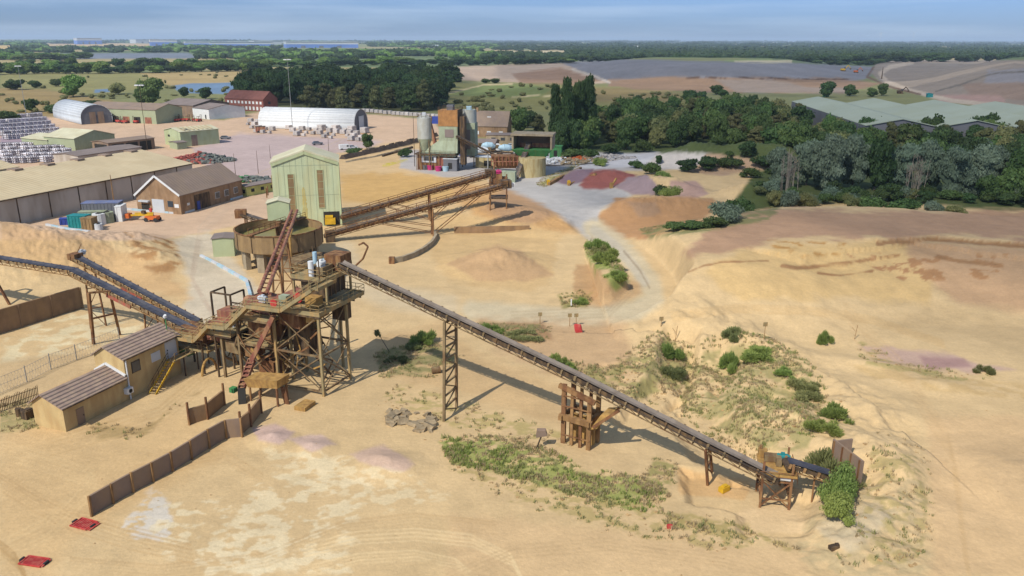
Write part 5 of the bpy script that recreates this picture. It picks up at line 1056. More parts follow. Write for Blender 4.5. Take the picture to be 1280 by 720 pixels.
# arched white shed and arched grey tent
def arch(name, label, a, b, half, rise, m, me_, group=None):
    a = Vector(a); b = Vector(b); d = (b-a).normalized(); s = Vector((d.y, -d.x, 0)); t = thing(name, a, label, 'shed'); mb = MB(); K_ = 14
    pr_ = [(-half, 0), (-half, rise*.35)]+[(-half*math.cos(math.pi*i/K_), rise*.35+rise*.65*math.sin(math.pi*i/K_)) for i in range(1, K_)]+[(half, rise*.35), (half, 0)]
    for (x0, z0), (x1, z1) in zip(pr_, pr_[1:]): mb.quadbox([a+s*x0+UP*z0, a+s*x1+UP*z1, b+s*x1+UP*z1, b+s*x0+UP*z0]+[v+UP*.12+s*(.05*(x0+x1)/half) for v in (a+s*x0+UP*z0, a+s*x1+UP*z1, b+s*x1+UP*z1, b+s*x0+UP*z0)])
    mb.build('cover', m, t, True); MB().poly([a+d*.3+s*x+UP*z for x, z in pr_]).build('end_wall', me_, t); MB().poly([b-d*.3+s*x+UP*z for x, z in pr_]).build('end_wall', me_, t)
    k = MB()
    for i in range(int((b-a).length/5)+1):
        c = a+d*i*5
        for (x0, z0), (x1, z1) in zip(pr_, pr_[1:]): k.beam(c+s*x0*1.01+UP*(z0+.12), c+s*x1*1.01+UP*(z1+.12), .07)
    for x, z in pr_[::3]: k.beam(a+s*x*1.01+UP*(z+.12), b+s*x*1.01+UP*(z+.12), .12)
    k.build('hoops', m, t); return t, a, b, d, s
wt, a, b, d, s = arch('arched_shed', 'long white arched shed in front of the dark trees', P(334, 158), P(452, 161.5), 8, 9.6, 'white', 'slate')
MB().box(b, s, d, 6, .1, 0, 6.4, -3, 0).build('door', 'wgrey', wt)
wt, a, b, d, s = arch('arched_tent', 'grey arched tent with a darker front by the long tan shed', P(86, 146), P(122, 154.5), 7.5, 9.5, 'wgrey', 'slate')
for x in (-3.6, .4): MB().box(b, s, d, 3.0, .1, 0, 6.0, x, 0).build('door_leaf', 'purplewall', wt)
# large industrial shed on the right
t, o, u, n_ = shed('industrial_shed', 'huge grey-green roofed industrial shed with several ridges behind the willow trees', (1084, 168), 0, 0, 0, 0, 'slate', 'greenroof') if 0 else (thing('industrial_shed', P(1084, 168), 'huge grey-green roofed industrial shed with several ridges behind the willow trees', 'shed'), None, None, None)
za = 11.0
def Z3(x, y, z): return P(x, y, z)
corn = [Z3(1082, 153, za), Z3(1300, 157, za), Z3(1420, 150, za), Z3(1180, 126, za), Z3(990, 124, za)]
c0, c1, c4 = corn[0], corn[1], corn[4]; ux = (c1-c0); ux.z = 0; Lx = 110.0; ux.normalize(); uy = Vector((-ux.y, ux.x, 0)); uy = (c4-c0); uy.z = 0; Ly = uy.length; uy.normalize()
nb = 4; wb = Lx/nb
for i in range(nb):
    a0 = c0+ux*(i*wb); a0.z = 0; L_ = Ly-(0, 6, 14, 20)[i]; q = [a0, a0+ux*(wb-.1), a0+ux*(wb-.1)+uy*L_, a0+uy*L_]
    mb = MB(); m0 = a0+ux*wb/2
    k = len(mb.v); mb.v += [tuple(q[0]), tuple(q[1]), tuple(q[1]+UP*9.6), tuple(m0+UP*12.4), tuple(q[0]+UP*9.6), tuple(q[3]), tuple(q[2]), tuple(q[2]+UP*9.6), tuple(m0+uy*L_+UP*12.4), tuple(q[3]+UP*9.6)]
    mb.f += [(k, k+1, k+2, k+3, k+4), (k+9, k+8, k+7, k+6, k+5), (k, k+4, k+9, k+5), (k+1, k+6, k+7, k+2)]; mb.build('wall', 'slate', t)
    mb = MB(); mb.slab([q[0]+UP*9.9-uy*.5-ux*.0, m0+UP*12.7-uy*.5, m0+uy*(L_+.5)+UP*12.7, q[3]+UP*9.9+uy*.5], .25); mb.slab([m0+UP*12.7-uy*.5, q[1]+UP*9.9-uy*.5, q[2]+UP*9.9+uy*.5, m0+uy*(L_+.5)+UP*12.7], .25); mb.build('roof', 'greenroof', t)
    for j in range(5): MB().box(a0, ux, uy, 3.2, .2, .2, 4.2, 1.5+j*5.2, -.25).build('loading_door', 'dark' if j % 2 else 'wgrey', t)
# small buildings in the middle distance
for i, ((a, b), m1, m2, lab) in enumerate((((905, 136), 'wgrey', 'slate', 'small pale site cabin left of the huge grey-green shed'), ((925, 139), 'blue', 'slate', 'small blue-roofed cabin near the landfill entrance'), ((944, 134), 'white', 'white', 'white cabin nearest the end of the huge grey-green shed'), ((958, 140), 'concrete', 'greyroof', 'buff cabin behind the round-headed trees'))):
    shed('site_cabin', lab, (a, b), 6, 13, 3.2, 3.8, m1, m2, ang=80, ridge='n', cat='cabin', group='cabins by the landfill entrance')
for (a, b), m1, lab in (((1036, 121), 'green', 'small bright green tank hut between bushes behind the huge grey-green shed'), ((1166, 122), 'teal', 'small teal container on the landfill track')):
    shed('small_store', lab, (a, b), 4, 4, 2.6, 3.0, m1, m1, ang=80, cat='hut')
# far blue-white distribution sheds
for i, (x0, x1, yb, yt, dx) in enumerate(((97, 128, 53.6, 47.6, 0), (188, 222, 56.5, 49.3, 0), (232, 262, 56.6, 51.4, 0), (262, 342, 58.3, 51.8, 0), (318, 366, 55.4, 50.4, 0), (358, 448, 59.0, 51.6, 0), (170, 205, 52.6, 48.6, 0))):
    yb_ = yb; a_ = P(x0, yb_+1.5); b_ = P(x1, yb_+1.5); d = (b_-a_); L_ = d.length; d.normalize(); n_ = Vector((-d.y, d.x, 0)); t_ = (yb-yt)/FO*((a_+b_)/2).length
    t = thing('distribution_shed', a_, ('small blue and white shed furthest left on the skyline', 'blue and white shed left of the longest skyline sheds', 'narrow blue shed between two large skyline sheds', 'long blue shed in the middle of the skyline sheds', 'pale grey shed peeping over the long blue one', 'longest blue and white shed on the right of the skyline row', 'flat white shed on the skyline behind the left blue one')[i], 'warehouse', 'distribution sheds on the skyline')
    MB().box(a_, d, n_, L_, 180, -5, t_*.62).build('lower_wall', 'bluewall' if i not in (4, 6) else 'wgrey', t); MB().box(a_, d, n_, L_-.5, 179, t_*.62, t_, .2, .5).build('upper_wall', 'wgrey', t); MB().box(a_, d, n_, L_+2, 184, t_, t_+1.2, -1, -2).build('roof', 'wgrey', t)
    for j in range(3): MB().box(a_, d, n_, L_*.06, 1, 0, t_*.4, L_*(.2+.25*j), -1.2).build('dock_door', 'slate', t)
# wind turbines far right (tiny)
for px_, top in ((1015, 47.5), (1100, 39), (1141, 39.5)):
    o = P(px_, 53.5); D = o.length; hh = (53.5-top)/FO*D*.75; t = thing('wind_turbine', o, {1015: 'shortest white wind turbine on the right horizon', 1100: 'left one of the two tall white wind turbines on the right horizon', 1141: 'right one of the two tall white wind turbines on the right horizon'}[px_], 'wind turbine', 'wind turbines on the horizon')
    MB().tube(o, o+UP*hh, D*.00035, D*.0002, 8).build('mast', 'white', t)
    for i in range(3):
        a = R(90+120*i+px_); MB().beam(o+UP*hh-Vector((0, 4, 0)), o+UP*hh-Vector((0, 4, 0))+Vector((math.cos(a), 0, math.sin(a)))*hh*.5, D*.0002, D*.00012).build('blade', 'white', t)

# ------------------------------------------------------------------ floodlight and other poles
def pole(px, h, label, lamp=True, r=.16, cat='floodlight', m='galv'):
    o = G(*px); t = thing('floodlight_mast' if lamp else 'utility_pole', o, label, cat)
    MB().tube(o-UP*.3, o+UP*h, r, r*.5, 8).build('mast', m, t)
    if lamp:
        MB().cbox(o+UP*(h+.1), 3.2, .3, .25).cbox(o+UP*(h+.1), .3, 1.8, .25).build('lamp_bracket', 'galv', t)
        for dx, dy in ((-1.4, 0), (-.5, -.5), (.5, -.5), (1.4, 0)): MB().cbox(o+Vector((dx, dy, h-.1)), .8, .7, .35).build('floodlight', 'white', t)
pole((33.5, 147), 27.5, 'tall floodlight mast at the far left by the bundled pipes'); pole((366, 164), 33, 'tall floodlight mast in front of the white arched shed')
pole((184.5, 188), 25, 'tall dark mast with few lamps between the green sheds', True, .14, m='dsteel')
pole((143, 256), 8, 'dark utility pole against the grey side wall of the long warehouse', False, .16, 'pole', 'wood'); pole((518.5, 208), 17, 'thin pole left of the pale silo of the concrete plant', False, .13, 'pole', 'dsteel')
pole((323, 217), 7.5, 'thin pole behind the yellow-green cabin', False, .1, 'pole', 'dsteel'); pole((295, 224), 8, 'thin pole at the far corner of the brick workshop', False, .1, 'pole', 'dsteel'); pole((411, 189), 7, 'short pole at the yard edge behind the pale green building', False, .1, 'pole', 'dsteel'); pole((338, 198), 5, 'short post in the middle of the pink yard', False, .09, 'pole', 'dsteel')
pole((1102, 98.5), 13, 'dark drill mast on the landfill', False, .7, 'mast', 'dsteel')

# ------------------------------------------------------------------ concrete plant
cp = Vector(P(560, 212)); kx = Vector((.985, -.17, 0)).normalized(); ky = Vector((.17, .985, 0)).normalized()
def c_at(x, y, z=0): q = P(x, y, 0); return Vector((q.x, q.y, z))
def zat(base, px, py):
    """height above ground of the place seen at px,py straight over base"""
    d = _r*((px-640)/FO)+_u*(-(py-360)/FO)+_f; return CAMZ+d.z*(base.y/d.y)
b1 = c_at(532, 212)
s1 = thing('cement_silo', b1, 'pale grey cement silo with a conical foot at the left of the concrete plant', 'silo')
zt, zm, zb = zat(b1, 532, 147), zat(b1, 532, 173), zat(b1, 532, 196)
MB().tube(b1+UP*zm, b1+UP*zt, 2.4, k=24).build('shell', 'silogrey', s1); MB().tube(b1+UP*zb, b1+UP*zm, .5, 2.4, 24).build('cone', 'sagegreen', s1); MB().tube(b1+UP*zt, b1+UP*(zt+.7), 2.4, 1.2, 24).build('cap', 'silogrey', s1)
for i in range(4): a = R(45+90*i); MB().beam(b1+Vector((math.cos(a), math.sin(a), 0))*2.2-UP*.3, b1+Vector((math.cos(a), math.sin(a), 0))*2.2+UP*zm, .24).build('leg', 'steel', s1)
mb = MB(); rails(mb, [b1+Vector((x, y, zt)) for x, y in ((-2, -2), (2, -2), (2, 2), (-2, 2), (-2, -2))], 1, 1.3, .06); mb.build('handrail', 'dsteel', s1)
MB().cbox(b1+UP*(zt+1), 1.2, 1.2, 1.4).build('filter', 'wgrey', s1)
b2 = c_at(587, 208); s2 = thing('cement_silo', b2, 'green-grey cement silo with a boxed lower half at the right of the concrete plant', 'silo')
zt = zat(b2, 587, 137); zm = zat(b2, 587, 153)
MB().tube(b2+UP*(zm), b2+UP*zt, 2.6, k=24).build('shell', 'silogrey', s2); MB().cbox(b2+UP*(zm+5)/2 if 0 else b2+UP*((zm+4)/2), 5.0, 4.6, zm-4, kx).build('cladding', 'sagegreen', s2); MB().cbox(b2+UP*((zm+4)/2)-ky*2.35, 1.8, .1, (zm-4)*.6, kx).build('panel', 'greyroof', s2)
for sx, sy in ((-2, -2), (2, -2), (2, 2), (-2, 2)): MB().beam(b2+kx*sx+ky*sy-UP*.3, b2+kx*sx+ky*sy+UP*4.1, .3).build('leg', 'steel', s2)
mb = MB(); rails(mb, [b2+Vector((x, y, zt)) for x, y in ((-2.3, -2.3), (2.3, -2.3), (2.3, 2.3), (-2.3, 2.3), (-2.3, -2.3))], 1, 1.2, .07); mb.build('handrail', 'dsteel', s2); MB().cbox(b2+UP*(zt+.6), 1.8, 1.6, 1.1).build('filter', 'lblue', s2)
bt = c_at(562, 213); pt_ = thing('batching_tower', bt, 'concrete batching tower with orange rusty top, green body and cabin base', 'tower')
z5, z4, z3, z2, z1 = zat(bt, 562, 138), zat(bt, 562, 158), zat(bt, 562, 176), zat(bt, 562, 187), zat(bt, 562, 193)
MB().box(bt, kx, ky, 6.6, 6.5, z4, z5, -3.6, 0).build('rusty_top', 'rustorange', pt_); MB().box(bt, kx, ky, .2, 6.7, z4-.1, z5+.2, 3.02, -.1).build('side_panel', 'dsteel', pt_)
MB().box(bt, kx, ky, 6.4, 6.3, z3, z4, -3.5, .1).build('upper_body', 'sagegreen', pt_); MB().quadbox([at3(bt, kx, ky, a, b, z) for z, L_, in ((z2-1, 0), (z3, 1)) for a, b in (((-9.5, -1), (3, -1), (3, 6.4), (-9.5, 6.4)) if z < z3 else ((-3.5, .1), (2.9, .1), (2.9, 6.4), (-3.5, 6.4)))]).build('hopper_body', 'sagegreen', pt_)
MB().box(bt, kx, ky, 12, 7.5, z2-2.2, z2-1, -9.6, -1.1).build('hopper_base', 'sagegreen', pt_); MB().box(bt, kx, ky, 3, .1, z4-3.6, z4-1, -1.4, -.02).build('panel', 'greyroof', pt_)
MB().box(bt, kx, ky, 12.5, 6, 0, 5.2, -11, -.5).build('base_block', 'rust', pt_); MB().box(bt, kx, ky, 14, 8, 5.2, 5.6, -11.6, -1.6).build('deck', 'dsteel', pt_)
f = MB().box(bt, kx, ky, 5, .2, 2.6, 4.9, -9.4, -.72).build('cabin_front', 'wgrey', pt_); MB().box(bt, kx, ky, 3.6, .1, 3.2, 4.4, -8.8, -.83).build('window', 'glass', f)
MB().box(bt, kx, ky, 2.4, .2, .2, 4.4, -3.4, -.72).build('rusty_door', 'redpaint', pt_); MB().cbox(bt+kx*4.4+ky*2+UP*(z5/2), 1.6, 3, z5*.8, kx).build('skip_hoist', 'dsteel', pt_)
mb = MB(); rails(mb, [at3(bt, kx, ky, a, b, z5) for a, b in ((-3.5, 0), (3, 0), (3, 6.4), (-3.5, 6.4))], 1, 1.4, .07); rails(mb, [at3(bt, kx, ky, a, b, 5.6) for a, b in ((-11.5, -1.5), (2.4, -1.5))], 1, 1.6, .07); mb.build('handrail', 'dsteel', pt_)
MB().cbox(bt+ky*3+UP*(z5+.8), 2.2, 2.2, 1.6, kx).build('filter', 'slate', pt_)
mb = MB()
for i in range(5): mb.beam(at3(bt, kx, ky, -11+i*2.6, -1.4, -.2), at3(bt, kx, ky, -11+i*2.6, -1.4, 5.3), .16)
mb.build('posts', 'steel', pt_)
for (x, y), m_, lab in (((534, 139), 'x', ''),): pass
# red skeletal bucket between silos
MB
rd_ = c_at(545, 206); t = thing('bucket_elevator', rd_, 'rusty red elevator leg leaning between the pale silo and the orange-topped tower', 'elevator')
z_ = zat(rd_, 540, 150); MB().beam(rd_+UP*7, rd_+Vector((-2, 0, z_)), 1.1, .9).build('casing', 'redpaint', t); MB().cbox(rd_+Vector((-2.2, 0, z_+.4)), 2.4, 1.4, 1.6).build('elevator_head', 'rust', t)
# wall of banners / coloured boards beyond the plant
for (x, y), w_, m_, lab in (((546, 150), 7, 'blue', 'blue and white board rising behind the orange-topped tower'), ((574, 152), 5, 'magenta', 'pink board behind the two silos'), ((603, 152), 5, 'magenta', 'pink board at the right edge of the boxed silo'), ((602, 166), 6, 'white', 'white board beside the boxed silo')):
    q_ = P(x, 170); t = thing('banner_board', q_, lab, 'board', 'coloured boards behind the silos'); z_ = zat(q_, x, y); MB().cbox(q_+UP*(z_), w_, .2, 3.4).build('panel', m_, t)
    MB().beam(q_-Vector((w_*.4, 0, 0)), q_+Vector((-w_*.4, 0, z_-1.6)), .2).beam(q_+Vector((w_*.4, 0, 0)), q_+Vector((w_*.4, 0, z_-1.6)), .2).build('posts', 'galv', t)
# conveyors of the plant
for a, b, lab, nm in (((c_at(648, 214), 1.5), (c_at(572, 214), None), 'dark inclined conveyor from the red hopper up to the orange-topped tower', 'plant_conveyor'), ((c_at(645, 225), 1.0), (c_at(661, 216), None), 'steep dark conveyor climbing to the green-fronted bin', 'plant_conveyor')):
    p0 = a[0]+UP*a[1]; tb_ = b[0]; px_, py_ = (571, 170) if tb_.x < p0.x-5 else (662, 178); z_ = zat(tb_, px_, py_); p1 = Vector((tb_.x, tb_.y, z_)); t = thing(nm, a[0], lab, 'conveyor', 'conveyors of the concrete plant'); conveyor(t, [p0, p1], 1.5, 'belt', 'dsteel', .8, 0, step=2)
    m_ = p0.lerp(p1, .5); sd_ = Vector((0, 1, 0)) if abs(p0.x-p1.x) > 8 else Vector((1, 0, 0)); trestle(t, (m_.x-sd_.x, m_.y-sd_.y, -.2), (m_.x+sd_.x, m_.y+sd_.y, -.2), m_-sd_*.6-UP*.8, m_+sd_*.6-UP*.8, 'galv', .14, 2, True)
t = thing('red_hopper', c_at(631, 218), 'rusty red lattice hopper at the foot of the inclined plant conveyor', 'hopper'); q_ = c_at(633, 217)
MB().quadbox([q_+Vector(v) for v in ((-3, -1.5, 2.0), (3, -1.5, 2.0), (3, 1.5, 2.0), (-3, 1.5, 2.0), (-5, -3, 6.0), (5, -3, 6.0), (5, 3, 6.0), (-5, 3, 6.0))]).build('hopper_body', 'rust', t)
for sx, sy in ((-4, -2.5), (4, -2.5), (4, 2.5), (-4, 2.5)): MB().beam(q_+Vector((sx, sy, -.2)), q_+Vector((sx, sy, 5.6)), .3).build('leg', 'redpaint', t)
k = MB(); 
for i in range(9): k.beam(q_+Vector((-4.8+i*1.2, -3.1, 3.0)), q_+Vector((-4.8+i*1.2, -3.1, 6.1)), .18)
k.beam(q_+Vector((-5, -3.15, 4.4)), q_+Vector((5, -3.15, 4.4)), .2); k.build('ribs', 'redpaint', t)
q_ = c_at(636, 227); MB().cbox(q_+UP*1.6, 4.4, 3.2, 3.2, kx).build('sage_box', 'sagegreen', t)
# green fronted bin with open housing
q_ = c_at(662, 218); t = thing('receiving_bin', q_, 'open-fronted concrete housing on a green hopper and buff round tank', 'bin')
zc, zg, zt = zat(q_, 662, 195), zat(q_, 662, 188), zat(q_, 662, 170)
MB().tube(c_at(665, 220)+UP*-.2, c_at(665, 220)+UP*zc, 4.4, k=32).build('round_tank', 'buff', t)
MB().quadbox([at3(q_, kx, ky, a, b, zc-.5) for a, b in ((-3, 0), (5, 0), (5, 6), (-3, 6))]+[at3(q_, kx, ky, a, b, zg+.3) for a, b in ((-6, -1.5), (7, -1.5), (7, 8), (-6, 8))]).build('green_hopper', 'green', t)
mb = MB(); mb.box(q_, kx, ky, .6, 8, zg+.3, zt, -6, 0).box(q_, kx, ky, .6, 8, zg+.3, zt, 6.6, 0).box(q_, kx, ky, 12, .4, zg+.3, zt, -5.4, 7.6).box(q_, kx, ky, 13.8, 8.6, zt, zt+.6, -6.3, -.3); mb.build('housing', 'concrete', t); MB().box(q_, kx, ky, 11.9, .2, zg+.3, zt-.05, -5.35, 7.3).build('dark_back', 'purplewall', t)
MB().box(q_, kx, ky, 10, .2, zg+.4, zg+1.8, -4, 5).build('red_skip', 'redpaint', t)
for (x, y), sz, m_, nm, lab in (((564.5, 213), (4.6, 4, 4), 'slate', 'store_box', 'dark grey box store in front of the orange-topped tower'), ((611, 209), (8.6, 4, 3.6), 'buff', 'concrete_tank', 'cream rectangular tank left of the red hopper'), ((685, 197), (3, 4, 4.4), 'wgrey', 'white_container', 'white upright container right of the open-fronted bin'), ((695, 197.5), (4.4, 4, 4.4), 'green', 'green_container', 'bright green container at the end of the hedge')):
    q_ = c_at(x, y); t = thing(nm, q_, lab, 'container'); MB().cbox(q_+UP*sz[2]/2, *sz, kx).build('body', m_, t); MB().cbox(q_+UP*(sz[2]+.1), sz[0]+.3, sz[1]+.3, .2, kx).build('lid', 'wgrey' if m_ != 'green' else 'green', t); MB().cbox(q_+UP*(sz[2]*.45)-ky*(sz[1]/2+.04), sz[0]*.3, .08, sz[2]*.5, kx).build('hatch', 'dark', t)
j = 0
for (x, y), m_, lab in (((538, 212.5), 'magenta', 'pink tub in the row of tubs'), ((548, 214), 'magenta', 'pink tub nearest the store box'), ((543, 212), 'blue', 'dark blue tub between the pink tubs'), ((555, 211), 'blue', 'blue drum beside the store box'), ((557, 214), 'lblue', 'pale blue drum beside the store box'), ((532, 212), 'slate', 'dark grey tub at the left end of the row')):
    q_ = c_at(x, y); t = thing('tub', q_, lab+' below the orange-topped tower', 'tub', 'coloured tubs by the concrete plant'); MB().tube(q_, q_+UP*1.5, .9, 1.1, 14).build('body', m_, t); MB().tube(q_+UP*1.5, q_+UP*1.6, 1.15, k=14).build('rim', m_, t)

# ------------------------------------------------------------------ vehicles
def wheels(t, o, u, n_, xs, w, r=.5, m='black'):
    for x in xs:
        for s in (-1, 1): p = o+u*x+n_*(s*w)+UP*r; MB().tube(p-n_*.15, p+n_*.15, r, k=14).build('wheel', m, t)
def mixer(px, ang, lab, cabm='white'):
    o = c_at(*px); u = Vector((math.cos(ang), math.sin(ang), 0)); n_ = Vector((-u.y, u.x, 0)); t = thing('mixer_truck', o, lab, 'truck', 'mixer trucks at the concrete plant')
    MB().box(o, u, n_, 8.4, 2.2, .8, 1.15, -4.2, -1.1).build('chassis', 'dsteel', t); mb = MB(); mb.box(o, u, n_, 1.9, 2.4, 1.0, 2.9, 2.4, -1.2); mb.quadbox([at3(o, u, n_, a, b, 2.9) for a, b in ((2.4, -1.15), (4.2, -1.15), (4.2, 1.15), (2.4, 1.15))]+[at3(o, u, n_, a, b, 3.4) for a, b in ((2.5, -1.05), (3.8, -1.05), (3.8, 1.05), (2.5, 1.05))]); c = mb.build('cab', cabm, t)
    MB().box(o, u, n_, .05, 2.1, 1.9, 2.8, 4.31, -1.05).build('windscreen', 'glass', c); mb = MB(); mb.tube(o+u*-3.4+UP*2.9, o+u*-1.2+UP*2.9, .6, 1.35, 18).tube(o+u*-1.2+UP*2.9, o+u*.8+UP*2.7, 1.35, 1.3, 18).tube(o+u*.8+UP*2.7, o+u*2.1+UP*2.4, 1.3, .7, 18); mb.build('drum', 'lblue' if cabm == 'white' else 'wgrey', t)
    MB().quadbox([at3(o, u, n_, a, b, z) for z, k_ in ((2.6, .2), (3.9, .7)) for a, b in ((-4.4+0, -k_), (-3.2, -k_), (-3.2, k_), (-4.4, k_))]).build('chute', 'steel', t); wheels(t, o, u, n_, (-3.4, -2.2, 1.9, 3.4), 1.0)
mixer((612, 191), 0.3, 'mixer truck with pale blue drum under the inclined plant conveyor'); mixer((634, 194), .1, 'mixer truck nearest the red hopper'); mixer((600, 197), 2.9, 'mixer truck with grey drum next to the boxed silo', 'slate')
def car(px, ang, lab, m, van=False, group='cars and vans by the offices'):
    o = c_at(*px); u = Vector((math.cos(ang), math.sin(ang), 0)); n_ = Vector((-u.y, u.x, 0)); t = thing('parked_van' if van else 'parked_car', o, lab, 'van' if van else 'car', group); h = 2.1 if van else 1.0
    MB().quadbox([at3(o, u, n_, a, b, .35) for a, b in ((-2.2, -.9), (2.2, -.9), (2.2, .9), (-2.2, .9))]+[at3(o, u, n_, a, b, h) for a, b in ((-2.2, -.85), (2.1 if not van else 1.5, -.85), (2.1 if not van else 1.5, .85), (-2.2, .85))]).build('body', m, t)
    if not van: c = MB().quadbox([at3(o, u, n_, a, b, 1.0) for a, b in ((-1.9, -.8), (1.1, -.8), (1.1, .8), (-1.9, .8))]+[at3(o, u, n_, a, b, 1.5) for a, b in ((-1.5, -.65), (.4, -.65), (.4, .65), (-1.5, .65))]).build('cabin', 'glass', t); MB().box(o, u, n_, 1.8, 1.2, 1.5, 1.54, -1.45, -.6).build('roof', m, c)
    else: MB().box(o, u, n_, .8, 1.84, 1.2, 1.8, .6, -.92).build('side_window', 'glass', t)
    wheels(t, o, u, n_, (-1.4, 1.4), .8, .34)
for a in (((588, 189), .2, 'white van left of the mixer trucks', 'white', True), ((640, 184), .1, 'white car at the low office', 'white', False), ((648, 185), 0, 'red car behind the red hopper', 'red', False), ((672, 180), 0, 'white car on the flat office side', 'white', False), ((655, 178), 0, 'silver car beside the flat office', 'wgrey', False), ((664, 176.5), .2, 'dark car beside the flat office', 'slate', False), ((582, 196), .5, 'dark blue van beneath the boxed silo', 'blue', True),
          ((431, 187), .5, 'white van at the dark bank of the yard', 'white', True), ((440, 186), .5, 'pale grey car at the dark bank of the yard', 'wgrey', False), ((397, 181), .4, 'dark grey car behind the pale green building', 'slate', False), ((282, 174), 0, 'dark car alone on the pink yard', 'slate', False)): car(*a)
def machine(px, ang, lab, m='red'):
    o = c_at(*px); u = Vector((math.cos(ang), math.sin(ang), 0)); n_ = Vector((-u.y, u.x, 0)); t = thing('forklift', o, lab, 'forklift', 'red forklifts in front of the sheds')
    MB().box(o, u, n_, 2.8, 1.5, .5, 1.5, -1.6, -.75).build('body', m, t); MB().box(o, u, n_, 1.4, 1.3, 2.6, 2.72, -.8, -.65).build('canopy', 'dsteel', t)
    k = MB(); [k.beam(at3(o, u, n_, a, b, 1.4), at3(o, u, n_, a, b, 2.7), .09) for a in (-.7, .5) for b in (-.6, .6)]; k.build('frame', 'dsteel', t)
    MB().beam(at3(o, u, n_, 1.4, -.5, .2), at3(o, u, n_, 1.4, -.5, 3.6), .14).beam(at3(o, u, n_, 1.4, .5, .2), at3(o, u, n_, 1.4, .5, 3.6), .14).beam(at3(o, u, n_, 1.4, -.5, 3.5), at3(o, u, n_, 1.4, .5, 3.5), .14).build('lift_mast', 'dsteel', t); wheels(t, o, u, n_, (-1.1, .9), .75, .42)
for i, (x, y) in enumerate(((148, 153.5), (155, 154), (170, 154), (207, 149), (212, 147), (222, 152), (228, 151.5), (235, 151.5), (242, 151.8), (249, 152), (197, 151))): machine((x, y), rr_.uniform(0, 6), ('red forklift at the left end of the row before the long tan shed', 'second red forklift before the long tan shed', 'red forklift alone before the middle door of the long tan shed', 'orange-red forklift by the corner of the grey shed', 'forklift tucked against the grey shed corner', 'leftmost forklift of the row beside the white shed', 'second forklift of the row beside the white shed', 'middle forklift of the row beside the white shed', 'fourth forklift of the row beside the white shed', 'forklift closest to the white shed wall', 'dark red forklift by the end wall of the long tan shed')[i], 'red' if i not in (4, 10) else 'redpaint')
# orange and yellow boom lift by the workshop
o = c_at(178, 276); t = thing('boom_lift', o, 'orange and yellow boom lift folded in front of the brick workshop', 'boom lift')
u = Vector((1, -.12, 0)).normalized(); n_ = Vector((-u.y, u.x, 0)); MB().box(o, u, n_, 3.0, 1.8, .5, 1.3, 1.2, -.9).build('base', 'orange', t); mb = MB(); mb.beam(at3(o, u, n_, 3, 0, 1.6), at3(o, u, n_, -3, 0, 1.3), .4).beam(at3(o, u, n_, 2.8, .5, 1.9), at3(o, u, n_, -2, .5, 1.7), .3); mb.build('boom', 'yellow', t)
MB().cbox(at3(o, u, n_, -3.4, 0, 1.2), 1.0, 1.6, 1.1, u).build('basket', 'orange', t); MB().cbox(at3(o, u, n_, .6, 0, 2.2), .8, .8, .7, u).build('motor_cover', 'dsteel', t); wheels(t, o, u, n_, (1.5, 3.9), .9, .5)
M['bluegrey'] = mat('faded_blue_roof', alb(112, 122, 158), .7, stain=alb(150, 140, 130))
# containers and skips left of it
for (x, y), sz, m_, ang, nm, lab in (((131, 274), (8.5, 3.6, 4.2), 'slate', .12, 'shipping_container', 'long blue-grey container by the front of the brick workshop'), ((118, 277), (6, 2.4, 2.5), 'sagegreen', .12, 'shipping_container', 'dull green container below the blue-grey one'), ((101, 285), (4.4, 2.4, 3.0), 'teal', -.1, 'waste_skip', 'teal skip with a pale lid at the edge of the sand heap'), ((113, 287), (2.6, 2.4, 2.8), 'tan', -.1, 'waste_skip', 'tan box skip touching the teal skip'), ((92, 280), (5.5, 1.8, 1.4), 'blue', .3, 'waste_skip', 'long low blue skip behind the teal one'), ((153, 275), (1.4, 4, 3.6), 'white', .12, 'white_panel_box', 'upright white panel box at the end of the blue-grey container')):
    q_ = c_at(x, y); u = Vector((math.cos(ang), math.sin(ang), 0)); t = thing(nm, q_, lab, 'skip' if 'skip' in nm else 'container'); MB().cbox(q_+UP*sz[2]/2, *sz, u).build('body', m_, t); MB().cbox(q_+UP*(sz[2]+.08), sz[0]+.15, sz[1]+.15, .16, u).build('rim', m_ if m_ != 'slate' else 'bluegrey', t)
    k = MB(); n_ = Vector((-u.y, u.x, 0))
    for i in range(int(sz[0]/.8)): k.box(q_, u, n_, .12, .08, .2, sz[2]-.1, -sz[0]/2+.3+i*.8, -sz[1]/2-.08)
    k.build('ribs', m_, t)
for (x, y), m_, lab in (((125, 280), 'white', 'white round-edged tank between the teal skip and the green container'), ((135, 278), 'sagegreen', 'dark green tank beside the white one'), ((124, 288), 'wgrey', 'small white tub in front of the skips')):
    q_ = c_at(x, y); t = thing('water_tank', q_, lab, 'tank'); s_ = 1.5 if y < 285 else .9; MB().tube(q_, q_+UP*s_*1.7, s_, s_*.95, 16).build('body', m_, t); MB().tube(q_+UP*s_*1.7, q_+UP*s_*1.85, s_*.5, .3, 12).build('lid', 'dark', t)

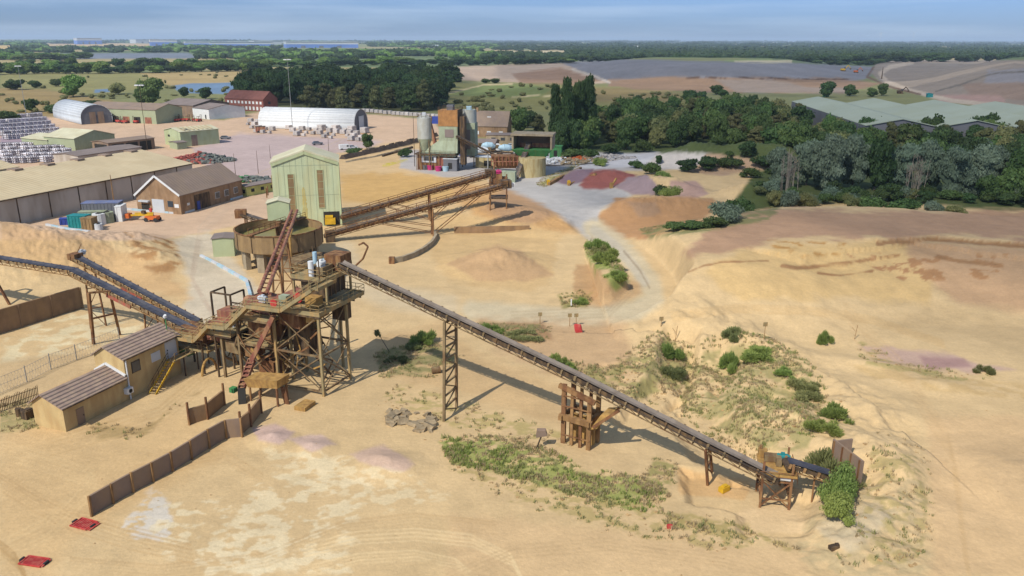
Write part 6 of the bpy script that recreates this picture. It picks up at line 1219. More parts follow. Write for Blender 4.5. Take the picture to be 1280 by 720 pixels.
# ------------------------------------------------------------------ stacks in the storage yards
def proto_stack(kind):
    t = thing('pipe_bundle' if kind else 'paving_pallet', (0, 0, 0), 'x', 'bundle' if kind else 'pallet'); 
    if kind:
        mb = MB()
        for r_ in range(3):
            for c_ in range(4): mb.tube((-.9+c_*.6, -1.6, .35+r_*.6), (-.9+c_*.6, 1.6, .35+r_*.6), .28, k=8)
        mb.build('pipes', 'pipes', t); MB().cbox((0, -1, .95), 2.6, .08, 1.9).cbox((0, 1, .95), 2.6, .08, 1.9).build('straps', 'slate', t)
    else:
        mb = MB()
        for r_ in range(3): mb.cbox((0, 0, .35+r_*.42), 1.6-.05*r_, 1.6-.04*r_, .38)
        mb.build('paving', 'paving', t); MB().cbox((0, 0, .07), 1.7, 1.7, .14).build('pallet', 'wood', t)
    return t
pb = proto_stack(1); pp = proto_stack(0); first = {0: True, 1: True}
def place(kind, q_, ang, lab, grp, s=1.0):
    src = pb if kind else pp
    c = src if first[kind] else copy_tree(src); first[kind] = False
    c.location = (q_.x, q_.y, H(q_.x, q_.y)); c.rotation_euler = (0, 0, ang); c.scale = (s, s, s); c['label'] = lab; c['group'] = grp
for r_ in range(7):
    for k_ in range(13):
        x0, y0 = 0+r_*5-14, 151+r_*4.6; x1, y1 = x0+62, y0-4.5; f = k_/12; x, y = x0+(x1-x0)*f, y0+(y1-y0)*f
        if rr_.random() < .1 or x > 88 or (y < 150 and x > 70) or y > 175: continue
        place(1, P(x, y), R(64), 'bundle of grey pipes in the dense rows left of the arched grey tent', 'pipe bundles beside the arched tent', 1.25)
for r_ in range(5):
    for k_ in range(9):
        x, y = 2+k_*9.5+r_*2, 186+r_*4.5-k_*.3
        if rr_.random() < .12 or (x > 40 and y < 188): continue
        place(1, P(x, y), R(64), 'bundle of grey pipes stacked behind the long tan-roofed warehouse', 'pipe bundles behind the warehouse', 1.25)
for r_ in range(4):
    for k_ in range(17):
        x, y = 305+k_*8.5+r_*5, 152.5+k_*.75+r_*4.2+rr_.uniform(-.5, .5)
        if rr_.random() < .22: continue
        place(0, P(x, y), R(70+rr_.uniform(-8, 8)), 'pallet of pale paving in the rows before the white arched shed', 'paving pallets before the arched shed', rr_.choice((.9, 1.1, 1.5)))
for k_ in range(18):
    place(0, P(455+k_*5.4, 140+k_*.45+rr_.uniform(-.3, .3)), R(70), 'pallet of pale paving along the foot of the dark trees', 'paving pallets by the trees', 1.5)
for i, (x, y) in enumerate(((402, 163), (420, 163.5), (440, 164.5), (456, 166.5))): place(0, P(x, y), R(60), 'tall white pallet stack at the right end of the arched shed', 'tall white pallets', 2.0)
q_ = c_at(326, 165.5); t = thing('site_trailer', q_, 'small red site trailer at the left end of the paving pallets', 'trailer'); MB().cbox(q_+UP*1.6, 4.4, 2.2, 2.2, e0).build('body', 'redpaint', t); MB().cbox(q_+UP*2.8, 4.6, 2.4, .2, e0).build('roof', 'dsteel', t); wheels(t, q_, e0, e1, (-.9, .9), 1.1, .45)
# scrap heap by the light green shed
hp_ = P(252, 201)
def heap(c, r, h, n_, ms, lab, nm, smin=.4, smax=1.0):
    t = thing(nm, c, lab, 'heap'); g = {m_: MB() for m_ in ms}
    for i in range(n_):
        a = rr_.uniform(0, 6.28); d_ = r*math.sqrt(rr_.random()); z_ = h*(1-d_/r)*rr_.uniform(.6, 1); s_ = rr_.uniform(smin, smax); k = rock(c+Vector((math.cos(a)*d_*1.5, math.sin(a)*d_, z_)), s_)
        m_ = ms[0 if math.cos(a) < rr_.uniform(-.6, .8) else -1]; b_ = g[m_]; i0 = len(b_.v); b_.v += k.v; b_.f += [tuple(x+i0 for x in f_) for f_ in k.f]
    for m_ in ms: g[m_].build('scrap_pieces', m_, t)
    return t
M['scrapred'] = mat('reddish_scrap', alb(176, 96, 84), .8, 0, .4, .8); M['scrapgrey'] = mat('grey_scrap', alb(120, 124, 116), .8, 0, .3, .8)
t = heap(hp_, 8, 3.2, 420, ['scrapred', 'scrapgrey'], 'low heap of reddish and grey scrap in front of the light green shed', 'scrap_heap'); 
hb = c_at(305, 226); t = heap(hb, 6, 1.2, 140, ['green', 'scrapgrey'], 'low heap of green and grey netting behind the yellow-green cabin', 'netting_heap')
# dark bank along the yard and long kerb strips
def bank(pts, w, h, m, nm, lab, cat='bank'):
    P3 = [G(*p) for p in pts]; mb = MB()
    for a, b in zip(P3, P3[1:]):
        d = (b-a); k = max(2, int(d.length/2.5)); d.normalize(); s = Vector((-d.y, d.x, 0))
        for i in range(k):
            p = a+(b-a)*(i/k); q = a+(b-a)*((i+1)/k); hh = h*rr_.uniform(.7, 1.2); mb.quadbox([p-s*w/2-UP*.2, q-s*w/2-UP*.2, q+s*w/2-UP*.2, p+s*w/2-UP*.2, p-s*w*.12+UP*hh, q-s*w*.12+UP*hh, q+s*w*.12+UP*hh*.9, p+s*w*.12+UP*hh*.9])
    return solo(mb, nm, m, P3[0], lab, cat)
M['darkearth'] = mat('dark_earth', alb(92, 78, 66), .95, 0, .3, .8, bump=.4)
bank([(428, 199), (450, 194), (480, 187), (520, 177), (545, 170)], 3.2, 1.7, 'darkearth', 'earth_bank', 'long dark earth bank between the pallet yard and the concrete plant')
bank([(432, 203), (470, 196), (515, 184)], 1.2, .6, 'concrete', 'kerb_strip', 'pale kerb strip just below the dark earth bank', 'kerb')
kerb('lying_beams', 'dark steel beams lying on the ground left of the pale silo', [G(478, 196), G(516, 185)], ('dsteel', 'steel'), .7, .5, 8)
kerb('edge_beam', 'yellow-topped timber edging of the aggregate bay left of the red heap', [G(686, 232), G(700, 224), G(726, 212)], ('wood', 'wood'), .9, .8, 6)
kerb('edge_beam', 'timber edging between the purple and the red aggregate heaps', [G(711, 233), G(728, 226), G(745, 219)], ('wood', 'wood'), .8, .7, 6)
for (x, y), lab in (((685.5, 231), 'yellow marker block at the left end of the aggregate bays'), ((711, 232), 'yellow marker block between the purple and red heaps'), ((764, 235), 'sandy digger bucket at the foot of the red heap'), ((796, 243), 'sandy digger bucket at the foot of the grey heap')):
    q_ = G(x, y); mb = MB(); mb.cbox(q_+UP*.7, 1.0, 1.0, 1.4).cbox(q_+UP*1.5, .7, .7, .2); 
    if x > 750: mb.beam(q_+UP*.5, q_+Vector((1.6, 1.5, 2.6)), .5, .4)
    solo(mb, 'marker_block' if x < 750 else 'digger_bucket', 'yellow' if x < 750 else 'ochre', q_, lab, 'marker' if x < 750 else 'bucket')
# rubble heaps: white-grey
for (x, y), r, h, m_, lab in (((836, 203), 9, 2.8, 'paving', 'pale broken rubble heap left of the brown mound'), ((868, 201), 8, 2.4, 'paving', 'pale broken rubble heap touching the brown mound'), ((700, 202), 7, 1.2, 'white', 'white scrap sheets on the pale yard by the green container'), ((730, 200), 6, 1.0, 'orange', 'orange and rusty scrap pile on the pale yard'), ((752, 198), 9, 1.0, 'paving', 'low grey rubble line before the dark wood')):
    heap(G(x, y), r, h, 170, [m_, 'rock' if m_ != 'paving' else 'paving'] if m_ != 'paving' else ['paving'], lab, 'rubble_heap', .3, .9)
# diggers on the landfill
def digger(px, lab, s=1.6, m='yellow'):
    o = G(*px); t = thing('excavator', o, lab, 'excavator'); v = lambda x, y, z: o+Vector((x, y, z))*s
    MB().cbox(v(0, -1.1, .4), 3.4*s, .6*s, .8*s).cbox(v(0, 1.1, .4), 3.4*s, .6*s, .8*s).build('tracks', 'dsteel', t); MB().cbox(v(-.4, 0, 1.5), 3.2*s, 2.4*s, 1.3*s).build('body', m, t); MB().cbox(v(.8, -.7, 2.3), 1.2*s, .9*s, 1.5*s).build('cab', 'glass', t)
    MB().beam(v(1, 0, 1.8), v(3.6, 0, 4.6), .5*s).beam(v(3.6, 0, 4.6), v(5.6, 0, 2.4), .4*s).build('boom', m, t); MB().cbox(v(5.7, 0, 1.8), .9*s, 1.1*s, .9*s).build('bucket', 'dsteel', t)
digger((1054, 89), 'yellow excavator on the grey landfill top', 1.7); digger((1125, 117), 'dark excavator on the curved landfill track', 1.2, 'dsteel'); digger((1070, 91), 'orange excavator beside the dark drill mast', 1.5, 'orange')
# ------------------------------------------------------------------ vegetation
def leafmat(name, c, c2, objr=.22, tr=.25):
    m = bpy.data.materials.new(name); m.use_nodes = True; nt = m.node_tree; n = nt.nodes; l = nt.links; b = n['Principled BSDF']
    b.inputs['Roughness'].default_value = .65; b.inputs['Specular IOR Level'].default_value = .25
    g = n.new('ShaderNodeNewGeometry'); tc = n.new('ShaderNodeTexCoord'); no = n.new('ShaderNodeTexNoise'); no.inputs['Scale'].default_value = .55; no.inputs['Detail'].default_value = 4; l.new(tc.outputs['Object'], no.inputs['Vector'])
    ad = n.new('ShaderNodeMath'); ad.operation = 'MULTIPLY_ADD'; ad.inputs[1].default_value = .45; l.new(g.outputs['Random Per Island'], ad.inputs[0]); mr = n.new('ShaderNodeMapRange'); mr.inputs[1].default_value = .3; mr.inputs[2].default_value = .7; mr.inputs[4].default_value = .55; l.new(no.outputs['Fac'], mr.inputs[0]); l.new(mr.outputs[0], ad.inputs[2])
    mx = n.new('ShaderNodeMixRGB'); mx.inputs[1].default_value = (*c, 1); mx.inputs[2].default_value = (*c2, 1); l.new(ad.outputs[0], mx.inputs[0])
    oi = n.new('ShaderNodeObjectInfo'); hs = n.new('ShaderNodeHueSaturation'); m1 = n.new('ShaderNodeMapRange'); m1.inputs[3].default_value = 1-objr; m1.inputs[4].default_value = 1+objr; l.new(oi.outputs['Random'], m1.inputs[0]); l.new(m1.outputs[0], hs.inputs['Value'])
    m2 = n.new('ShaderNodeMapRange'); m2.inputs[3].default_value = .482; m2.inputs[4].default_value = .518; mm = n.new('ShaderNodeMath'); mm.operation = 'FRACT'; mq = n.new('ShaderNodeMath'); mq.operation = 'MULTIPLY'; mq.inputs[1].default_value = 7.3; l.new(oi.outputs['Random'], mq.inputs[0]); l.new(mq.outputs[0], mm.inputs[0]); l.new(mm.outputs[0], m2.inputs[0]); l.new(m2.outputs[0], hs.inputs['Hue'])
    l.new(mx.outputs[0], hs.inputs['Color']); l.new(hs.outputs[0], b.inputs['Base Color'])
    t = n.new('ShaderNodeBsdfTranslucent'); l.new(hs.outputs[0], t.inputs['Color']); ms = n.new('ShaderNodeMixShader'); ms.inputs[0].default_value = tr; l.new(b.outputs[0], ms.inputs[1]); l.new(t.outputs[0], ms.inputs[2]); l.new(ms.outputs[0], n['Material Output'].inputs[0])
    return m
M['leaf'] = leafmat('woodland_leaves', (.044, .085, .022), (.115, .17, .046), .36, .3); M['dleaf'] = leafmat('dark_leaves', (.028, .058, .018), (.074, .118, .034), .34, .3); M['litleaf'] = leafmat('sunlit_green_leaves', (.085, .15, .03), (.20, .29, .07), .36, .4); M['willow'] = leafmat('grey_willow_leaves', (.085, .125, .075), (.21, .27, .18), .18, .3)  # litleaf: brighter copy of the leaf green, with sunlight put into its colour
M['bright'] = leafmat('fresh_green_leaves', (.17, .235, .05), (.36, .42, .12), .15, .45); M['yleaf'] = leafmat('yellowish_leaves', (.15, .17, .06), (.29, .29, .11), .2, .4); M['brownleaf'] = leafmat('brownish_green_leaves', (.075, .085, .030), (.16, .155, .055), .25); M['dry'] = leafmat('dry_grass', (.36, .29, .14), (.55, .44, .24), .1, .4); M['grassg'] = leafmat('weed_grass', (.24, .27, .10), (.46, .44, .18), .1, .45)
def leaves(nrg, lobes, n_, size, blade=.0):
    """leaf cards spread through ellipsoid lobes (cx,cy,cz,rx,ry,rz)"""
    w = np.array([l_[3]*l_[4]+l_[4]*l_[5] for l_ in lobes]); idx = nrg.choice(len(lobes), n_, p=w/w.sum()); L = np.array(lobes)[idx]
    d = nrg.normal(size=(n_, 3)); d[:, 2] = np.abs(d[:, 2])*.9+.1*d[:, 2]-.25*nrg.random(n_); d /= np.linalg.norm(d, axis=1)[:, None]
    rad = 1-.34*nrg.random(n_)**1.6; rad = rad*(1+.18*np.sin(d[:, 0]*7+L[:, 0]*3)*np.sin(d[:, 1]*6+L[:, 2]*2)+.10*nrg.normal(size=n_)*.6)
    c = L[:, :3]+d*L[:, 3:]*rad[:, None]
    nn = d*.75+nrg.normal(size=(n_, 3))*.55; nn[:, 2] += .25; nn /= np.linalg.norm(nn, axis=1)[:, None]
    t = np.cross(nn, nrg.normal(size=(n_, 3))); t /= np.linalg.norm(t, axis=1)[:, None]; b = np.cross(nn, t); s = size*(.5+nrg.random(n_))[:, None]; e = s*(.5+.4*nrg.random((n_, 1)))
    if blade:
        up = d.copy(); up[:, 2] = np.abs(up[:, 2])+.55; up += nrg.normal(size=(n_, 3))*.3; up /= np.linalg.norm(up, axis=1)[:, None]; t = np.cross(up, nrg.normal(size=(n_, 3))); t /= np.linalg.norm(t, axis=1)[:, None]; L_ = s*2.6*blade
        return np.stack([c-t*s*.32, c+t*s*.32, c+up*L_+t*s*.1, c+up*L_-t*s*.1], 1).reshape(-1, 3), np.arange(n_*4).reshape(-1, 4)
    v = np.stack([c-t*s, c+b*e+nn*s*.15, c+t*s*.9, c-b*e*.8-nn*s*.1], 1).reshape(-1, 3)
    return v, np.arange(n_*4).reshape(-1, 4)
def core(lobes, k=.78):
    mb = MB()
    for (x, y, z, rx, ry, rz) in lobes:
        i = len(mb.v); ns, nr_ = 9, 6
        for a in range(1, nr_):
            for b in range(ns):
                p, q = math.pi*a/nr_, 2*math.pi*b/ns; j = k*(1+.2*math.sin(5*q+z)*math.sin(p*4+x)); mb.v.append((x+rx*j*math.sin(p)*math.cos(q), y+ry*j*math.sin(p)*math.sin(q), z+rz*j*math.cos(p)))
        mb.v += [(x, y, z+rz*k), (x, y, z-rz*k)]; T_, B_ = len(mb.v)-2, len(mb.v)-1
        for a in range(nr_-2):
            for b in range(ns): c = (b+1) % ns; mb.f.append((i+a*ns+b, i+a*ns+ns+b, i+a*ns+ns+c, i+a*ns+c))
        for b in range(ns): c = (b+1) % ns; mb.f += [(T_, i+b, i+c), (B_, i+(nr_-2)*ns+c, i+(nr_-2)*ns+b)]
    return mb
def mesh_np(name, parts, m):
    V = []; F = []; o = 0
    for v, f in parts:
        V.append(np.asarray(v, float)); F += [tuple(int(a)+o for a in q) for q in f]; o += len(v)
    me = bpy.data.meshes.new(name); me.from_pydata(np.concatenate(V), [], F); me.materials.append(M[m] if isinstance(m, str) else m); me.update(); return me
def crown_mesh(kind, seed, m, n_=2200, size=.42):
    g = np.random.default_rng(seed); lobes = []
    if kind == 'round':
        for i in range(9): a = g.uniform(0, 6.28); r_ = g.uniform(.15, .62); z_ = g.uniform(.34, .86); s = g.uniform(.26, .42); lobes.append((r_*.8*math.cos(a), r_*.8*math.sin(a), z_, s, s, s*.62))
        lobes.append((0, 0, .6, .5, .5, .36)); lobes.append((.1, .1, .3, .5, .45, .22))
    elif kind == 'tall':
        for i in range(11): a = g.uniform(0, 6.28); z_ = .12+.8*i/10; r_ = .32*(1-(z_-.4)**2*1.5)*g.uniform(.4, 1); s = .36*(1.05-abs(z_-.45)); lobes.append((r_*math.cos(a), r_*math.sin(a), z_, s*1.1, s*1.1, s*.4))
    elif kind == 'poplar':
        for i in range(14): z_ = .08+.86*i/13; s = .62*(1-abs(z_-.36)*1.0)+.1; a = g.uniform(0, 6.28); lobes.append((.22*math.cos(a)*s, .22*math.sin(a)*s, z_, s*.8, s*.8, .085))
    elif kind == 'mass':
        for i in range(24): a = g.uniform(0, 6.28); z_ = g.uniform(.12, .86); r_ = g.uniform(.1, .72)*(1.05-.5*abs(z_-.45)); s = g.uniform(.24, .36); lobes.append((r_*math.cos(a), r_*math.sin(a), z_, s, s, s*.42))
        lobes.append((0, 0, .5, .55, .55, .36))
    elif kind == 'bush':
        for i in range(8): a = g.uniform(0, 6.28); r_ = g.uniform(.2, .7); s = g.uniform(.28, .45); lobes.append((r_*math.cos(a), r_*math.sin(a), g.uniform(.2, .62), s, s, s*.7))
        lobes.append((0, 0, .4, .6, .6, .4))
    elif kind == 'scrub':
        for i in range(13): a = g.uniform(0, 6.28); r_ = g.uniform(.1, .95)**.8; s = g.uniform(.12, .34); lobes.append((r_*math.cos(a), r_*math.sin(a), g.uniform(.05, .55)*(1.1-r_*.7), s, s, s*g.uniform(.6, 1.3)))
    v, f = leaves(g, lobes, n_, size/5, 1.0 if kind == 'scrub' else 0); parts = [(v, f)]
    c = core(lobes, .45 if kind == 'scrub' else .6 if kind == 'bush' else .78); parts.append((c.v, c.f)); return mesh_np('crown', parts, m)
def trunk_mesh(seed, spread=.35, h=.62, r=.035):
    g = random.Random(seed); mb = MB(); p = Vector((0, 0, -.04)); q = Vector((g.uniform(-.03, .03), g.uniform(-.03, .03), h*.55)); mb.tube(p, q, r, r*.65, 7); mb.tube(q, q+Vector((.02, .01, h*.45)), r*.65, r*.25, 6)
    for i in range(5): a = g.uniform(0, 6.28); z = g.uniform(.3, .9); s = Vector((q.x*z, q.y*z, h*.55*z+.02)); mb.tube(s, s+Vector((math.cos(a)*spread, math.sin(a)*spread, g.uniform(.15, .3))), r*.4, r*.12, 5)
    me = bpy.data.meshes.new('trunk'); me.from_pydata(mb.v, [], mb.f); me.materials.append(M['bark']); return me
TRUNKS = [trunk_mesh(i) for i in range(4)]
CR = {}
def crowns(key, kind, m, k, n_, size): CR[key] = [crown_mesh(kind, 17*i+sum(map(ord, key)), m, n_, size) for i in range(k)]
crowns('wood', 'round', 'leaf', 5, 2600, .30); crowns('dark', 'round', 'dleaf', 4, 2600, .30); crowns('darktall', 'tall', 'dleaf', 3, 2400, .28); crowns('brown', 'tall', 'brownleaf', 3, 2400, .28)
crowns('willow', 'mass', 'willow', 5, 9000, .16); crowns('pop', 'poplar', 'dleaf', 3, 5200, .18); crowns('bush', 'bush', 'bright', 4, 3600, .17); crowns('ybush', 'bush', 'yleaf', 3, 3400, .17); crowns('scrub', 'scrub', 'bright', 5, 3600, .30); crowns('yscrub', 'scrub', 'yleaf', 4, 3200, .30); crowns('gbush', 'bush', 'leaf', 4, 2600, .28); crowns('wbush', 'bush', 'willow', 3, 3600, .22)
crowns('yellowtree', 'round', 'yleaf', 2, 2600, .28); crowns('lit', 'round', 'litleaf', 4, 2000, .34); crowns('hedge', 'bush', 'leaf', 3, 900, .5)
def tree(name, key, x, y, h, r, label, cat='tree', group=None, z=None, rot=None, tr=True, i=None):
    g = rr_; z = H(x, y) if z is None else z
    t = bpy.data.objects.new(name, None); COL.objects.link(t); t.location = (x, y, z-.05*h); t.rotation_euler = (0, 0, g.uniform(0, 6.28) if rot is None else rot); tag(t, label, cat, group)
    c = bpy.data.objects.new('crown' if cat == 'tree' else 'foliage', g.choice(CR[key]) if i is None else CR[key][i % len(CR[key])]); COL.objects.link(c); c.parent = t; c.scale = (r*g.uniform(.9, 1.1), r*g.uniform(.9, 1.1), h)
    if tr: k = bpy.data.objects.new('trunk', g.choice(TRUNKS)); COL.objects.link(k); k.parent = t; k.scale = (r*1.1, r*1.1, h)
    return t
def poisson(poly, n_, dmin, tries=40):
    xs = [p[0] for p in poly]; ys = [p[1] for p in poly]; out = []; k = 0
    while len(out) < n_ and k < n_*tries:
        k += 1; x, y = rr_.uniform(min(xs), max(xs)), rr_.uniform(min(ys), max(ys))
        if float(sdf(poly, np.array([x]), np.array([y]))[0]) < 0: continue
        if all((x-a)**2+(y-b)**2 > dmin**2 for a, b in out): out.append((x, y))
    return out
# main wood on the right
WOOD = PP([(700, 178), (740, 156), (800, 146), (860, 142), (930, 142), (980, 150), (1020, 170), (1090, 178), (1300, 172), (1330, 182), (1300, 205), (1180, 205), (1050, 200), (960, 194), (880, 189), (790, 188), (715, 190)])
for x, y in poisson(WOOD, 170, 7.6): 
    tree('woodland_tree', rr_.choice(('wood', 'wood', 'dark', 'wood', 'wood', 'yellowtree', 'brown')), x, y, rr_.uniform(8.5, 13.5), rr_.uniform(5.4, 8.2), 'dark green tree within the dense wood below the landfill', group='trees of the dense wood')
BEH = PP([(1100, 182), (1290, 180), (1330, 190), (1330, 235), (1280, 235), (1180, 225), (1000, 210), (960, 215), (965, 200)])
for x, y in poisson(BEH, 40, 8): tree('woodland_tree', rr_.choice(('wood', 'dark')), x, y, rr_.uniform(8, 13), rr_.uniform(5.5, 8), 'dark green tree between the grey willows and the huge shed', group='trees behind the willows')
W_ = [(975, 236, 13, 6, 'willow'), (1008, 232, 15, 6.5, 'willow'), (1030, 240, 17.5, 8, 'willow'), (1065, 236, 17, 7.5, 'willow'), (1092, 238, 16, 6.5, 'dark'), (1120, 236, 15, 6.5, 'willow'), (1160, 238, 15.5, 7, 'willow'), (1188, 243, 15.5, 8, 'willow'), (1215, 240, 14.5, 7, 'willow'), (1245, 228, 12, 6.5, 'willow'), (1278, 236, 12, 7, 'wood'), (1310, 240, 13, 7, 'willow'), (1262, 250, 9, 6, 'wood'), (1233, 252, 7.5, 4.5, 'wood'), (1225, 208, 12, 7, 'willow'), (1160, 215, 12, 7, 'wood'), (1290, 262, 7, 5, 'wood')]
for i, (a, b, h, r, k) in enumerate(W_):
    q = P(a, b); tree('willow_tree' if k == 'willow' else 'tree', k, q.x, q.y, h, r, ('big grey-green willow in the line behind the tan dune' if k == 'willow' else 'darker green tree among the grey willows behind the tan dune'), group='willows behind the dune' if k == 'willow' else 'dark trees among the willows')
for (a, b, h, r, k, lab) in ((985, 263, 7, 3.6, 'wbush', 'round grey-green shrub at the left shoulder of the dune'), (905, 277, 5, 4.2, 'wbush', 'spreading blue-green shrub at the left foot of the dune'), (925, 268, 5, 4, 'gbush', 'green shrub just behind the spreading blue-green one'), (1010, 262, 5.5, 3.4, 'ybush', 'yellowish shrub behind the crest of the dune'), (1062, 262, 5, 3, 'ybush', 'yellow-green shrub under the tallest willow'), (1090, 264, 5, 5, 'gbush', 'low green shrub under the dark tree between willows'), (1130, 266, 5, 5, 'gbush', 'low green shrub below the bare grey stems'), (1165, 268, 4.5, 3, 'wbush', 'small silvery shrub behind the dune crest'), (1192, 272, 4, 3.6, 'ybush', 'yellowish green low shrub behind the dune'), (965, 258, 5, 3, 'ybush', 'pale dry shrub at the left end of the willows'),
    (840, 232, 4.6, 4, 'bush', 'fresh green shrub beside the grey aggregate heap'), (815, 218, 5, 4, 'gbush', 'green shrub above the grey aggregate heap'), (828, 226, 4, 3.6, 'bush', 'middle green shrub of the three by the grey heap'), (795, 210, 3.6, 3, 'gbush', 'small green shrub at the right end of the red heap'), (750, 207, 3.6, 3.4, 'bush', 'round bright green shrub on the pale yard'), (824, 208, 3, 2, 'dark', 'small dark shrub below the pale rubble'), (826, 246, 3.6, 3.0, 'gbush', 'low green shrub at the edge of the brown mound'),
    (860, 215, 4.6, 5, 'dark', 'dark shrub left of the brown bare mound'), (885, 214, 4.6, 5.5, 'dark', 'dark wide shrub below the brown mound'), (910, 213, 5, 5.5, 'gbush', 'green shrub below the middle of the brown mound'), (932, 210, 6, 5, 'dark', 'taller dark shrub on the brown mound'), (955, 214, 5, 5.5, 'gbush', 'green shrub between the brown mound and the willows'), (940, 222, 4, 4, 'gbush', 'low green shrub above the tan heap'), (898, 204, 3, 2.6, 'gbush', 'small shrub halfway up the brown mound'), (912, 196, 2.4, 2, 'gbush', 'tiny shrub near the top of the brown mound'), (975, 225, 5, 5, 'gbush', 'green shrub at the left foot of the first willow')):
    q = G(a, b); tree('shrub', k, q.x, q.y, h, r, lab, 'shrub', tr=False)
for i in range(46):
    x = rr_.uniform(945, 1310); q = P(x, rr_.uniform(247, 256)); tree('shrub', rr_.choice(('gbush', 'gbush', 'wbush', 'dark', 'ybush')), q.x, q.y, rr_.uniform(2.5, 5.5), rr_.uniform(2.5, 4.5), 'undergrowth shrub between the willow trunks and the dune crest', 'shrub', 'undergrowth below the willows', tr=False)
# bare grey stems among the willows and the tall dry group
for (x, y, h, lab) in ((1128, 243, 12, 'bare grey stems standing between two willows'), (1136, 243, 11, 'thin bare stems right of the first bare group'), (974, 243, 14, 'tall pale reddish bare stems at the left end of the willows'), (983, 243, 12.5, 'bare brownish stems beside the first willow')):
    q = P(x, y); t = thing('bare_tree', (q.x, q.y, 0), lab, 'tree'); mb = MB()
    for i in range(9):
        a = Vector((q.x+rr_.uniform(-1.5, 1.5), q.y-4+rr_.uniform(-1, 1), 0)); b = a+Vector((rr_.uniform(-.8, .8), 0, h*rr_.uniform(.7, 1))); mb.tube(a, b, .1, .03, 5)
        for j in range(6): c = a.lerp(b, rr_.uniform(.35, .95)); mb.tube(c, c+Vector((rr_.uniform(-1.5, 1.5), rr_.uniform(-1, 1), rr_.uniform(.5, 1.8))), .05, .02, 4)
    mb.build('stems', mat('pale_bare_bark', alb(150, 138, 122)), t)
# poplars
for a, b, h, r in ((694, 184, 26, 5.6), (706, 186, 29, 6.2), (720, 183, 27, 5.6), (734, 181, 29.5, 6), (727, 178, 27, 6)): q = P(a, b); tree('poplar_tree', 'pop', q.x, q.y, h, r, {694: 'leftmost tall poplar of the clump beside the open-fronted bin', 706: 'second tall poplar from the left in the clump', 720: 'middle tall poplar of the clump', 734: 'tallest poplar at the right end of the clump', 727: 'rear poplar of the clump, half hidden by the others'}[a], group='tall poplars')
for a, b, h, r, k, lab in ((650, 166, 11, 7, 'wood', 'round green tree left of the poplars'), (672, 168, 9.5, 6, 'brown', 'brownish tree close to the left poplar'), (700, 188, 12, 6, 'dark', 'dark tree at the feet of the left poplars'), (716, 187, 13, 6.5, 'dark', 'dark tree at the feet of the middle poplars'), (732, 187, 12, 7, 'wood', 'green tree at the feet of the right poplar'), (660, 160, 9, 7, 'dark', 'dark tree behind the brownish one by the poplars'), (805, 190, 6, 5, 'gbush', 'olive tree at the front edge of the dense wood'), (765, 192, 5, 5, 'gbush', 'clipped olive shrub at the front of the dense wood'), (715, 197, 4.5, 6, 'gbush', 'hedge-like olive shrub right of the green container'), (735, 198, 4.8, 6, 'gbush', 'hedge-like olive shrub next to the wood'), (820, 185, 9, 5.5, 'yellowtree', 'brighter yellow-green tree at the front of the wood'),
    (797, 128, 5.5, 5, 'dark', 'single dark round tree on the brown slope'), (862, 128, 9, 8, 'dark', 'dark round-headed tree left of the cabins'), (875, 128, 8, 7, 'dark', 'second dark round-headed tree by the cabins'), (895, 118, 8, 7, 'wood', 'tree behind the pair of dark round ones'), (905, 122, 6, 6, 'wood', 'green tree above the site cabins'), (1033, 122, 13, 8, 'dark', 'dark tree behind the left end of the huge shed'), (1062, 120, 9, 8, 'wood', 'green tree behind the middle of the huge shed'), (1102, 120, 10, 6.5, 'wood', 'lone green tree below the landfill track'), (1090, 121, 7, 6, 'wood', 'smaller green tree beside the lone one'), (618, 104, 5, 8, 'wood', 'small green tree on the landfill edge'), (608, 104, 4.5, 7, 'wood', 'second small tree on the landfill edge'), (506, 196, 4, 3, 'gbush', 'small shrub on the dark bank'), (458, 186, 6, 3.6, 'wood', 'small light green tree on the dark bank'), (440, 193, 3, 4, 'gbush', 'low weeds on the dark bank near the parked cars'),
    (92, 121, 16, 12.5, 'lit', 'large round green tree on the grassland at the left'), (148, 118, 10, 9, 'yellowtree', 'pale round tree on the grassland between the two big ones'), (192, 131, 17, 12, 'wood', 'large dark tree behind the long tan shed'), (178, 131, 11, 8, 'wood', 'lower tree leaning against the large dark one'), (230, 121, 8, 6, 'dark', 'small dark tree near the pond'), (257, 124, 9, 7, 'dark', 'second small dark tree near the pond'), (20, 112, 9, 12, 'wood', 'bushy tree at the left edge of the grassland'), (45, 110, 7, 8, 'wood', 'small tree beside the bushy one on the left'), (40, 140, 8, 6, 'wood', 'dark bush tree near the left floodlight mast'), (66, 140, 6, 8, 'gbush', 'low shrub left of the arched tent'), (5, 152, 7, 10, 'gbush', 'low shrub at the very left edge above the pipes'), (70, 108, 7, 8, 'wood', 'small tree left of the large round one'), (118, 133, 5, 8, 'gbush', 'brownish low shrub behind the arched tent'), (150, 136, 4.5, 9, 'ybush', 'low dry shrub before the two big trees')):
    q = P(a, b); tree('tree', k, q.x, q.y, h, r, lab)
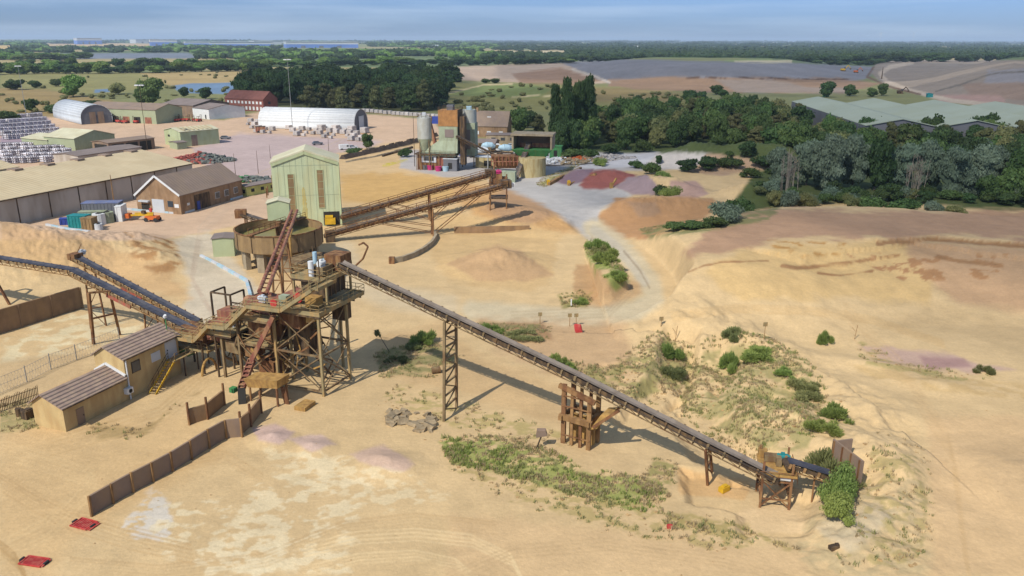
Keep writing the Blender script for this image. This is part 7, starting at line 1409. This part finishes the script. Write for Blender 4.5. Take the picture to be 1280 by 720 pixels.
# dark wood in the middle
DK = PP([(300, 138), (345, 132), (380, 137), (460, 139), (540, 141), (556, 138), (548, 122), (575, 104), (560, 96), (480, 100), (380, 104), (320, 108), (290, 122)])
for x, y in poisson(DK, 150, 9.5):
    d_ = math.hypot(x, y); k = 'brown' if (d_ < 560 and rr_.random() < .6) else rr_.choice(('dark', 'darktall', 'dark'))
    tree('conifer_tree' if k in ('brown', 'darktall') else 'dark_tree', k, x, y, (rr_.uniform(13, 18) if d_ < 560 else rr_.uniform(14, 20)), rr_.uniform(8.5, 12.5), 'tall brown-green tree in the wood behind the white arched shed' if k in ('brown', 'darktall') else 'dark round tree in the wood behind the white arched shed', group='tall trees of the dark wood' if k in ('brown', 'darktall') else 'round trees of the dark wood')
for a, b, h, r, lab in ((555, 103, 22, 16, 'highest dark round tree at the right end of the dark wood'), (535, 106, 19, 14, 'dark round tree next to the highest one'), (312, 112, 14, 9, 'dark tree at the left end of the dark wood')): q = P(a, b); tree('tree', 'dark', q.x, q.y, h, r, lab)
# hedges and tree belts in the countryside: individual trees in rows
def belt(pts, n_, h, r, key='wood', lab='', grp='', jit=.8):
    tot = [Vector((p.x, p.y, 0)) for p in (P(*q) for q in pts)]; segs = list(zip(tot, tot[1:])); Ls = [(b-a).length for a, b in segs]; T_ = sum(Ls)
    for i in range(n_):
        s = T_*(i+rr_.uniform(.1, .9))/n_; k = 0
        while k < len(Ls)-1 and s > Ls[k]: s -= Ls[k]; k += 1
        a, b = segs[k]; p = a.lerp(b, s/Ls[k]); tree('hedge_tree', key if isinstance(key, str) else rr_.choice(key), p.x, p.y+rr_.uniform(-1, 1)*r*jit, h*rr_.uniform(.65, 1.15), r*rr_.uniform(.8, 1.25), lab, group=grp, tr=h > 12)
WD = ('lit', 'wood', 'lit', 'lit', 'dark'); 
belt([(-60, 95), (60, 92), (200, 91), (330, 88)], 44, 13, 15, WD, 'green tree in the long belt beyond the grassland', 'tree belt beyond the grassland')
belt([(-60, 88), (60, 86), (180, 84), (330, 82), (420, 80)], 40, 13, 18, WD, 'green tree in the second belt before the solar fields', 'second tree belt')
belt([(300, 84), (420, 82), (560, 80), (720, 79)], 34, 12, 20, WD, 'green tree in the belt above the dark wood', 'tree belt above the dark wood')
belt([(560, 82), (640, 81), (720, 78)], 20, 14, 16, 'dark', 'dark tree in the thick belt behind the landfill', 'thick dark belt')
belt([(720, 77), (800, 78), (900, 77), (960, 80), (1080, 80)], 36, 15, 22, 'dark', 'dark tree on the skyline side of the landfill', 'dark belt above the landfill')
belt([(1000, 77), (1100, 78), (1200, 77), (1330, 78)], 34, 18, 22, 'dark', 'dark tree in the long wood above the right landfill mound', 'long wood on the right')
belt([(990, 80), (1080, 82), (1100, 79)], 12, 10, 14, 'wood', 'green tree at the foot of the long wood', 'trees at the foot of the long wood')
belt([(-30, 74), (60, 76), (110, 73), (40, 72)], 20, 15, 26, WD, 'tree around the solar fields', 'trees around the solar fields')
# far woods as masses of leafy clumps
def farmass(name, lab, spots, m='dleaf'):
    g = np.random.default_rng(len(spots)); parts = []
    for (x, y, r_, h_) in spots:
        z0 = H(x, y); lobes = [(x+g.uniform(-.5, .5)*r_, y+g.uniform(-.3, .3)*r_, z0+h_*g.uniform(.3, .55), r_*g.uniform(.5, .8), r_*g.uniform(.4, .6), h_*g.uniform(.35, .5)) for _ in range(2)]
        v, f = leaves(g, lobes, 26, r_*.16); parts.append((v, f)); c = core(lobes, .85); parts.append((c.v, c.f))
    o = bpy.data.objects.new(name, mesh_np(name, parts, m)); COL.objects.link(o); tag(o, lab, 'woods', kind='stuff')
spots = []
for i in range(6400):
    py_ = 52.3+22*rr_.random()**1.15; px_ = rr_.uniform(-80, 1360)
    if 225 < px_ < 460 and py_ > 53.5 and py_ < 60 and rr_.random() < .95: continue
    q = P(px_, py_)
    cl = float(vnoise(np.array([q.x/700.0]), np.array([q.y/420.0]), 66)[0])
    if cl < (.36 if px_ < 560 else .2) and py_ > 53.5: continue
    if py_ > 74: continue
    if 595 < px_ < 710 and 63.5 < py_ < 70: continue
    if (55 < px_ < 215 and 54.5 < py_ < 61.5) or (30 < px_ < 250 and 66 < py_ < 74.5) or (px_ < 20 and 58 < py_ < 66): continue
    D = q.length; spots.append((q.x, q.y, D*.008*rr_.uniform(.6, 1.4), rr_.uniform(10, 19)))
farmass('distant_woods', 'hazy dark woods and hedgerows spread over the plain to the horizon', [s for i, s in enumerate(spots) if s[0] > -.02*s[1] or i % 3]); farmass('distant_woods', 'hazy copses and hedgerows painted sunlit green among the darker woods of the plain', [s for i, s in enumerate(spots) if s[0] <= -.02*s[1] and i % 3 == 0], 'litleaf')
farmass('grassland_scrub', 'low scrub scattered on the rough grassland and slopes', [(q.x, q.y, rr_.uniform(2, 4), rr_.uniform(1.5, 4)) for q in [P(rr_.uniform(-40, 300), rr_.uniform(110, 143)) for _ in range(70)]+[P(rr_.uniform(560, 860), rr_.uniform(118, 142)) for _ in range(90)]+[P(rr_.uniform(-40, 560), rr_.uniform(84, 106)) for _ in range(60)]], 'brownleaf')
# distant town roofs (countable specks)
for i in range(26):
    px_ = rr_.choice((rr_.uniform(1040, 1180), rr_.uniform(780, 900), rr_.uniform(520, 560), rr_.uniform(10, 90))); q = P(px_, rr_.uniform(55.5, 60)); w_ = rr_.uniform(18, 40); t = thing('distant_house', q, 'tiny pale building among the far woods near the horizon', 'house', 'tiny pale buildings near the horizon')
    MB().cbox(q+UP*6, w_, 16, 14).build('wall', 'wgrey', t); MB().cbox(q+UP*13.6, w_+2, 17, 2).build('roof', rr_.choice(('slate', 'redroof', 'wgrey')), t)

# ------------------------------------------------------------------ near shrubs and weeds
NB = [(1047, 652, 3.2, 1.7, 'bush', 'front part of the tall bright bush by the feed frame'), (1048, 632, 4.4, 1.9, 'bush', 'middle of the tall bright bush by the feed frame'), (1047, 603, 3.0, 2.6, 'ybush', 'yellower rear clump of the bush hiding the short conveyor'),
      (1052, 520, 1.9, 1.9, 'bush', 'bright green shrub on the rough bank, the largest there'), (1030, 536, 1.2, 1.7, 'bush', 'lower lobe of the bright green shrub on the rough bank'), (1031, 430, 2.0, .9, 'bush', 'small upright shrub alone on the sand above the bank'), (986, 468, 1.2, 1.5, 'bush', 'small round green shrub at the edge of the rough bank'), (955, 446, 1.2, 2.6, 'bush', 'flat spreading green shrub at the top of the rough bank'), (910, 462, 2.6, 1.5, 'bush', 'upright bright shrub in the middle of the weedy bank'), (912, 446, 1.6, 1.6, 'ybush', 'darker shrub behind the upright bright one'),
      (835, 448, 2.4, 1.6, 'bush', 'grey-green shrub on the left spur of the bank'), (842, 470, 1.4, 1.8, 'ybush', 'dry shrub at the foot of the left spur'), (700, 458, 2.0, 1.6, 'bush', 'bright shrub just behind the long conveyor'), (716, 467, 1.8, 1.5, 'bush', 'second bright shrub just behind the long conveyor'), (530, 428, 2.0, 1.7, 'bush', 'green shrub on the sand between the tower and the lattice trestle'), (518, 436, .9, 1.3, 'ybush', 'low darker part of the shrub near the lattice trestle'), (492, 452, .8, 1.5, 'ybush', 'dry low shrub right of the tower'), (612, 416, 1.4, 1.8, 'bush', 'small shrub behind the middle of the long conveyor'), (655, 420, .7, 2.6, 'ybush', 'flat dark weeds in the brown patch by the track'),
      (720, 378, 1.0, 1.8, 'bush', 'weeds on the inner bend of the haul road'), (770, 345, 2.0, 2.0, 'bush', 'shrub at the lower end of the green strip beside the road'), (760, 328, 2.4, 2.2, 'bush', 'shrub in the middle of the green strip beside the road'), (747, 312, 2.4, 2.0, 'bush', 'shrub at the top of the green strip beside the road'), (752, 320, 2.0, 1.8, 'ybush', 'darker shrub inside the green strip beside the road'), (1226, 466, 1.2, 1.2, 'ybush', 'yellowish tuft at the end of the pink puddle'), (1005, 490, 1.4, 2.0, 'ybush', 'dry grey shrub on the rough bank'), (1010, 505, 1.2, 2.0, 'ybush', 'dry brown shrub below the grey one on the bank'),
      (845, 288, 1.6, 3.0, 'gbush', 'left end of the low weeds along the foot of the dune'), (870, 286, 1.6, 3.4, 'gbush', 'low weeds along the foot of the dune, middle'), (893, 283, 2.0, 3.4, 'gbush', 'low weeds along the foot of the dune, right end')]
for a, b, h, r, k, lab in NB: q = G(a, b); tree('shrub', k if h > 3 else {'bush': 'scrub', 'ybush': 'yscrub'}.get(k, k), q.x, q.y, h*1.25, r*1.1, lab, 'shrub', tr=False)
# leaning dead plant near the tower
q = G(487, 440); t = thing('leaning_sapling', q, 'thin leaning sapling with dry leaves right of the tower', 'sapling'); MB().tube(q, q+Vector((-1.6, .6, 2.6)), .06, .03, 6).build('stem', 'bark', t)
cl_ = crown_mesh('bush', 99, 'yleaf', 300, .3); c = bpy.data.objects.new('foliage', cl_); COL.objects.link(c); c.parent = t; c.location = (-1.6, .6, 2.0); c.scale = (.7, .6, 1.4)
# tufts
def tufts(name, lab, polys, dens, m, hmin, hmax, seed):
    g = np.random.default_rng(seed); Vs = []; cnt = 0
    for pl, dn in polys:
        w = PP(pl); xs = [p[0] for p in w]; ys = [p[1] for p in w]; ar = (max(xs)-min(xs))*(max(ys)-min(ys)); n_ = int(ar*dens*dn); x = g.uniform(min(xs), max(xs), n_); y = g.uniform(min(ys), max(ys), n_)
        ok = (sdf(w, x, y) > -.5) & (fbm(x/2.8, y/2.8, 500+seed) > .47+.03*g.normal(size=n_)); x, y = x[ok], y[ok]
        if not len(x): continue
        z = hgt(x, y); k = 9; X_ = np.repeat(x, k)+g.normal(size=len(x)*k)*.12; Y_ = np.repeat(y, k)+g.normal(size=len(x)*k)*.12; Z_ = np.repeat(z, k)
        hh = np.repeat(g.uniform(hmin, hmax, len(x)), k)*g.uniform(.5, 1.1, len(X_)); a = g.uniform(0, 6.28, len(X_)); wd = .03+.02*g.random(len(X_)); ln = g.uniform(.1, .6, len(X_))*hh
        ca, sa = np.cos(a), np.sin(a); b0 = np.stack([X_-sa*wd, Y_+ca*wd, Z_-.05], 1); b1 = np.stack([X_+sa*wd, Y_-ca*wd, Z_-.05], 1); t1 = np.stack([X_+ca*ln+sa*wd*.5, Y_+sa*ln-ca*wd*.5, Z_+hh], 1); t0 = np.stack([X_+ca*ln-sa*wd*.5, Y_+sa*ln+ca*wd*.5, Z_+hh], 1)
        Vs.append(np.stack([b0, b1, t1, t0], 1).reshape(-1, 3))
    v = np.concatenate(Vs); nq = len(v)//4; me = bpy.data.meshes.new(name); me.vertices.add(len(v)); me.vertices.foreach_set('co', v.astype(np.float32).ravel()); me.loops.add(len(v)); me.loops.foreach_set('vertex_index', np.arange(len(v), dtype=np.int32)); me.polygons.add(nq); me.polygons.foreach_set('loop_start', np.arange(0, len(v), 4, dtype=np.int32)); me.polygons.foreach_set('loop_total', np.full(nq, 4, np.int32)); me.update(calc_edges=True); me.materials.append(M[m])
    o = bpy.data.objects.new(name, me); COL.objects.link(o); tag(o, lab, 'weeds', kind='stuff'); print(name, nq)
VP = [(v[0], v[3]) for v in VEG]
tufts('weed_tufts', 'green weeds in patches over the banks and below the conveyor', VP, 3.2, 'grassg', .15, .42, 1); tufts('dry_grass', 'pale dry grass in patches over the banks', VP, 4.0, 'dry', .12, .4, 2)
tufts('green_weeds', 'lush green weeds in the strip left of the timber pier', [(VEG[0][0], 1.0), ([(555, 555), (600, 550), (640, 575), (620, 590), (565, 575)], 2.0), (VEG[4][0], .7), (VEG[2][0], .12)], 2.2, 'bright', .2, .55, 3)
# clods and stones on the rough banks
def clods(name, lab, polys, dens, smin, smax, m, seed):
    g = random.Random(seed); mb = MB(); global rr_; keep = rr_; rr_ = g
    for pl in polys:
        w = PP(pl); xs = [p[0] for p in w]; ys = [p[1] for p in w]; n_ = int((max(xs)-min(xs))*(max(ys)-min(ys))*dens)
        x = np.array([g.uniform(min(xs), max(xs)) for _ in range(n_)]); y = np.array([g.uniform(min(ys), max(ys)) for _ in range(n_)]); ok = (sdf(w, x, y) > 0) & (fbm(x/3, y/3, 600+seed) > .46); x, y = x[ok], y[ok]; z = hgt(x, y)
        for i in range(len(x)): k = rock(Vector((x[i], y[i], z[i]-.05)), g.uniform(smin, smax)*g.random()**.7+.04); i0 = len(mb.v); mb.v += k.v; mb.f += [tuple(q+i0 for q in f_) for f_ in k.f]
    rr_ = keep; o = mb.build(name, m); tag(o, lab, 'stones', kind='stuff'); print(name, len(mb.f))
clods('clods', 'sandy clods and small stones strewn over the rough banks', [VEG[2][0], VEG[3][0], VEG[11][0], VEG[1][0], VEG[16][0], [(1080, 560), (1160, 560), (1160, 720), (1040, 720)], [(480, 500), (560, 520), (570, 560), (500, 545)], [(980, 440), (1060, 480), (1060, 560), (1000, 560)]], .7, .06, .22, 'earth', 1)

clods('loose_stones', 'scattered small stones and crumbs over the quarry floor', [[(560, 640), (1010, 690), (1150, 720), (560, 720)], [(60, 560), (240, 500), (480, 470), (560, 560), (480, 700), (60, 700)], [(440, 400), (800, 400), (860, 560), (700, 560)], [(1140, 480), (1290, 490), (1290, 720), (1160, 720)]], .22, .02, .08, 'earth', 2)
# ------------------------------------------------------------------ air, sky, light
hb_ = MB(); hb_.quadbox([(-36000, -300, -12), (36000, -300, -12), (36000, 36000, -12), (-36000, 36000, -12), (-36000, -300, 150), (36000, -300, 150), (36000, 36000, 150), (-36000, 36000, 150)])
hm = bpy.data.materials.new('haze_air'); hm.use_nodes = True; nt = hm.node_tree; nt.nodes.remove(nt.nodes['Principled BSDF']); pv = nt.nodes.new('ShaderNodeVolumePrincipled'); pv.inputs['Color'].default_value = (.68, .84, 1, 1); pv.inputs['Density'].default_value = HAZE; nt.links.new(pv.outputs[0], nt.nodes['Material Output'].inputs['Volume'])
ho = hb_.build('haze', hm); tag(ho, 'thin blue haze over the plain', 'haze', kind='stuff')
SAZ = math.atan2(.81, .58); SEL = R(46)      # light travels towards +x +y
sd = bpy.data.lights.new('sun', 'SUN'); sd.energy = 4.0; sd.angle = R(.53); sd.color = (1, .955, .88); so = bpy.data.objects.new('sun', sd); COL.objects.link(so)
ld = Vector((math.cos(SAZ)*math.cos(SEL), math.sin(SAZ)*math.cos(SEL), -math.sin(SEL))); so.rotation_euler = ld.to_track_quat('-Z', 'Y').to_euler()
w = bpy.data.worlds.new('World'); scene.world = w; w.use_nodes = True; nt = w.node_tree; n = nt.nodes; l = nt.links; bg = n['Background']; sk = n.new('ShaderNodeTexSky'); sk.sky_type = 'NISHITA'; sk.sun_disc = False; sk.sun_elevation = SEL
sx, sy = -math.cos(SAZ), -math.sin(SAZ); sk.sun_rotation = math.atan2(sx, sy); sk.altitude = 120; sk.air_density = .9; sk.dust_density = .6; sk.ozone_density = 1.4
tc = n.new('ShaderNodeTexCoord'); mp = n.new('ShaderNodeMapping'); mp.inputs['Scale'].default_value = (1.2, 1.2, 22); no = n.new('ShaderNodeTexNoise'); no.inputs['Scale'].default_value = 2.2; no.inputs['Detail'].default_value = 6; l.new(tc.outputs['Generated'], mp.inputs[0]); l.new(mp.outputs[0], no.inputs['Vector'])
cr = n.new('ShaderNodeValToRGB'); cr.color_ramp.elements[0].position = .44; cr.color_ramp.elements[1].position = .78; cr.color_ramp.elements[0].color = (0, 0, 0, 1); cr.color_ramp.elements[1].color = (.5, .5, .5, 1); l.new(no.outputs['Fac'], cr.inputs[0])
mx = n.new('ShaderNodeMixRGB'); mx.inputs[2].default_value = (*SKYCLOUD, 1); l.new(cr.outputs[0], mx.inputs[0]); tint = n.new('ShaderNodeMixRGB'); tint.blend_type = 'MULTIPLY'; tint.inputs[0].default_value = 1; tint.inputs[2].default_value = (*SKYTINT, 1); l.new(sk.outputs[0], tint.inputs[1]); sxyz = n.new('ShaderNodeSeparateXYZ'); l.new(tc.outputs['Generated'], sxyz.inputs[0]); zr = n.new('ShaderNodeMapRange'); zr.interpolation_type = 'SMOOTHSTEP'; zr.inputs[1].default_value = .02; zr.inputs[2].default_value = .4; l.new(sxyz.outputs['Z'], zr.inputs[0]); hz = n.new('ShaderNodeMixRGB'); hz.inputs[1].default_value = (*SKYTINT, 1); hz.inputs[2].default_value = (1, 1, 1, 1); l.new(zr.outputs[0], hz.inputs[0]); l.new(hz.outputs[0], tint.inputs[2]); l.new(tint.outputs[0], mx.inputs[1]); l.new(mx.outputs[0], bg.inputs[0]); bg.inputs[1].default_value = .15
# clouds above, whose shade lies on the land behind the works
cm = bpy.data.materials.new('cloud_body'); cm.use_nodes = True; nt = cm.node_tree; b = nt.nodes['Principled BSDF']; b.inputs['Base Color'].default_value = (.9, .9, .92, 1); b.inputs['Roughness'].default_value = 1
tr = nt.nodes.new('ShaderNodeBsdfTransparent'); ms = nt.nodes.new('ShaderNodeMixShader'); ms.inputs[0].default_value = CLOUDOP; nt.links.new(tr.outputs[0], ms.inputs[1]); nt.links.new(b.outputs[0], ms.inputs[2]); nt.links.new(ms.outputs[0], nt.nodes['Material Output'].inputs[0])
def cloud(poly, alt, lab, seed, mtl=None):
    """poly: outline of its shade on the ground; the cloud floats up-sun of it"""
    off = -ld/abs(ld.z)*alt; off.z = 0; g = random.Random(seed); off = Vector((off.x, off.y, 0)); c = sum((Vector((a, b, 0)) for a, b in poly), Vector())/len(poly)
    pts = []
    for (a, b), (a2, b2) in zip(poly, poly[1:]+poly[:1]):
        k = max(2, int(math.hypot(a2-a, b2-b)/22))
        for i in range(k):
            p = Vector((a+(a2-a)*i/k, b+(b2-b)*i/k, 0)); d = (p-c).normalized(); pts.append(p+d*g.uniform(-5, 5))
    mb = MB(); K_ = len(pts); rings = [(1, 0, 0), (.9, 0, 16), (.72, 0, 34), (.4, 0, 48)]
    for s, _, z in rings:
        for p in pts: q = c+(p-c)*s+off; mb.v.append((q.x, q.y, alt+z*(1+.4*math.sin(q.x/23)*math.cos(q.y/31))))
    for r_ in range(3):
        for i in range(K_): j = (i+1) % K_; mb.f.append((r_*K_+i, r_*K_+j, r_*K_+K_+j, r_*K_+K_+i))
    mb.v.append((c.x+off.x, c.y+off.y, alt+52)); T_ = len(mb.v)-1; mb.v.append((c.x+off.x, c.y+off.y, alt)); B_ = T_+1
    for i in range(K_): j = (i+1) % K_; mb.f += [(3*K_+i, 3*K_+j, T_), (j, i, B_)]
    o = mb.build('cloud', mtl or cm, None, True); tag(o, lab, 'cloud', kind='structure')
if CLOUDOP > 0:
    thin = cm.copy(); thin.name = 'thin_cloud_body'; [x for x in thin.node_tree.nodes if x.type == 'MIX_SHADER'][0].inputs[0].default_value = .10
    cloud(PP([(850, 300), (900, 340), (1000, 368), (1100, 395), (1180, 440), (1300, 470), (1600, 470), (2200, 300), (1500, 270), (1100, 300), (960, 290)]), 960, 'thin veil of cloud whose faint shade lies on the slope of the dune', 4, thin)
    cloud(PP([(690, 236), (750, 262), (800, 272), (870, 290), (960, 304), (1060, 320), (1140, 348), (1280, 372), (1500, 400), (2200, 420), (3000, 200), (2200, 120), (1400, 95), (1000, 118), (860, 112), (740, 120), (650, 120), (560, 118), (560, 140), (620, 172), (660, 210)]), 900, 'flat grey cumulus whose shade lies over the dune and the wood', 1)
    cloud(PP([(290, 142), (300, 100), (420, 92), (580, 92), (600, 108), (560, 140), (540, 146), (420, 139), (340, 136)]), 900, 'flat grey cumulus whose shade lies over the dark wood', 2)
    cloud(PP([(620, 82), (760, 78), (1100, 78), (1400, 82), (1500, 96), (1000, 104), (760, 102), (620, 98)]), 1000, 'long cumulus whose shade lies over the landfill', 3)
scene.render.engine = 'CYCLES'; scene.view_settings.view_transform = 'Standard'; scene.view_settings.look = 'None'; scene.view_settings.exposure = .2; scene.view_settings.gamma = 1
scene.cycles.volume_bounces = 0; scene.cycles.max_bounces = 6; scene.cycles.diffuse_bounces = 2; scene.cycles.transparent_max_bounces = 16
